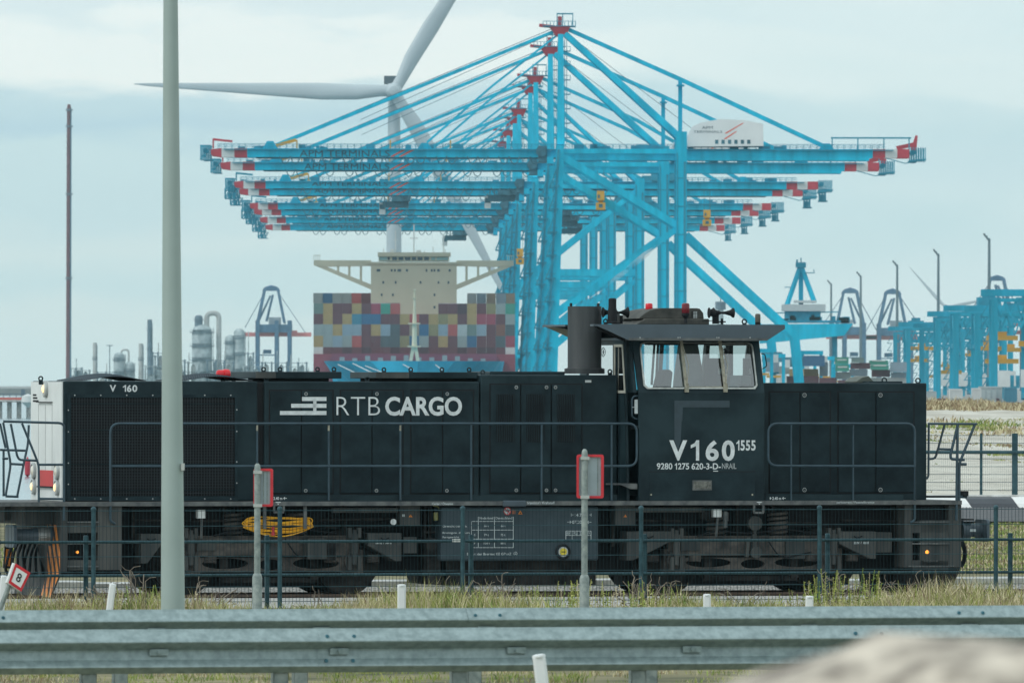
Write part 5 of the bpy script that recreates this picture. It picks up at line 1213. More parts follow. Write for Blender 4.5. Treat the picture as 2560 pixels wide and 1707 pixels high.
beacon(1894.5, 784, 806, .042, .2, mat('beacon_smoke', (.10, .09, .07), .3, var=.2, scale=8), 810)
b_ = MB(); p = LP(1531, 809, .2); b_.lathe([(.12, 0), (.12, .02), (.075, .03), (.070, .2), (.060, .24), (.060, .37), (.035, .385)], p, (0, 0, 1), 14); b_.build('antenna', m_gap, roof, smooth=True)
b_ = MB(); b_.box(LS(1533, .4), LS(1549, .4), .4, .5, zr_t, zr_t + .18); b_.build('antenna_box', m_walk, roof)
def horn(u0, u1, v, c, flip, r0=.015, r1=.078):
    p = LP(u0, v, c); L_ = LS(u1, c) - LS(u0, c); b_ = MB(); sgn = 1 if L_ > 0 else -1; L_ = abs(L_)
    b_.lathe([(.03, -.03), (.035, 0), (r0, .04), (r0 * 1.6, L_ * .45), (r1 * .6, L_ * .78), (r1, L_ * .95), (r1, L_), (r1 * .85, L_)], p, (sgn, 0, 0), 18); b_.build('horn', m_gap, roof, smooth=True)
horn(1532, 1507, 781, .3, 1); horn(1540, 1570, 781, .3, 1, r1=.085); horn(1797, 1834, 782, .3, 1, r1=.075); horn(1794, 1772, 782, .3, 1, r0=.05, r1=.08)
b_ = MB()
for u in (1790, 1553): p = LP(u, 808, .35); b_.box(p.x - .045, p.x + .03, .3, .4, p.z - .01, p.z + .17) if u > 1700 else b_.box(p.x - .01, p.x + .01, .3, .4, p.z - .01, p.z + .12)
p = LP(1804, 806, .35); b_.box(p.x - .05, p.x + .05, .3, .36, p.z, p.z + .02); b_.cyl((p.x, .33, p.z - .03), (p.x, .33, p.z + .06), .02, n=8); b_.tube([LP(1550, 801, .3), LP(1578, 803, .3)], .006, 5); b_.tube([LP(1756, 801.5, .3), LP(1784, 802, .3)], .006, 5)
b_.build('horn_bracket', m_gap, roof)
eyelet(1514, 803, .2, roof, .03); eyelet(1861, 804, .2, roof, .034)
# --- interior
b_ = MB(); b_.box(cb0 + .1, cb1 - .1, CW + .1, CF - .1, z_m - .55, z_m - .5); b_.build('cab_floor', m_interior, cab)
b_ = MB(); a, b2 = LS(1712, .9), LS(1772, .9); b_.prism([(a - .05, z_m - .5), (b2 + .1, z_m - .5), (b2 + .0, z_m + .12), (b2 - .12, z_t - .02), (a + .08, z_t - .02), (a, z_m + .2)], lambda s_, z_, t: (s_, t, z_), 1.1, 1.5); b_.build('control_cabinet', m_interior, cab)
b_ = MB(); a = LS(1815, .4); b_.prism([(a, z_m - .4), (a + .42, z_m - .4), (a + .55, z_m + .26), (a + .08, z_m + .26)], lambda s_, z_, t: (s_, t, z_), .4, 1.3); b_.build('control_desk', m_interior, cab)
b_ = MB(); p = LP(1650, 950, .6); b_.prism([(p.x - .12, p.z - .45), (p.x + .1, p.z - .45), (p.x + .16, p.z + .12), (p.x + .1, p.z + .17), (p.x + .02, p.z + .12)], lambda s_, z_, t: (s_, t, z_), .45, .9); b_.box(p.x - .1, p.x + .35, .4, .95, p.z - .5, p.z - .4); b_.build('seat', m_seat, cab, bevel=.03)
b_ = MB(); p = LP(1795, 925, .7); b_.box(p.x - .2, p.x + .12, .7, .8, p.z - .3, p.z + .18); b_.build('control_panel', m_seat, cab)
b_ = MB(); b_.box(p.x + .0, p.x + .05, .69, .70, p.z - .06, p.z + .02); b_.build('paper_note', m_wht, cab)
def fan(u, v, c, r):
    p = LP(u, v, c); b_ = MB()
    for rr_ in (r, r * .7, r * .35): b_.tube([p + Vector((rr_ * math.cos(a), 0, rr_ * math.sin(a))) for a in [2 * math.pi * k / 16 for k in range(16)]], .005, 4, closed=True)
    for k in range(12): a = k * math.pi / 6; b_.tube([p + Vector((.02 * math.cos(a), -.02, .02 * math.sin(a))), p + Vector((r * math.cos(a), 0, r * math.sin(a)))], .003, 3)
    for k in range(3):
        a = k * 2.1; b_.add([p + Vector((r * .8 * math.cos(a + q_), .02, r * .8 * math.sin(a + q_))) for q_ in (-.35, .35)] + [p + Vector((0, .02, 0))], [(0, 1, 2)])
    b_.cyl(p, p + Vector((0, .06, 0)), .03, n=8); b_.cyl(p + Vector((0, .04, 0)), p + Vector((0, .04, -.25)), .012, n=6); b_.build('cab_fan', m_seat, cab)
fan(1817, 880, 0.2, .09); fan(1517, 880, 1.2, .09)
b_ = MB()
for (u0, v0, u1, v1) in ((1636, 862, 1629, 962), (1645, 862, 1640, 962)): b_.beam(LP(u0, v0, 1.9), LP(u1, v1, 1.9), .03, .03)
b_.tube([LP(1855, 865, 1.0), LP(1833, 900, 1.0)], .012, 5); b_.tube([LP(1857, 862, 1.1), LP(1838, 888, 1.1)], .010, 5); b_.build('grab_pole', m_seat, cab)
# --- rounded lump standing in for the driver seen behind the door window
b_ = MB(); p = LP(1545, 935, .8)
b_.lathe([(.03, -.10), (.12, -.06), (.14, 0), (.10, .06), (.02, .09)], p, (0, 0, 1), 12); b_.build('driver_stand_in', mat('driver_stand_in_rust', (.28, .12, .10), .9, var=.3, scale=9), cab, smooth=True)

# --- sill, walkway plates and handrails
zs = LSZ(1200, 1252.5, CW)[1]; zsb = LSZ(1200, 1263, CW)[1]; sl, sr = LS(0, CW) - .25, LS(2404, CW)
b_ = MB(); b_.box(sl, sr, CW - .02, HW + .5, zsb, zs); sill = b_.build('walkway', m_walk, loco)
b_ = MB(); b_.box(LS(640, CW), LS(1545, CW), CW + .03, CW + .06, zs, zs + .09); b_.box(LS(1915, CW), LS(2260, CW), CW + .03, CW + .06, zs, zs + .09); b_.build('toe_board', m_body, sill)
b_ = MB(); b_.box(LS(1256, CW), LS(1314, CW), CW - .06, CW + .02, zsb - .02, zs + .012); b_.build('filler_cover', m_visor, sill, bevel=.02)
b_ = MB(); b_.box(LS(1536, CW), LS(1594, CW), CW + .05, -.05, LSZ(1560, 1212, CW)[1], LSZ(1560, 1208, CW)[1]); b_.prism([LSZ(1550, 1210, CW), LSZ(1594, 1209, CW), LSZ(1594, 1222, CW), LSZ(1578, 1222, CW)], lambda a, b2, t: (a, t, b2), CW + .02, CW + .06); b_.build('entry_step', m_walk, sill)
def rail(pts, c=CW, r=.0185, name='handrail', rad=.14, par=loco):
    b_ = MB(); b_.tube(arc([LP(u, v, c) if len(q_) == 2 else LP(u, v, q_[2]) for q_ in pts for u, v in [q_[:2]]], rad), r, 8); return b_.build(name, m_rail_, par, smooth=True)
hr = rail([(288, 1309), (276, 1302), (276, 1058.5), (1592, 1058.5), (1592, 1164.5), (277, 1165)])
for u in (643, 822, 1001, 1178, 1354, 1529): rail([(u, 1059), (u, 1250)], name='rail_post', r=.016, par=hr)
for u in (643, 822, 1001): b_ = MB(); p = LP(u, 1068, CW - .02); b_.box(p.x - .012, p.x + .012, CW - .025, CW, p.z - .05, p.z + .03); b_.build('bare_patch', m_brass, hr)
hr2 = rail([(2276, 1306), (2287, 1300), (2287, 1058.5), (1921, 1058.5), (1921, 1164), (2286, 1165)])
for u in (1978, 2133): rail([(u, 1059), (u, 1250)], name='rail_post', r=.012, par=hr2)
rail([(2287, 1165), (2287, 1250)], name='rail_post', par=hr2)
# left end railing
hl = rail([(160, 1300), (160, 1062), (150, 1057), (8, 1053)], rad=.1, name='end_railing')
FC = HW + .1
for pts, c in (([(55, 1058), (97, 1161), (97, 1262)], CW), ([(97, 1161), (158, 1161)], CW), ([(27, 1059), (43, 1140), (49, 1149), (91, 1151)], CW), ([(72, 1062), (70, 1110), (58, 1165), (43, 1240)], .4), ([(8, 1056), (27, 1160), (14, 1240)], .4), ([(25, 1159), (61, 1161)], .4), ([(0, 1124), (64, 1126)], 1.2), ([(0, 1058), (14, 1120)], 1.0), ([(9, 1125), (9, 1240)], 1.6), ([(6, 1146), (20, 1146)], 1.2), ([(14, 1240), (46, 1241)], .4), ([(97, 1246), (158, 1247)], CW)):
    rail(pts, c=c, name='rail_bar', rad=.08, par=hl, r=.018)
# right end railing
hr3 = rail([(2320, 1059), (2443, 1059.5)], name='end_railing')
for pts, c in (([(2362, 1060), (2345, 1122), (2338, 1146), (2320, 1147)], .3), ([(2346, 1122), (2378, 1123)], .3), ([(2395, 1060), (2376, 1138), (2378, 1147), (2411, 1149)], CW), ([(2437, 1061), (2398, 1160), (2398, 1252)], CW), ([(2394, 1064), (2391, 1300)], CW), ([(2396, 1160), (2416, 1160)], CW), ([(2394, 1241), (2417, 1242)], CW), ([(2322, 1059), (2321, 1190), (2316, 1197)], .05)):
    rail(pts, c=c, name='rail_bar', rad=.06, par=hr3, r=.022 if c == CW else .018)
b_ = MB(); p = LP(2414, 1235, CW); b_.box(p.x - .05, p.x + .03, CW - .05, CW + .1, p.z - .03, p.z + .05); b_.build('coupling_hook', m_gap, hr3)
b_ = MB(); b_.box(LS(2317, 0), LS(2402, 0), .0, .05, LSZ(2350, 1244, 0)[1], LSZ(2350, 1238, 0)[1]); b_.build('end_beam_rail', m_grey, hr3)

# --- underframe, bogies
zbt = zsb
b_ = MB(); b_.box(LS(165, .1), LS(2280, .1), .12, 1.85, .98, zsb - .001); b_.box(LS(200, .4), LS(2240, .4), .45, 1.55, .28, .985); b_.build('underframe', m_gap, loco)  # underframe, plus a lower near-black block standing in for the shade beneath
lbox('frame_rail', m_grey, 832, 995, 1269, 1281, -.3, -.2); lbox('frame_rail', m_grey, 1560, 1762, 1268, 1280, -.3, -.2)
WR = .50
def wheel(sx_, c, par):
    b_ = MB(); b_.lathe([(.08, -.09), (.10, -.085), (.36, -.03), (.41, -.05), (WR, -.06), (WR, .055), (WR + .028, .06), (WR + .028, .09), (.1, .09)], (sx_, c, WR), (0, 1, 0), 32); w = b_.build('wheel', m_rusty, par, smooth=True); return w
def bogie(ua, ub, lab):
    sa, sb = LS(ua, -.15), LS(ub, -.15); s_m = (sa + sb) / 2
    bo = MB(); zf0, zf1 = LSZ((ua + ub) / 2, 1388, -.15)[1], LSZ((ua + ub) / 2, 1342, -.15)[1]
    bo.box(sa - .1, sb + .1, -.15, -.02, zf0, zf1); bo.box(sa - .1, sb + .1, -.17, -.02, zf1, zf1 + .02); bo.box(sa + .1, sb - .1, -.1, 2.1, zf0 + .1, zf1 - .02)
    bo.box(sa - .1, sb + .1, 2.02, 2.15, zf0, zf1)
    B = bo.build('bogie_frame', m_gear, loco)
    b_ = MB(); b_.box(sa - .45, sb + .45, .42, 1.55, .1, .99); b_.build('bogie_dark_fill', m_gap, B)  # near-black block added as dark fill, imitating shade inside the bogie
    for sx_ in (sa, sb):
        for c in (.25, 1.75): wheel(sx_, c, B)
        b_ = MB(); b_.cyl((sx_, .2, WR), (sx_, 1.8, WR), .09, n=14); b_.build('axle', m_rusty, B)
        b_ = MB(); b_.box(sx_ - .17, sx_ + .17, -.14, .06, WR - .2, WR + .17); b_.cyl((sx_, -.2, WR), (sx_, -.1, WR), .14, n=14); b_.build('axle_box', m_gear, B, bevel=.02)
        # damper with lugs
        zu, zl = LSZ(ua, 1325, -.25)[1], LSZ(ua, 1412, -.25)[1]
        b_ = MB(); b_.cyl((sx_, -.25, zl + .16), (sx_, -.25, zu - .06), .055, n=12); b_.cyl((sx_, -.25, zl), (sx_, -.25, zl + .18), .04, n=10); b_.cyl((sx_, -.25, zu - .08), (sx_, -.25, zu), .035, n=8)
        b_.box(sx_ - .10, sx_ - .05, -.28, -.18, zu - .12, zu + .03); b_.box(sx_ + .05, sx_ + .10, -.28, -.18, zu - .12, zu + .03); b_.box(sx_ - .10, sx_ - .05, -.28, -.18, zl - .08, zl + .12); b_.box(sx_ + .05, sx_ + .10, -.28, -.18, zl - .08, zl + .12)
        b_.build('damper', m_grey, B)
    # lower equaliser with three arches
    z0, z1 = WR - .16, zf0 - .01; pts = [(sa + .1, z0), (sb - .1, z0), (sb - .1, z0 + .13), (sb - .16, z1 - .02), (sa + .16, z1 - .02), (sa + .1, z0 + .13)]
    def ell(cx, cz, rx, rz, n_=14): return [(cx + rx * math.cos(2 * math.pi * k / n_), cz + rz * math.sin(2 * math.pi * k / n_)) for k in range(n_)]
    zc = (z0 + z1) / 2 + .01; hh = (z1 - z0) / 2 - .035
    b_ = MB(); b_.prism(pts, lambda a, b2, t: (a, t, b2), -.12, -.04, [ell(s_m - .70, zc, .36, hh), ell(s_m, zc - .02, .19, hh), ell(s_m + .70, zc, .36, hh)]); b_.build('equaliser_beam', m_gear, B)
    def spring(sx_, z0, z1, r, turns, c=-.1, w=.018):
        b_ = MB(); n_ = int(turns * 12); b_.tube([(sx_ + r * math.cos(2 * math.pi * k / 12), c + r * math.sin(2 * math.pi * k / 12), z0 + (z1 - z0) * k / n_) for k in range(n_ + 1)], w, 5); b_.build('coil_spring', m_gear, B)
    for d_ in (.33, -.33): spring(sa + d_, WR - .02, zf0, .085, 4); spring(sb + d_, WR - .02, zf0, .085, 4)
    for d_ in (-.55, .42): spring(s_m + d_, zf1 + .02, zsb - .12, .14, 5, c=-.02, w=.026)
    # pull rod, brake cylinder, boxes
    b_ = MB(); b_.cyl((s_m, -.2, zf0 + .1), (s_m, -.2, zsb - .25), .035, n=8); b_.cyl((s_m, -.26, zsb - .28), (s_m, -.14, zsb - .28), .11, n=12); b_.cyl((s_m + .02, -.24, zf0 + .05), (s_m + .02, -.15, zf0 + .05), .09, n=12); b_.beam((s_m - .12, -.2, zf0 - .02), (s_m - .1, -.2, zf1), .05); b_.build('lift_link', m_grey, B)
    b_ = MB(); b_.tube(arc([(s_m - .9, -.2, zf1 + .02), (s_m - .6, -.22, zf1 + .10), (s_m - .1, -.22, zf1 + .05), (s_m + .5, -.2, zf1 + .12), (s_m + 1.0, -.2, zf1 + .05)], .15), .014, 6); b_.tube(arc([(s_m + .2, -.2, zf0 + .25), (s_m + .4, -.22, zf0 - .05), (s_m + .9, -.2, zf0 + .05)], .15), .012, 6); b_.build('brake_hose', m_gap, B)
    b_ = MB(); b_.box(s_m - 1.15, s_m - .85, -.18, -.1, zf0 + .08, zf1 - .04); b_.box(s_m + .5, s_m + .8, -.2, -.1, zf0 - .05, zf0 + .25); b_.split('cable_box', m_grey, B)
    # rods and brake blocks lower down
    b_ = MB(); b_.box(sa + .5, sa + .62, -.05, .2, .22, .8); b_.box(sb - .62, sb - .5, -.05, .2, .22, .8); b_.box(sa + .5, sb - .5, .0, .06, .18, .25); b_.build('brake_rigging', m_rusty, B)
    return B
bogie(474, 882, 'x'); bogie(1687, 2080, 'x')
# sand boxes
def sandbox(u0, u1, v0, v1, flip, text_u=None):
    a = LSZ(u0, v0, -.3); b2 = LSZ(u1, v1, -.3); s0, s1, zt2, zb2 = a[0], b2[0], a[1], b2[1]; hm = (zt2 - zb2)
    pr = [(s0, zt2), (s1, zt2), (s1, zb2), (s1 - .1, zb2), (s0, zt2 - hm * .45)] if not flip else [(s0, zt2), (s1, zt2), (s1, zt2 - hm * .35), (s0 + .1, zb2), (s0, zb2)]
    b_ = MB(); b_.prism(pr, lambda x, z, t: (x, t, z), -.3, .1); o = b_.build('sand_box', m_grey, loco, bevel=.01)
    b_ = MB(); cx = (s0 + s1) / 2; b_.tube([(cx - .07, -.33, zt2 - .07), (cx - .02, -.34, zt2 - .1), (cx + .06, -.33, zt2 - .07)], .012, 6); b_.build('lid_handle', m_gap, o)
    if text_u: b_ = MB(); ltext(b_, 'zand / Sand', text_u[0], text_u[1], 1351, 1359, -.303, .01); b_.build('lettering', m_letd, o)
sandbox(920, 1004, 1332, 1402, False, (939, 979)); sandbox(2098, 2190, 1328, 1396, False, (2135, 2172)); sandbox(1567, 1678, 1328, 1400, True); sandbox(352, 404, 1334, 1408, True)
lbox('equipment_box', m_grey, 1000, 1050, 1262, 1313, -.32, -.1); lbox('equipment_box', m_grey, 1008, 1042, 1342, 1382, -.2, .1); lbox('equipment_box', m_grey, 1539, 1588, 1262, 1313, -.32, -.1); lbox('equipment_box', m_grey, 2190, 2230, 1330, 1380, -.2, .1)
lbox('equipment_box', m_grey, 770, 817, 1346, 1397, -.3, -.15); lbox('equipment_box', m_rusty, 817, 840, 1345, 1400, -.28, -.15); lbox('equipment_box', m_rusty, 1754, 1782, 1268, 1297, -.3, -.15)
b_ = MB()
for u, c_ in ((1012, 0),): 
    p = LP(1006, 1285, -.325); q2 = LP(1013, 1292, -.325); b_.box(p.x, p.x + .035, -.325, -.319, p.z - .035, p.z)
b_.build('label_plate', m_letd, loco)
b_ = MB(); lpoly(b_, [(1022, 1292), (1031, 1292), (1026.5, 1285)], -.325); lpoly(b_, [(1559, 1292), (1567, 1292), (1563, 1285)], -.325); b_.build('warning_sign', m_orange, loco)
wb_ = lbox('junction_box', m_wht, 494, 514, 1274, 1295, -.4, -.3); lbox('junction_box', m_wht, 1784, 1804, 1272, 1292, -.4, -.3)
b_ = MB(); b_.cyl(LP(504, 1295, -.35), LP(503, 1345, -.3), .02, n=6); b_.cyl(LP(1794, 1292, -.35), LP(1790, 1340, -.3), .02, n=6); b_.cyl(LP(1814, 1278, -.35), LP(1814, 1318, -.33), .03, n=8); b_.cyl(LP(1814, 1280, -.36), LP(1814, 1302, -.36), .042, n=10); b_.split('conduit', m_walk, loco)
b_ = MB(); p = LP(984, 1304, -.35); b_.cyl(p, p + Vector((.02, .1, 0)), .045, n=14); b_.build('filler_cap', m_wht, loco)
b_ = MB(); b_.tube(arc([LP(1083, 1264, -.3), LP(1097, 1266, -.3), LP(1100, 1285, -.3)], .05), .008, 5); b_.cyl(LP(1090, 1280, -.3), LP(1090, 1300, -.3), .035, n=8); b_.build('drain_hose', mat('hose_yellowish', (.30, .30, .12), .6), loco)
# underframe clutter: pipes, brackets
b_ = MB()
for (u0, v0, u1, v1, r) in ((330, 1300, 640, 1302, .02), (600, 1316, 840, 1318, .016), (1060, 1330, 1100, 1330, .02), (1520, 1300, 1700, 1302, .018), (1960, 1306, 2050, 1306, .012), (2100, 1300, 2250, 1303, .02), (790, 1300, 1000, 1296, .02)): b_.cyl(LP(u0, v0, -.1), LP(u1, v1, -.1), r, n=6)
for u in (330, 430, 560, 595, 860, 1060, 1072, 1092, 1530, 1660, 1840, 1930, 2235, 2250): b_.box(LS(u, -.05), LS(u + 7, -.05), -.05, .1, .7, zsb)
b_.split('pipework', m_rusty, loco)
b_ = MB()
for (u0, v0, u1, v1) in ((685, 1262, 685, 1277), (709, 1262, 709, 1277), (684, 1280, 710, 1280), (1885, 1260, 1885, 1280), (1908, 1260, 1908, 1280), (1884, 1281, 1909, 1281)): b_.beam(LP(u0, v0, CW), LP(u1, v1, CW), .03, .03)
b_.split('jacking_bracket', m_walk, loco)
# middle tank with its inscriptions
TC = -.42
tank = lbox('fuel_tank', m_tank, 1103, 1497, 1266, 1401, TC, HW + .42, bevel=.03)
lbox('tank_bottom', m_rusty, 1115, 1490, 1399, 1462, -.1, 2.1); lbox('tank_end_bracket', m_rusty, 1068, 1102, 1345, 1460, -.2, .3)
tc_ = TC - .004; k6 = 1 / 5.88
def T(x, y): return 1100 + x * k6, 1240 + y * k6
b_ = MB()
def tline(x0, y0, x1, y1, w=.008):
    a = LP(*T(x0, y0), tc_); c = LP(*T(x1, y1), tc_); b_.beam(a, c, w, .003, up=(0, 1, 0))
for x in (465, 563, 800, 1077): tline(x, 368, x, 753)
for y in (368, 495, 627, 753): tline(465, y, 1077, y)
for x in (563, 800, 1077): tline(x, 300, x, 368)
for x in (1850, 2220): tline(x, 510, x, 640)
for y in (510, 573): tline(1850, y, 2220, y)
tline(1942, 510, 1942, 640, .005)
for s_, x0, x1, y0, y1 in (('Nederland', 583, 783, 302, 338), ('Deutschland', 820, 1062, 302, 338), ('Gewicht der Lok', 38, 400, 420, 455), ('Bremsgew. der Lok', 36, 443, 520, 557), ('Remgewicht', 36, 285, 585, 622), ('80 t', 650, 718, 418, 450), ('80 t', 897, 965, 418, 450),
                           ('G', 502, 528, 550, 584), ('79 t', 650, 718, 550, 584), ('75 t', 893, 962, 550, 584), ('P', 502, 528, 670, 704), ('100 t', 645, 735, 670, 704), ('88 t', 893, 965, 670, 704), ('Bauart der Bremse: KE GP mZ', 400, 1055, 828, 866),
                           ('14.7  m', 1985, 2165, 252, 300), ('07.20 m', 1945, 2150, 355, 402), ('REV', 1864, 1922, 522, 562), ('WLE', 1962, 2025, 522, 562), ('25.06.19', 2055, 2205, 522, 562)):
    (u0, v0), (u1, v1) = T(x0, y0), T(x1, y1); ltext(b_, s_, u0, u1, v0, v1, tc_, bold=.012)
for (x0, x1, y, dr) in ((1870, 1930, 378, 1), (2165, 2225, 380, -1)):
    tline(x0, y, x1, y, .007); e_ = x1 if dr > 0 else x0; tline(e_ - 22*dr, y - 20, e_, y, .007); tline(e_ - 22*dr, y + 20, e_, y, .007)
tline(1930, 272, 1962, 272, .007); tline(1930, 252, 1930, 295, .007); tline(2190, 272, 2222, 272, .007); tline(2222, 252, 2222, 295, .007)
p = LP(*T(1110, 842), tc_); b_.tube([p + Vector((.026 * math.cos(a), 0, .026 * math.sin(a))) for a in [2 * math.pi * k / 16 for k in range(16)]], .003, 4, closed=True); ltext(b_, 'G', *[T(1098, 0)[0], T(1122, 0)[0]], T(0, 828)[1], T(0, 856)[1], tc_, .02)
b_.build('lettering', mat('tank_lettering', (.52, .57, .57), .6, var=.12, scale=14), tank)
# signs on the tank
p = LP(*T(990, 217), tc_ - .001); ringp = [p + Vector((.054 * math.cos(a), -.002, .054 * math.sin(a))) for a in [2 * math.pi * k / 20 for k in range(20)]]
b_ = MB(); b_.cyl(p, p + Vector((0, .003, 0)), .055, n=20); sg = b_.build('no_smoking_sign', m_letd, tank)
b_ = MB(); b_.tube(ringp, .007, 5, closed=True); b_.beam(p + Vector((-.036, -.003, .036)), p + Vector((.036, -.003, -.036)), .012, .004, up=(0, 1, 0)); b_.build('red_ring', m_lred, sg)
b_ = MB(); b_.box(p.x - .03, p.x + .03, p.y - .002, p.y, p.z - .006, p.z + .006); b_.build('cigarette_mark', m_gap, sg)
b_ = MB(); a, c = LP(*T(1060, 260), tc_), LP(*T(1110, 195), tc_); b_.box(a.x, c.x, tc_ - .002, tc_, a.z, c.z); b_.build('orange_sign', mat('faded_orange', (.30, .11, .06), .6), tank)
b_ = MB(); lpoly(b_, [T(1145, 265), T(1215, 265), T(1180, 207)], tc_ - .001); ws = b_.build('warning_sign', m_orange, tank); b_ = MB(); lpoly(b_, [T(1168, 258), T(1192, 258), T(1180, 228)], tc_ - .003); b_.build('warning_mark', m_gap, ws)
p = LP(*T(1805, 815), TC); b_ = MB(); b_.lathe([(.105, .06), (.118, .0), (.118, -.02), (.10, -.025), (.095, .0), (.08, .01)], p, (0, 1, 0), 24); fc = b_.build('fuel_cap', m_gap, tank, smooth=True)
b_ = MB(); b_.cyl(p + Vector((0, -.03, 0)), p + Vector((0, .0, 0)), .075, n=20); b_.build('cap_body', m_chrome, fc); b_ = MB(); b_.cyl(p + Vector((0, -.036, 0)), p + Vector((0, -.03, 0)), .055, n=20); cy = b_.build('yellow_disc', mat('cap_yellow', (.70, .55, .04), .45), fc)
b_ = MB(); b_.box(p.x - .03, p.x + .03, p.y - .039, p.y - .035, p.z - .006, p.z + .006); b_.build('cap_slot', m_gap, fc)
# inscriptions on the sill
b_ = MB()
cs_ = CW - .024
for s_, u0, u1, v0, v1 in (('Carter / Ölwanne', 1080, 1133, 1254.5, 1261.5), ('brandstof / Kraftstoff', 1318, 1387, 1253, 1259.5), ('parkeerrem / Feststellbremse', 2092, 2186, 1252.5, 1259)):
    ltext(b_, s_, u0, u1, v0, v1, cs_, .01)
b_.build('lettering', m_letd, sill)
b_ = MB()
for u0 in (677, 1924):
    c = CW + .025
    ltext(b_, '2.40 m', u0 + 7, u0 + 29, 1241.5, 1249, c, .02)
    for x0, x1, dr in ((u0, u0 + 4, 1), (u0 + 32, u0 + 40, -1)):
        a, e = LP(x0, 1245, c), LP(x1, 1245, c); b_.beam(a, e, .008, .004, up=(0, 1, 0)); e2 = e if dr > 0 else a
        b_.beam(e2, e2 + Vector((-.02 * dr, 0, .018)), .008, .004, up=(0, 1, 0)); b_.beam(e2, e2 + Vector((-.02 * dr, 0, -.018)), .008, .004, up=(0, 1, 0))
for u0 in (688, 1891): lpoly(b_, [(u0, 1254), (u0 + 15, 1254), (u0 + 12, 1256), (u0 + 3, 1256)], cs_); lpoly(b_, [(u0 + 5, 1258), (u0 + 10, 1258), (u0 + 7.5, 1261)], cs_)
b_.build('marking', m_let, sill)
# end steps at both ends
def endstep(u0, u1, uo0, uo1, amb):
    b_ = MB(); c = -.45
    s0, s1, s2, s3 = LS(u0, c), LS(u1, c), LS(uo0, c), LS(uo1, c); z = lambda v: LSZ(u0, v, c)[1]
    b_.box(s0, s2, c, .05, z(1418), zsb); b_.box(s3, s1, c, .05, z(1418), zsb) if s1 - s3 > .02 else None
    b_.box(s2, s3, c + .01, .05, z(1332), z(1306)); b_.box(s2, s3, c + .01, .05, z(1425), z(1400)); o = b_.build('step_box', m_grey, loco, bevel=.008)
    b_ = MB(); b_.box(s2, s3, c + .18, c + .2, z(1400), z(1332)); b_.box(s2, s3, c + .18, c + .2, z(1306), zsb); b_.build('step_recess', m_gap, o)
    for v in (1303, 1357, 1414): b_ = MB(); b_.box(s2 - .01, s3 + .01, c - .03, c + .15, z(v + 3), z(v)); b_.build('step_tread', m_walk, o)
    p = LP(amb, 1379.5, c + .15); b_ = MB(); b_.box(p.x - .045, p.x + .03, p.y - .01, p.y + .03, p.z - .03, p.z + .03); l_ = b_.build('step_light', m_gap, o); b_ = MB(); b_.lathe([(.022, 0), (.018, .008), (.002, .012)], p + Vector((0, -.01, 0)), (0, -1, 0), 12); b_.build('lit_lens', m_amber, l_)
    return o
eb = endstep(2262, 2404, 2282, 2372, 2318); b_ = MB(); ltext(b_, 'Kondensat', 2311, 2346, 1398, 1404, -.455, .0); b_.build('lettering', m_walk, eb)
lbox('step_side', m_grey, 2300, 2404, 1300, 1418, -.44, .1, bevel=.01, parent=eb)
lbox('step_tread', m_walk, 2283, 2364, 1357, 1360, -.46, -.44, parent=eb); lbox('step_tread', m_walk, 2272, 2386, 1413, 1416, -.46, -.44, parent=eb)
p = LP(2318, 1379.5, -.45); b_ = MB(); b_.lathe([(.03, 0), (.024, .01), (.002, .014)], p, (0, -1, 0), 12); b_.build('step_light', m_amber, eb)
el = endstep(152, 300, 170, 246, 193)
lbox('side_plate', m_grey, 246, 305, 1264, 1424, -.47, .0, parent=el)
# right end: buffer beam, buffer, plough
lbox('buffer_beam', m_grey, 2330, 2402, 1262, 1418, .0, 2.0)
def buffer(u0, u1, uh0, uh1, v, rb, rh0, sgn, lab=None):
    c = .12; p = LP(u0, v, c); L_ = LS(u1, c) - LS(u0, c); b_ = MB()
    b_.lathe([(rb * 1.3, 0), (rb * 1.3, .03), (rb * 1.05, .04), (rb * 1.05, L_ * .45 * sgn), (rb * .92, L_ * .5 * sgn), (rb * .92, abs(L_))], p, (sgn, 0, 0), 22); o = b_.build('buffer', m_visor, loco, smooth=True)
    h0, h1 = LS(uh0, c), LS(uh1, c); a, e = min(h0, h1), max(h0, h1)
    b_ = MB(); b_.prism(rounded(c - rh0, c + rh0, p.z - .17, p.z + .17, .07), lambda y, z, t: (t, y, z), (a if sgn > 0 else e), (a if sgn > 0 else e) + .05 * sgn); hd = b_.build('buffer_head', m_visor, o, bevel=.012)
    b_ = MB(); b_.box(p.x + sgn * .15 - .05, p.x + sgn * .15 + .05, c - rb * 1.07, c - rb * 1.04, p.z - .02, p.z + .02); b_.build('label_plate', m_letd, o); return o
buffer(2402, 2452, 2452, 2470, 1325, .115, .29, 1)
bl = buffer(128, 30, 32, 10, 1339, .115, .29, -1)
p = LP(112, 1339, .12); b_ = MB(); b_.cyl((p.x - .12, .12, p.z), (p.x + .10, .12, p.z), .125, n=20); b_.build('buffer_sleeve', mat('worn_steel', (.30, .32, .31), .4, .4, var=.3, scale=9), bl, smooth=True)
b_ = MB(); b_.box(LS(2404, .1), LS(2430, .1), .0, .6, LSZ(2410, 1300, .1)[1], LSZ(2410, 1296, .1)[1]); b_.build('footboard', m_rusty, loco)
b_ = MB(); b_.prism([LSZ(2240, 1418, .1), LSZ(2402, 1418, .1), LSZ(2380, 1470, .1), LSZ(2362, 1480, .1), LSZ(2250, 1480, .1)], lambda x, z, t: (x, t, z), .1, 2.0); b_.build('rail_guard', m_rusty, loco)
b_ = MB(); b_.tube(arc([LP(2404, 1352, .5), LP(2413, 1375, .5), LP(2411, 1400, .5), LP(2402, 1416, .5)], .1), .035, 8); b_.build('air_hose', m_gap, loco)
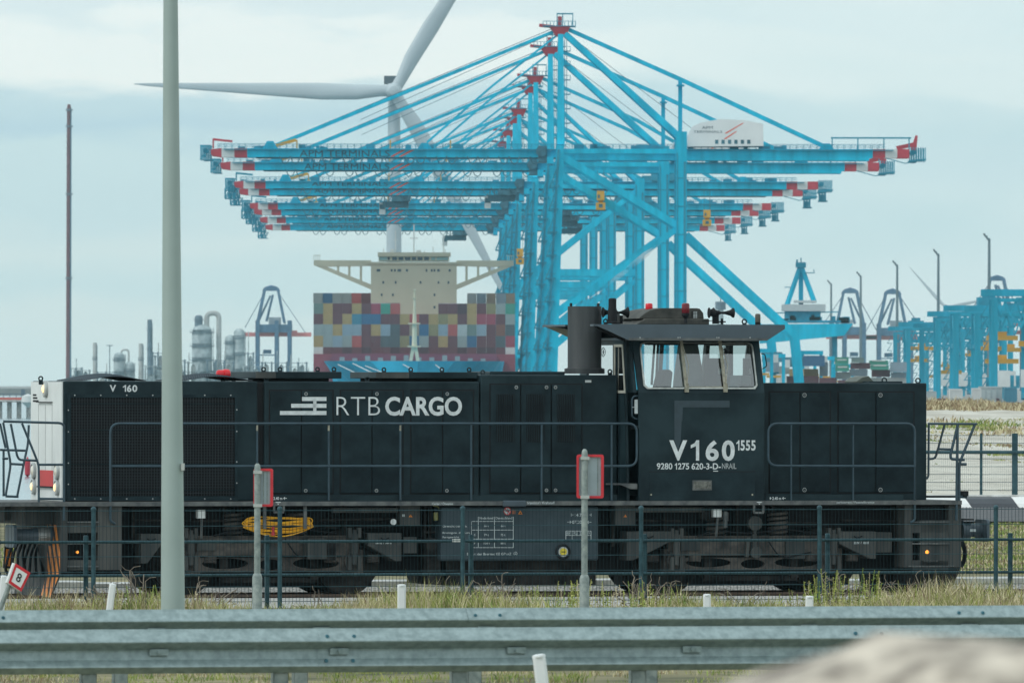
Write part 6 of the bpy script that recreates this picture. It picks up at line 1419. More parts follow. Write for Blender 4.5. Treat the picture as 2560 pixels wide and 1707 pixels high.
# left end: headstock, hoses, striped plough
lbox('buffer_beam', m_grey, 62, 146, 1264, 1310, .0, 2.0); lbox('buffer_beam', m_gap, 153, 168, 1266, 1440, .04, 1.95); lbox('buffer_beam', m_grey, 12, 58, 1262, 1300, .9, 2.2)
pw = MB(); sA, sB = LS(82, .7), LS(152, .05)
pp = [LP(150, 1358, .02), LP(150, 1418, .02), LP(141, 1482, .02), LP(118, 1490, .3), LP(82, 1484, .9), LP(80, 1425, 1.0), LP(78, 1358, 1.0), LP(112, 1358, .35)]
def panel(mb, pts, nrm, th):
    n_ = len(pts); vs = list(pts) + [p_ + nrm * th for p_ in pts]; mb.add(vs, [tuple(range(n_)), tuple(range(2*n_-1, n_-1, -1))] + [(i, (i+1) % n_, (i+1) % n_ + n_, i + n_) for i in range(n_)])
fz0, fz1, fzm = LSZ(115, 1490, .3)[1], LSZ(115, 1356, .3)[1], LSZ(115, 1430, .3)[1]
xf = LS(152, -.45) - .006; zh1 = LSZ(150, 1311, 0)[1]
panel(pw, [Vector((xf, -.45, zh1)), Vector((xf, 2.4, zh1)), Vector((xf, 2.4, fzm)), Vector((xf, -.45, fzm))], Vector((1, 0, 0)), .02)
panel(pw, [Vector((xf, -.45, fzm)), Vector((xf, 2.4, fzm)), Vector((xf - .10, 2.1, fz0)), Vector((xf - .10, -.25, fz0))], Vector((1, 0, 0)), .02)
plo = pw.build('snow_plough', m_grey, loco)
for k in range(9):
    b_ = MB(); n_ = 26
    for j in range(n_):
        za, zb_ = zh1 + (fz0 - zh1) * j / n_, zh1 + (fz0 - zh1) * (j + 1) / n_; q_ = []
        for z in (za, zb_):
            ca = -.55 + .27 * k - (zh1 - z) * .62 + .35; lo = -.45 if z > fzm else -.45 + .2 * (fzm - z) / (fzm - fz0); xx = xf - .004 - (.10 * (fzm - z) / (fzm - fz0) if z < fzm else 0)
            q_.append((xx, max(lo, min(.36, ca)), max(lo, min(.36, ca + .15)), z))
        if q_[0][2] - q_[0][1] < .004 and q_[1][2] - q_[1][1] < .004: continue
        (x0, a0, b0, z0), (x1, a1, b1, z1) = q_; b_.add([(x0, a0, z0), (x0, b0, z0), (x1, b1, z1), (x1, a1, z1)], [(0, 1, 2, 3)])
    if b_.v: b_.build('hazard_stripe', m_orange, plo)
lbox('corner_post', m_grey, 152, 168, 1310, 1428, -.47, -.3)
random.seed(4)
for k in range(8):
    u = 20 + 11 * k; b_ = MB(); b_.tube(arc([LP(u + 14, 1350 + (k % 3) * 4, .5 + .1*k), LP(u + 2, 1385, .45 + .08*k), LP(u - 8 + (k % 4) * 6, 1425 + 6 * (k % 3), .5), LP(u + 8 + 5 * (k % 2), 1440 - 3 * k % 9, .6)], .25), .022, 6); b_.build('air_hose', m_gap, loco, smooth=True)
b_ = MB(); p = LP(20, 1395, 1.2); b_.tube([p + Vector((-.12 + .15 * math.cos(a), 0, .25 * math.sin(a))) for a in [math.pi * (.5 + k / 8) for k in range(9)]], .04, 8); b_.beam(LP(22, 1365, 1.0), LP(18, 1420, 1.0), .12, .05); b_.build('coupling_hook', m_gap, loco)
b_ = MB(); b_.beam(LP(22, 1372, .98), LP(18, 1414, .98), .08, .02); b_.build('hazard_stripe', m_orange, loco)

# yellow cable hanging coiled on two hooks (lifts off, so a thing of its own)
cb = thing('cable_coil', 'coiled bright yellow cable hanging under the walkway of the locomotive', 'cable', W2(*LSZ(695, 1310, -.42)[:1], -.42, LSZ(695, 1310, -.42)[1]), TH)
oc = LP(695, 1312, -.42); random.seed(3)
m_cab = mat('cable_yellow', (.84, .42, .02), .5, var=.12, scale=5)
LH = (LS(785, -.42) - LS(607, -.42)) / 2
for k in range(9):
    a0, h0 = random.uniform(.86, 1.0), random.uniform(.045, .115); ox_, oz_ = random.uniform(-.03, .03), random.uniform(-.05, .05); pts = []
    for j in range(28):
        a = 2 * math.pi * j / 28; x = LH * a0 * math.cos(a); z = h0 * math.sin(a) + oz_ - .05 * (1 - (x / LH) ** 2)
        z += .018 * math.sin(3 * a + k); pts.append((x + ox_ - LS(695, -.42) + LS(695, -.42), -.02 * math.sin(a) + .004 * k, z))
    b_ = MB(); b_.tube(pts, .0095, 5, closed=True); b_.build('cable_loop', m_cab, cb, smooth=True)
for u in (662, 763): lbox('cable_hook', m_walk, u - 4, u + 4, 1262, 1321, -.46, -.44)
b_ = MB(); p = LP(683, 1338, -.4); b_.cyl(p, p + Vector((0, 0, .05)), .03, n=10); b_.cyl(p + Vector((0, 0, .05)), p + Vector((0, 0, .13)), .022, n=10); b_.build('red_plug', mat('plug_red', (.5, .04, .05), .5), loco)
# ------------------------------------------------------------------ fences, posts, guard rails, plants, rock
random.seed(31)
m_fence = mat('fence_green_grey', (0.022, 0.066, 0.084), 0.5, var=0.2, scale=9, spec=.3, col2=(0.035, 0.085, 0.102))
m_wire = mat('fence_wire', (0.012, 0.034, 0.042), 0.6, spec=.2)
m_galv = mat('galvanised_steel', (0.25, 0.325, 0.33), 0.45, 0.25, var=0.10, scale=16, col2=(0.32, 0.40, 0.405), bump=0.15, bscale=14)
m_galvp = mat('galvanised_post', (0.22, 0.27, 0.265), 0.6, 0.15, var=0.15, scale=14, col2=(0.30, 0.34, 0.32))
def frameP(u, v, c):
    s, z = LSZ(u, v, c); return s, z
# tall mesh fence (front) and tube railing just behind it
CFN = -13.2
fence = thing('mesh_fence', 'tall dark green wire mesh fence with round capped posts before the locomotive', 'fence', ORG, TH)
pu = [-1120, -665, -212, 234, 700, 1157, 1603, 2049, 2490, 2925, 3355, 3780]
posts = [LS(u, CFN) for u in pu]
zt_ = LSZ(1280, 1266, CFN)[1]; zg = lerp_prof(CFN) - .1
for s in posts:
    b_ = MB(); b_.cyl((s, CFN, zg), (s, CFN, zt_ - .03), .031, n=12); po = b_.build('post', m_fence, fence, smooth=True)
    b_ = MB(); b_.lathe([(.036, -.04), (.038, -.015), (.03, .0), (.012, .012)], (s, CFN, zt_), (0, 0, 1), 12); b_.build('post_cap', m_fence, po, smooth=True)
vh = [1274.5, 1312.5, 1350, 1387.5, 1425.5, 1463.5]; zw = [LSZ(1280, v, CFN)[1] for v in vh] + [LSZ(1280, 1500, CFN)[1]]
for a, c in zip(posts, posts[1:]):
    L_ = c - a - .06
    hb_ = MB()
    for z in zw:
        for q in (-.012, .012): hb_.cyl((a + .03, CFN + q, z), (c - .03, CFN + q, z), .0042, n=5)
    n_ = int(L_ / .05)
    o = hb_.build('mesh_panel', m_fence, fence, fixn=False)
    vb = MB()
    for k in range(n_ + 1): x = a + .03 + L_ * k / n_; vb.box(x - .0022, x + .0022, CFN - .002, CFN + .002, zw[-1] - .03, zw[0] + .03)
    tag(vb.build('mesh_wires', m_wire, o, fixn=False), kind='stuff')
CB = -12.7
rl = thing('tube_railing', 'lower dark green railing of two tubes right behind the mesh fence', 'railing', ORG, TH)
pb = [-1180, -715, -250, 215, 668, 1178, 1612, 2069, 2526, 2980, 3430, 3870]
z1, z2 = LSZ(1280, 1351.5, CB)[1], LSZ(1280, 1434, CB)[1]
for u in pb:
    s = LS(u, CB); b_ = MB(); b_.box(s - .03, s + .03, CB - .03, CB + .03, zg, z1 + .09); b_.build('post', m_fence, rl, bevel=.01)
for z in (z1, z2):
    b_ = MB(); b_.cyl((LS(-1200, CB), CB - .045, z), (LS(3890, CB), CB - .045, z), .021, n=10); b_.build('rail', m_fence, rl, smooth=True)
b_ = MB(); p = LSZ(1141, 1350, CB); b_.box(p[0] - .075, p[0] + .075, CB - .075, CB - .06, p[1] - .022, p[1] + .02); b_.build('white_tag', m_wht, rl)
# far fence in front of the sand, at the right
ff = thing('far_mesh_fence', 'thin dark fence with one strong tube, before the sand slope on the right', 'fence', (0, 266, 0))
for u, w in ((1960, .06), (2045, .035), (2127, .06), (2210, .035), (2294, .05), (2453, .035), (2537, .075), (2620, .035), (2704, .06), (2788, .035), (2871, .06), (2955, .035), (3040, .06)):
    x = P(u, 1100, 266).x; b_ = MB(); zt2 = P(u, 1083 if w < .08 else 1085, 266).z; b_.box(x - w, x + w, -.05, .05, -.05, zt2); b_.build('post', m_fence, ff)
x0, x1 = P(1950, 1100, 266).x, P(3050, 1100, 266).x
b_ = MB(); z = P(2450, 1130, 266).z; b_.cyl((x0, -.1, z), (x1, -.1, z), .045, n=8); b_.build('rail', m_fence, ff)
b_ = MB()
for k in range(8): z = P(2450, 1088 + 19.5*k, 266).z; b_.cyl((x0, 0, z), (x1, 0, z), .007, n=4)
for k in range(int((x1 - x0) / .05)): b_.box(x0 + .05*k, x0 + .05*k + .004, -.002, .002, P(2450, 1228, 266).z, P(2450, 1088, 266).z)
b_.build('mesh_panel', m_fence, ff, fixn=False)

# sign posts seen from behind
def signpost(u, vt, u0, u1, v0, v1, vj, label, Y):
    base = P(u, 1523, Y); zt3 = P(u, vt, Y).z; t = thing('sign_post', label, 'sign', (base.x, Y, base.z - .25)); k = Y / F; h = zt3 - base.z + .25; zj = P(u, vj, Y).z - base.z + .25
    b_ = MB(); b_.lathe([(8 * k, zj - .05), (8 * k, h - .05), (6.5 * k, h - .015), (3 * k, h)], n=14); b_.build('post', m_galvp, t, smooth=True)
    b_ = MB(); b_.lathe([(12.5 * k, -.3), (12.5 * k, zj - .02), (10 * k, zj + .012), (8 * k, zj + .02)], n=14); b_.build('sleeve', m_galvp, t, smooth=True)
    z0, z1_ = P(u, v1, Y).z - base.z + .25, P(u, v0, Y).z - base.z + .25; x0, x1 = (u0 - u) * k, (u1 - u) * k
    rr_ = mat('sign_rim_red', (.66, .035, .05), .4, var=.06, scale=6)
    b_ = MB(); b_.prism(rounded(x0, x1, z0, z1_, .022), lambda a, c, t_: (a, t_, c), .03, .075, [rounded(x0 + 6*k, x1 - 7*k, z0 + 6*k, z1_ - 6*k, .012)]); b_.build('sign_rim', rr_, t)
    b_ = MB(); b_.box(x0 + 5*k, x1 - 6*k, .055, .068, z0 + 5*k, z1_ - 5*k); sb = b_.build('sign_back', mat('sign_back_grey', (.40, .47, .50), .5, .3, var=.08, scale=5), t)
    b_ = MB(); b_.box(x0 + 24*k, x0 + 26*k, .05, .055, z0 + 8*k, z1_ - 8*k); b_.box(x1 - 16*k, x1 - 14*k, .05, .055, z0 + 8*k, z1_ - 8*k); b_.build('back_rib', m_galvp, sb)
    for zz in (z1_ - 9*k, z0 + 3*k):
        b_ = MB(); b_.box(-10 * k, 12 * k, -9 * k, .06, zz - 4*k, zz + 4*k); b_.build('clamp', mat('clamp_pale', (.50, .52, .50), .5, .3), t)
signpost(643, 1158, 633, 682, 1171, 1266, 1437, 'left one of the two red rimmed signs seen from behind on grey posts', 108)
signpost(1461, 1122, 1441, 1509, 1136, 1245, 1441, 'right one of the two red rimmed signs seen from behind, the larger panel', 104)
# leaning hectometre sign
Y = 98; t = thing('number_sign', 'small leaning white sign with a red border and the number 8 at the lower left', 'sign', (P(0, 1530, Y).x, Y, P(0, 1530, Y).z))
o_ = Vector(t.location)
q4 = [P(39, 1407, Y) - o_, P(76.5, 1431, Y) - o_, P(53.5, 1478, Y) - o_, P(21, 1456, Y) - o_]
ce = sum(q4, Vector()) / 4; inn = lambda f: [ce + (p_ - ce) * f for p_ in q4]
b_ = MB(); panel(b_, [p_ + Vector((-.015, .0, .002)) for p_ in q4], Vector((-.02, .05, 0)), 1.0); b_.build('sign_box', m_wht, t)
b_ = MB(); A_, B_ = q4, inn(.72); b_.add([p_ + Vector((0, -.012, 0)) for p_ in A_ + B_], [(i, (i+1) % 4, (i+1) % 4 + 4, i + 4) for i in range(4)]); b_.build('red_border', mat('sign_border_red', (.55, .02, .03), .4), t)
b_ = MB(); b_.add([p_ + Vector((0, -.010, 0)) for p_ in inn(.74)], [(0, 1, 2, 3)]); b_.build('sign_face', m_wht, t)
ex, ez = (q4[1] - q4[0]).normalized(), (q4[0] - q4[3]).normalized()
b_ = MB(); text(b_, '8', lambda a, c: ce + Vector((0, -.014, 0)) + ex * a + ez * c, -.024, .024, -.042, .042, .01); b_.build('lettering', m_gap, t)
b_ = MB(); b_.cyl(P(-14, 1560, Y + .05) - o_, P(26, 1455, Y + .05) - o_, .024, n=10); b_.build('post', m_galvp, t, smooth=True)
# white delineator stakes
m_stake = mat('stake_white_plastic', (.80, .82, .82), .4, var=.04, scale=3)
for (ut, vt, ub, vb, w, Y, lab) in ((10, 1440, 2, 1532, 17, 112, 'white roadside stake at the left edge behind the leaning number sign'), (282, 1460, 273, 1530, 17, 110, 'leaning white roadside stake just left of the lamp post'), (1004, 1462, 1004, 1530, 21, 112, 'white roadside stake standing between the two sign posts'),
                                    (1767.5, 1486, 1767.5, 1530, 19, 114, 'white roadside stake under the cab of the locomotive'), (2023.5, 1491, 2023.5, 1530, 20, 114, 'white roadside stake farthest right'), (1347, 1638, 1357, 1720, 33, 68, 'white roadside stake in front of the nearest guard rail')):
    k = Y / F; b0 = P(ub, vb, Y); t0 = P(ut, vt, Y); g0 = gz(b0.x, Y) - .05; dirv = (b0 - t0); b0 = t0 + dirv * ((t0.z - g0) / max(.01, (t0.z - b0.z)))
    t = thing('roadside_stake', lab, 'stake', b0, group='white roadside stakes'); d = (t0 - b0)
    b_ = MB(); b_.hexa([Vector((sx_ * w * k / 2, sy_ * .035, 0)) + Vector((0, 0, 0)) for sx_, sy_ in ((-1, -1), (1, -1), (1, 1), (-1, 1))] + [d + Vector((sx_ * w * k / 2, sy_ * .035, 0)) for sx_, sy_ in ((-1, -1), (1, -1), (1, 1), (-1, 1))]); b_.build('body', m_stake, t, bevel=.018)
    b_ = MB(); b_.lathe([(w * k * .52, -.01), (w * k * .50, .004), (w * k * .3, .010)], d, d.normalized(), 12); b_.build('cap', m_stake, t)
# lamp post
m_lp = mat('lamp_post_paint', (0.36, 0.44, 0.42), 0.5, 0.1, var=0.06, scale=1.2)
Y = 93; k = Y / F; b0 = P(433, 1523, Y); g0 = gz(b0.x, Y); t = thing('lamp_post', 'thick pale grey tapered lamp post rising out of the top of the photo', 'lamp post', (b0.x, Y, g0 - .02)); top = P(426.5, 0, Y) - Vector(t.location)
zb0 = b0.z - t.location.z; zt0 = top.z; rb, rt_ = 30 * k, 18.2 * k; sl = (rb - rt_) / (zt0 - zb0); H = zt0 + 3.2; xs_ = (top.x) / zt0
b_ = MB(); b_.cyl((0, 0, 0), (xs_ * H, 0, H), rb + sl * zb0, rb - sl * (H - zb0), 32); b_.build('pole', m_lp, t, smooth=True)
b_ = MB(); b_.tube(arc([(xs_ * H, 0, H - .1), (xs_ * H, 0, H + .3), (xs_ * H - 1.2, -.1, H + .5)], .3), .045, 8); b_.build('arm', m_lp, t); b_ = MB(); b_.hexa([(xs_*H-1.9, -.15, H+.42), (xs_*H-1.1, -.12, H+.42), (xs_*H-1.1, .12, H+.42), (xs_*H-1.9, .15, H+.42), (xs_*H-1.8, -.1, H+.56), (xs_*H-1.15, -.08, H+.58), (xs_*H-1.15, .08, H+.58), (xs_*H-1.8, .1, H+.56)]); b_.build('lamp_head', m_lp, t)
b_ = MB(); b_.cyl((0, 0, 0), (0, 0, .03), .22, n=20); b_.build('base_plate', m_lp, t)
b_ = MB(); p = P(458, 1166, Y - .11) - Vector(t.location); b_.box(p.x - .02, p.x + .01, -.10, -.02, p.z - .035, p.z + .03); b_.build('tag_plate', mat('tag_grey', (.5, .52, .5), .5), t)

# guard rails
prof = [(.31, .012), (.318, .006), (.318, .0), (.300, -.012), (.240, -.078), (.228, -.088), (.220, -.086), (.168, .002), (.155, .004), (.10, -.010), (.058, -.046), (.046, -.050), (.004, -.002), (.0, .004)]
def guardrail(Yc, slope, vtop, label, s_lo, s_hi, seg0, joint_u, post_u, name='guard_rail'):
    """beam parallel to the track"""
    x0 = 0.0; c0 = cof(0, Yc); s_lo, s_hi = LS(-1600, c0), LS(4200, c0); t = thing(name, label, 'guard rail', ORG, TH)
    zt3 = P(1280, vtop, Yc).z; z0 = zt3 - .31
    L_ = 4.0; sj = LS(joint_u, c0); k0 = int((s_lo - sj) / L_) - 1; segs = []
    s = sj + k0 * L_
    while s < s_hi:
        m = MB(); q = [(s + .0, 0), (s + L_ + .25, .004)] ; vs = []; off = random.uniform(-.004, .004)
        for (ss, o2) in ((s, -.006), (s + L_ + .3, .0)):
            for z, d in prof: vs.append((ss, c0 + d + o2 + off, z0 + z))
            for z, d in reversed(prof): vs.append((ss, c0 + d + o2 + off + .003, z0 + z))
        n_ = 2 * len(prof); m.add(vs, [(i, (i+1) % n_, (i+1) % n_ + n_, i + n_) for i in range(n_)] + [tuple(range(n_-1, -1, -1)), tuple(range(n_, 2*n_))])
        o = m.build('rail_beam', m_galv, t)
        for du in (.06, .26):
            for z in (.262, .085): b_ = MB(); b_.cyl((s + du, c0 - .075 - (.0 if z > .2 else -.03), z0 + z), (s + du, c0 - .02, z0 + z), .013, n=8); b_.build('bolt', m_cdk, o)
        for du in (.16, 1.49, 2.82): b_ = MB(); b_.box(s + du - .07, s + du + .07, c0 - .034, c0 - .02, z0 + .13, z0 + .175); b_.cyl((s + du, c0 - .05, z0 + .152), (s + du, c0 - .02, z0 + .152), .014, n=8); b_.build('post_bolt', m_galv, o)
        s += L_
    for u in post_u:
        s = LS(u, c0); gp = W2(s, c0); b_ = MB(); w = .055; b_.box(s - w, s + w, c0 + .02, c0 + .035, gz(gp.x, gp.y) - .1, z0 + .29); b_.box(s - w, s - w + .006, c0 + .02, c0 + .10, gz(gp.x, gp.y) - .1, z0 + .29); b_.box(s + w - .006, s + w, c0 + .02, c0 + .10, gz(gp.x, gp.y) - .1, z0 + .29)
        b_.build('post', m_galvp, t)
    return t
guardrail(73.4, 0, 1570, 'nearest galvanised steel guard rail running across the bottom of the photo', -6, 20, 0, 793, [-1150, -690, -230, 226, 705, 1152, 1600, 2050, 2500, 2950, 3400])
guardrail(79.6, 0, 1521, 'second galvanised guard rail just behind the nearest one, only its upper half in view', -6, 20, 0, 1165, [-1060, -600, -150, 305, 755, 1190, 1630, 2080, 2520, 2960, 3400])

# ------------------------------------------------------------------ plants
G = [mat('grass_green', (.13, .22, .045), .85, var=.35, scale=2, col2=(.26, .33, .08)), mat('grass_olive', (.23, .25, .08), .9, var=.35, scale=2, col2=(.38, .37, .13)), mat('grass_straw', (.44, .37, .21), .95, var=.3, scale=2, col2=(.62, .54, .35)), mat('grass_tan', (.28, .20, .12), .95, var=.3, scale=2), mat('leaf_yellow_green', (.24, .30, .06), .8, var=.3, scale=3, col2=(.36, .38, .09))]
def blade(mb, x, y, z, h, w, lean, az, mi):
    dx, dy = math.cos(az) * lean * h, math.sin(az) * lean * h; px, py = -math.sin(az + 1.1) * w, math.cos(az + 1.1) * w * .5 + w * .2
    px = w * random.uniform(.5, 1); py = w * random.uniform(-.5, .5)
    o = len(mb.v)
    mb.v += [(x - px, y - py, z), (x + px, y + py, z), (x + dx * .35 - px * .8, y + dy * .35, z + h * .55), (x + dx * .35 + px * .8, y + dy * .35, z + h * .55), (x + dx, y + dy, z + h * (1 - .3 * lean))]
    mb.f += [(o, o+1, o+3, o+2), (o+2, o+3, o+4)]; mb.mi += [mi, mi]
def tuft(mb, x, y, z, h, n, spread, pal, w=.006):
    for _ in range(n):
        a, r = random.uniform(0, 6.28), spread * random.random() ** .7
        blade(mb, x + r * math.cos(a), y + r * math.sin(a), z - .03, h * random.uniform(.5, 1.1), w * random.uniform(.6, 1.4), random.uniform(.1, .6), random.uniform(0, 6.28), random.choice(pal))
def weed(mb, x, y, z, h, mi):
    """upright leafy stem"""
    lean = random.uniform(-.15, .15); n = int(h / .022)
    o = len(mb.v); w = .004; mb.v += [(x - w, y, z), (x + w, y, z), (x + lean * h + w, y, z + h), (x + lean * h - w, y, z + h)]; mb.f.append((o, o+1, o+2, o+3)); mb.mi.append(mi)
    for k in range(n):
        f = (k + .5) / n; cx, cz = x + lean * h * f, z + h * f; a = random.uniform(0, 6.28); L_ = random.uniform(.025, .06) * (1.15 - f * .6); ww = L_ * .35
        dx, dy, dz_ = math.cos(a) * L_, math.sin(a) * L_, random.uniform(-.1, .7) * L_; o = len(mb.v)
        mb.v += [(cx, y, cz), (cx + dx * .5 - math.sin(a) * ww, y + dy * .5 + math.cos(a) * ww, cz + dz_ * .5 + .3 * ww), (cx + dx, y + dy, cz + dz_), (cx + dx * .5 + math.sin(a) * ww, y + dy * .5 - math.cos(a) * ww, cz + dz_ * .5 - .4 * ww)]
        mb.f.append((o, o+1, o+2, o+3)); mb.mi.append(mi)
vg = MB(); random.seed(5)
for i in range(3900):
    c = -14.6 - 11.5 * random.random() ** 1.1; s = random.uniform(-14, 18)
    p = W2(s, c); dens = mnoise.noise(Vector((p.x * .42, p.y * .25, 1.0))); d2 = mnoise.noise(Vector((p.x * .9, p.y * .5, 7.0)))
    if dens < -.12 and random.random() < .75: continue
    pal = [0, 1, 1, 2] if d2 > .12 else ([2, 2, 3, 1, 2] if d2 < -.08 else [1, 2, 2, 4, 1])
    base_h = .14 + .42 * max(0, dens + .15)
    tuft(vg, p.x, p.y, gz(p.x, p.y), base_h * random.uniform(.7, 1.3), 26, .16, pal)
for i in range(1400):
    c = -14.4 - 6 * random.random(); s = random.uniform(-13, 17); p = W2(s, c); dens = mnoise.noise(Vector((p.x * .55, 2.2, 5.0)))
    if dens < -.1: continue
    weed(vg, p.x, p.y, gz(p.x, p.y), random.uniform(.22, .5) * (.7 + dens), random.choice([4, 4, 1, 0, 2]))
o = vg.build('grass', G, fixn=False); tag(o, kind='stuff')
# verge below and behind the guard rails
vg = MB()
for i in range(1500):
    c = -64 + 9 * random.random() if i < 1100 else -62 + 24 * random.random(); s = random.uniform(-24, -2); p = W2(s, c)
    d2 = mnoise.noise(Vector((p.x * .6, p.y * .5, 9.0))); pal = [0, 0, 1, 4] if d2 > .05 else ([2, 2, 3, 1] if d2 < -.12 else [0, 1, 2])
    tuft(vg, p.x, p.y, gz(p.x, p.y), random.uniform(.05, .13), 22, .2, pal, .005)
o = vg.build('verge_grass', G, fixn=False); tag(o, kind='stuff')
# grass behind the track and on the sand slope
vg = MB()
for i in range(4200):
    y = 168 + 66 * random.random(); x = y * random.uniform(.0, .11) if i > 1500 else y * random.uniform(.037, .055); d2 = mnoise.noise(Vector((x * .4, y * .15, 2.0)))
    tuft(vg, x, y, gz(x, y), random.uniform(.05, .13) * (1 + max(0, d2)), 9, .35, [0, 0, 1, 2] if d2 > -.1 else [2, 3, 1], .016)
for i in range(90):
    y = 168 + 90 * random.random(); x = -y * random.uniform(.040, .055); tuft(vg, x, y, gz(x, y), random.uniform(.1, .3), 9, .3, [0, 1, 2], .016)
o = vg.build('meadow_grass', G, fixn=False); tag(o, kind='stuff')
vg = MB(); random.seed(9)
def dune_clump(x, y, r, h, pal, n):
    for _ in range(n):
        a, q = random.uniform(0, 6.28), r * random.random() ** .6; xx, yy = x + q * math.cos(a) * 1.5, y + q * math.sin(a); blade(vg, xx, yy, sandz(xx, yy) - .05, h * random.uniform(.5, 1.1) * (1 - .5 * q / r), .03, random.uniform(.2, .8), random.uniform(0, 6.28), random.choice(pal))
for i in range(110):
    y = random.uniform(390, 545); x = y * (random.uniform(.039, .057) if i < 46 else random.uniform(.02, .11)); dune_clump(x, y, random.uniform(.8, 2.4), random.uniform(.25, .7), [2, 2, 3, 3], 210)
for i in range(7):
    y = random.uniform(330, 372); x = y * random.uniform(.039, .057); dune_clump(x, y, random.uniform(.6, 1.6), random.uniform(.15, .4), random.choice([[2, 3], [0, 1, 1], [1, 2]]), 150)
for (u, Yd, r, h, pal) in ((2440, 362, 1.5, .7, [0, 0, 1]), (2410, 360, 1.0, .35, [0, 1]), (2475, 358, .8, .3, [1, 0]), (2540, 345, 1.5, .55, [2, 2, 3]), (2520, 335, 1.3, .25, [1, 3]), (2340, 350, .8, .3, [0, 1]), (2550, 330, .9, .3, [1, 0]), (2330, 338, .6, .2, [0, 1])):
    dune_clump(P(u, 1050, Yd).x, Yd, r * .9, h * .75, pal, 190)
for i in range(24):
    y = random.uniform(266, 330); x = y * random.uniform(.039, .056); dune_clump(x, y, random.uniform(.15, .5), random.uniform(.05, .16), [1, 2, 3, 0], 40)
o = vg.build('dune_grass', G, fixn=False); tag(o, kind='stuff')
# bare twiggy shrubs by the fence
m_twig = mat('dry_twig', (.17, .135, .11), .9, var=.3, scale=4, col2=(.30, .26, .21))
random.seed(15)
def shrub(u, h, n, lab, c=-13.9):
    s = LS(u, c); p = W2(s, c); t = thing('dry_shrub', lab, 'shrub', (p.x, p.y, gz(p.x, p.y) - .03), group='bare shrubs along the fence')
    m = MB()
    for _ in range(n):
        a = random.uniform(-1.2, 1.2); x, y, z = random.uniform(-.15, .15), random.uniform(-.1, .1), 0; pts = [(x, y, z)]; L_ = h * random.uniform(.5, 1.1)
        for j in range(5):
            a += random.uniform(-.55, .55); a = max(-1.4, min(1.4, a)); st = L_ / 5; x += math.sin(a) * st; z += math.cos(a) * st; y += random.uniform(-.02, .02); pts.append((x, y, z))
            if random.random() < .6: b = a + random.choice((-.9, .9)); q = st * random.uniform(.6, 1.6); m.tube([(x, y, z), (x + math.sin(b) * q * .5, y, z + math.cos(b) * q * .5), (x + math.sin(b + .3) * q, y, z + math.cos(b + .3) * q)], .004, 4)
        m.tube(pts, .0065, 4)
    m.build('stems', m_twig, t)
    m = MB()
    for _ in range(12): weed(m, random.uniform(-.3, .3), random.uniform(-.2, .2), 0, random.uniform(.1, .25) * h * 2, 0)
    m.build('leaves', G[1], t, fixn=False)
for u, h, n, lab in ((255, .5, 16, 'dry shrub left of the lamp post'), (330, .62, 22, 'bushy dry shrub just left of the lamp post behind the fence stake'), (520, .5, 18, 'dry shrub just right of the lamp post'), (800, .35, 9, 'small dry shrub halfway between lamp post and middle stake'), (1190, .62, 20, 'dry shrub with long bent stems under the grey fuel tank'), (1240, .5, 12, 'dry shrub right of the one with long bent stems'),
                    (1610, .55, 18, 'dry shrub beside the fence post under the cab'), (1660, .4, 10, 'low dry shrub right of the fence post under the cab'), (1840, .4, 9, 'thin dry shrub between the two right stakes'), (2080, .5, 20, 'dense dry shrub at the foot of the fence post under the rear hood'), (2200, .42, 16, 'low dry shrub under the sand box at the right'), (2290, .5, 18, 'dry shrub before the right end steps'), (2360, .45, 14, 'dry shrub at the right end of the locomotive')):
    shrub(u, h, n, lab)
# pale foreground rock, far out of focus
m_rock = mat('pale_rock', (.27, .225, .185), .9, var=.25, scale=9, col2=(.54, .47, .39), bump=.5, bscale=12, pos=(.38, .6))
Y = 13.0; k = Y / F
t = thing('boulder', 'big pale boulder, blurred, in the bottom right foreground', 'boulder', (P(2345, 1707, Y).x, Y, 1.9))
m = MB(); na, nb = 48, 24; vs = []
topz = P(2300, 1612, Y).z - 1.9
for i in range(nb + 1):
    for j in range(na):
        th, ph = math.pi * i / nb, 2 * math.pi * j / na; d = Vector((math.sin(th) * math.cos(ph), math.sin(th) * math.sin(ph), math.cos(th)))
        f = 1 + .16 * mnoise.noise(d * 1.7 + Vector((3, 1, 0))) + .07 * mnoise.noise(d * 5)
        vs.append((d.x * (.62 if d.x > 0 else .58) * f, d.y * .45 * f, topz - .30 + d.z * .30 * f * (1 if d.z > 0 else 2.2)))
fs = [(i*na+j, i*na+(j+1) % na, (i+1)*na+(j+1) % na, (i+1)*na+j) for i in range(nb) for j in range(na)]
m.add(vs, fs); m.build('rock', m_rock, t, smooth=True)
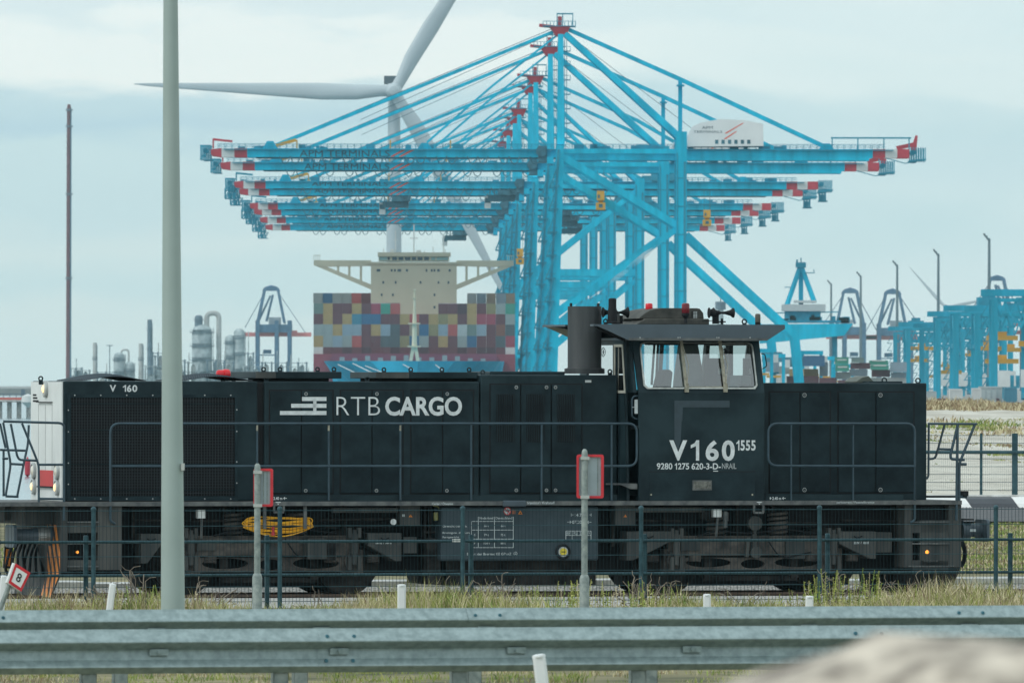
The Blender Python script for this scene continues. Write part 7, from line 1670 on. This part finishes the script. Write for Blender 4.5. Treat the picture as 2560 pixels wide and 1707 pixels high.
# thin exhaust haze over the stack
sm = MB(); p = W2(sc_, .55, zc1)
vs = []; n = 14; secs = [(0, 0, .2), (.2, .12, .26), (.45, .3, .34), (.75, .55, .42), (1.1, .85, .3)]
for dx, dz_, r in secs:
    for j in range(n): a = 2 * math.pi * j / n; vs.append((p.x + dx * CA + r * math.cos(a) * .6, p.y + dx * SA + r * math.cos(a) * .6 * 0 + r * math.sin(a), p.z + .01 + dz_ + r * math.cos(a) * .35 + .06))
fs = [(i*n+j, i*n+(j+1) % n, (i+1)*n+(j+1) % n, (i+1)*n+j) for i in range(len(secs)-1) for j in range(n)] + [tuple(range(n-1, -1, -1)), tuple((len(secs)-1)*n + j for j in range(n))]
sm.add(vs, fs)
ms = bpy.data.materials.new('exhaust_smoke'); ms.use_nodes = True; t_ = ms.node_tree; t_.nodes.clear(); o_ = N(t_, 'ShaderNodeOutputMaterial'); pv = N(t_, 'ShaderNodeVolumePrincipled'); t_.links.new(pv.outputs[0], o_.inputs['Volume'])
pv.inputs['Color'].default_value = (.9, .95, .97, 1); nz = N(t_, 'ShaderNodeTexNoise'); nz.inputs['Scale'].default_value = 2.4; nz.inputs['Detail'].default_value = 4
tcn = N(t_, 'ShaderNodeTexCoord'); mpn = N(t_, 'ShaderNodeMapping'); mpn.inputs['Rotation'].default_value = (0, R(35), 0); mpn.inputs['Scale'].default_value = (.6, 1, 2.6)
t_.links.new(tcn.outputs['Object'], mpn.inputs[0]); t_.links.new(mpn.outputs[0], nz.inputs['Vector'])
mr = N(t_, 'ShaderNodeMapRange'); mr.inputs[1].default_value = .5; mr.inputs[2].default_value = .75; mr.inputs[3].default_value = 0; mr.inputs[4].default_value = 2.2
t_.links.new(nz.outputs[0], mr.inputs[0]); t_.links.new(mr.outputs[0], pv.inputs['Density'])
SMOKE = True
if SMOKE: tag(sm.build('exhaust_smoke', ms), kind='stuff')

# nothing deeper than thing > part > sub-part
def depth(o):
    d = 0
    while o.parent: o = o.parent; d += 1
    return d
bpy.context.view_layer.update()
for o in list(S.objects):
    while depth(o) > 2:
        par = o.parent; assert par is not None
        m_ = o.matrix_world.copy(); o.parent = par.parent
        o.matrix_parent_inverse = Matrix.Identity(4); o.matrix_basis = (o.parent.matrix_world.inverted() @ m_)
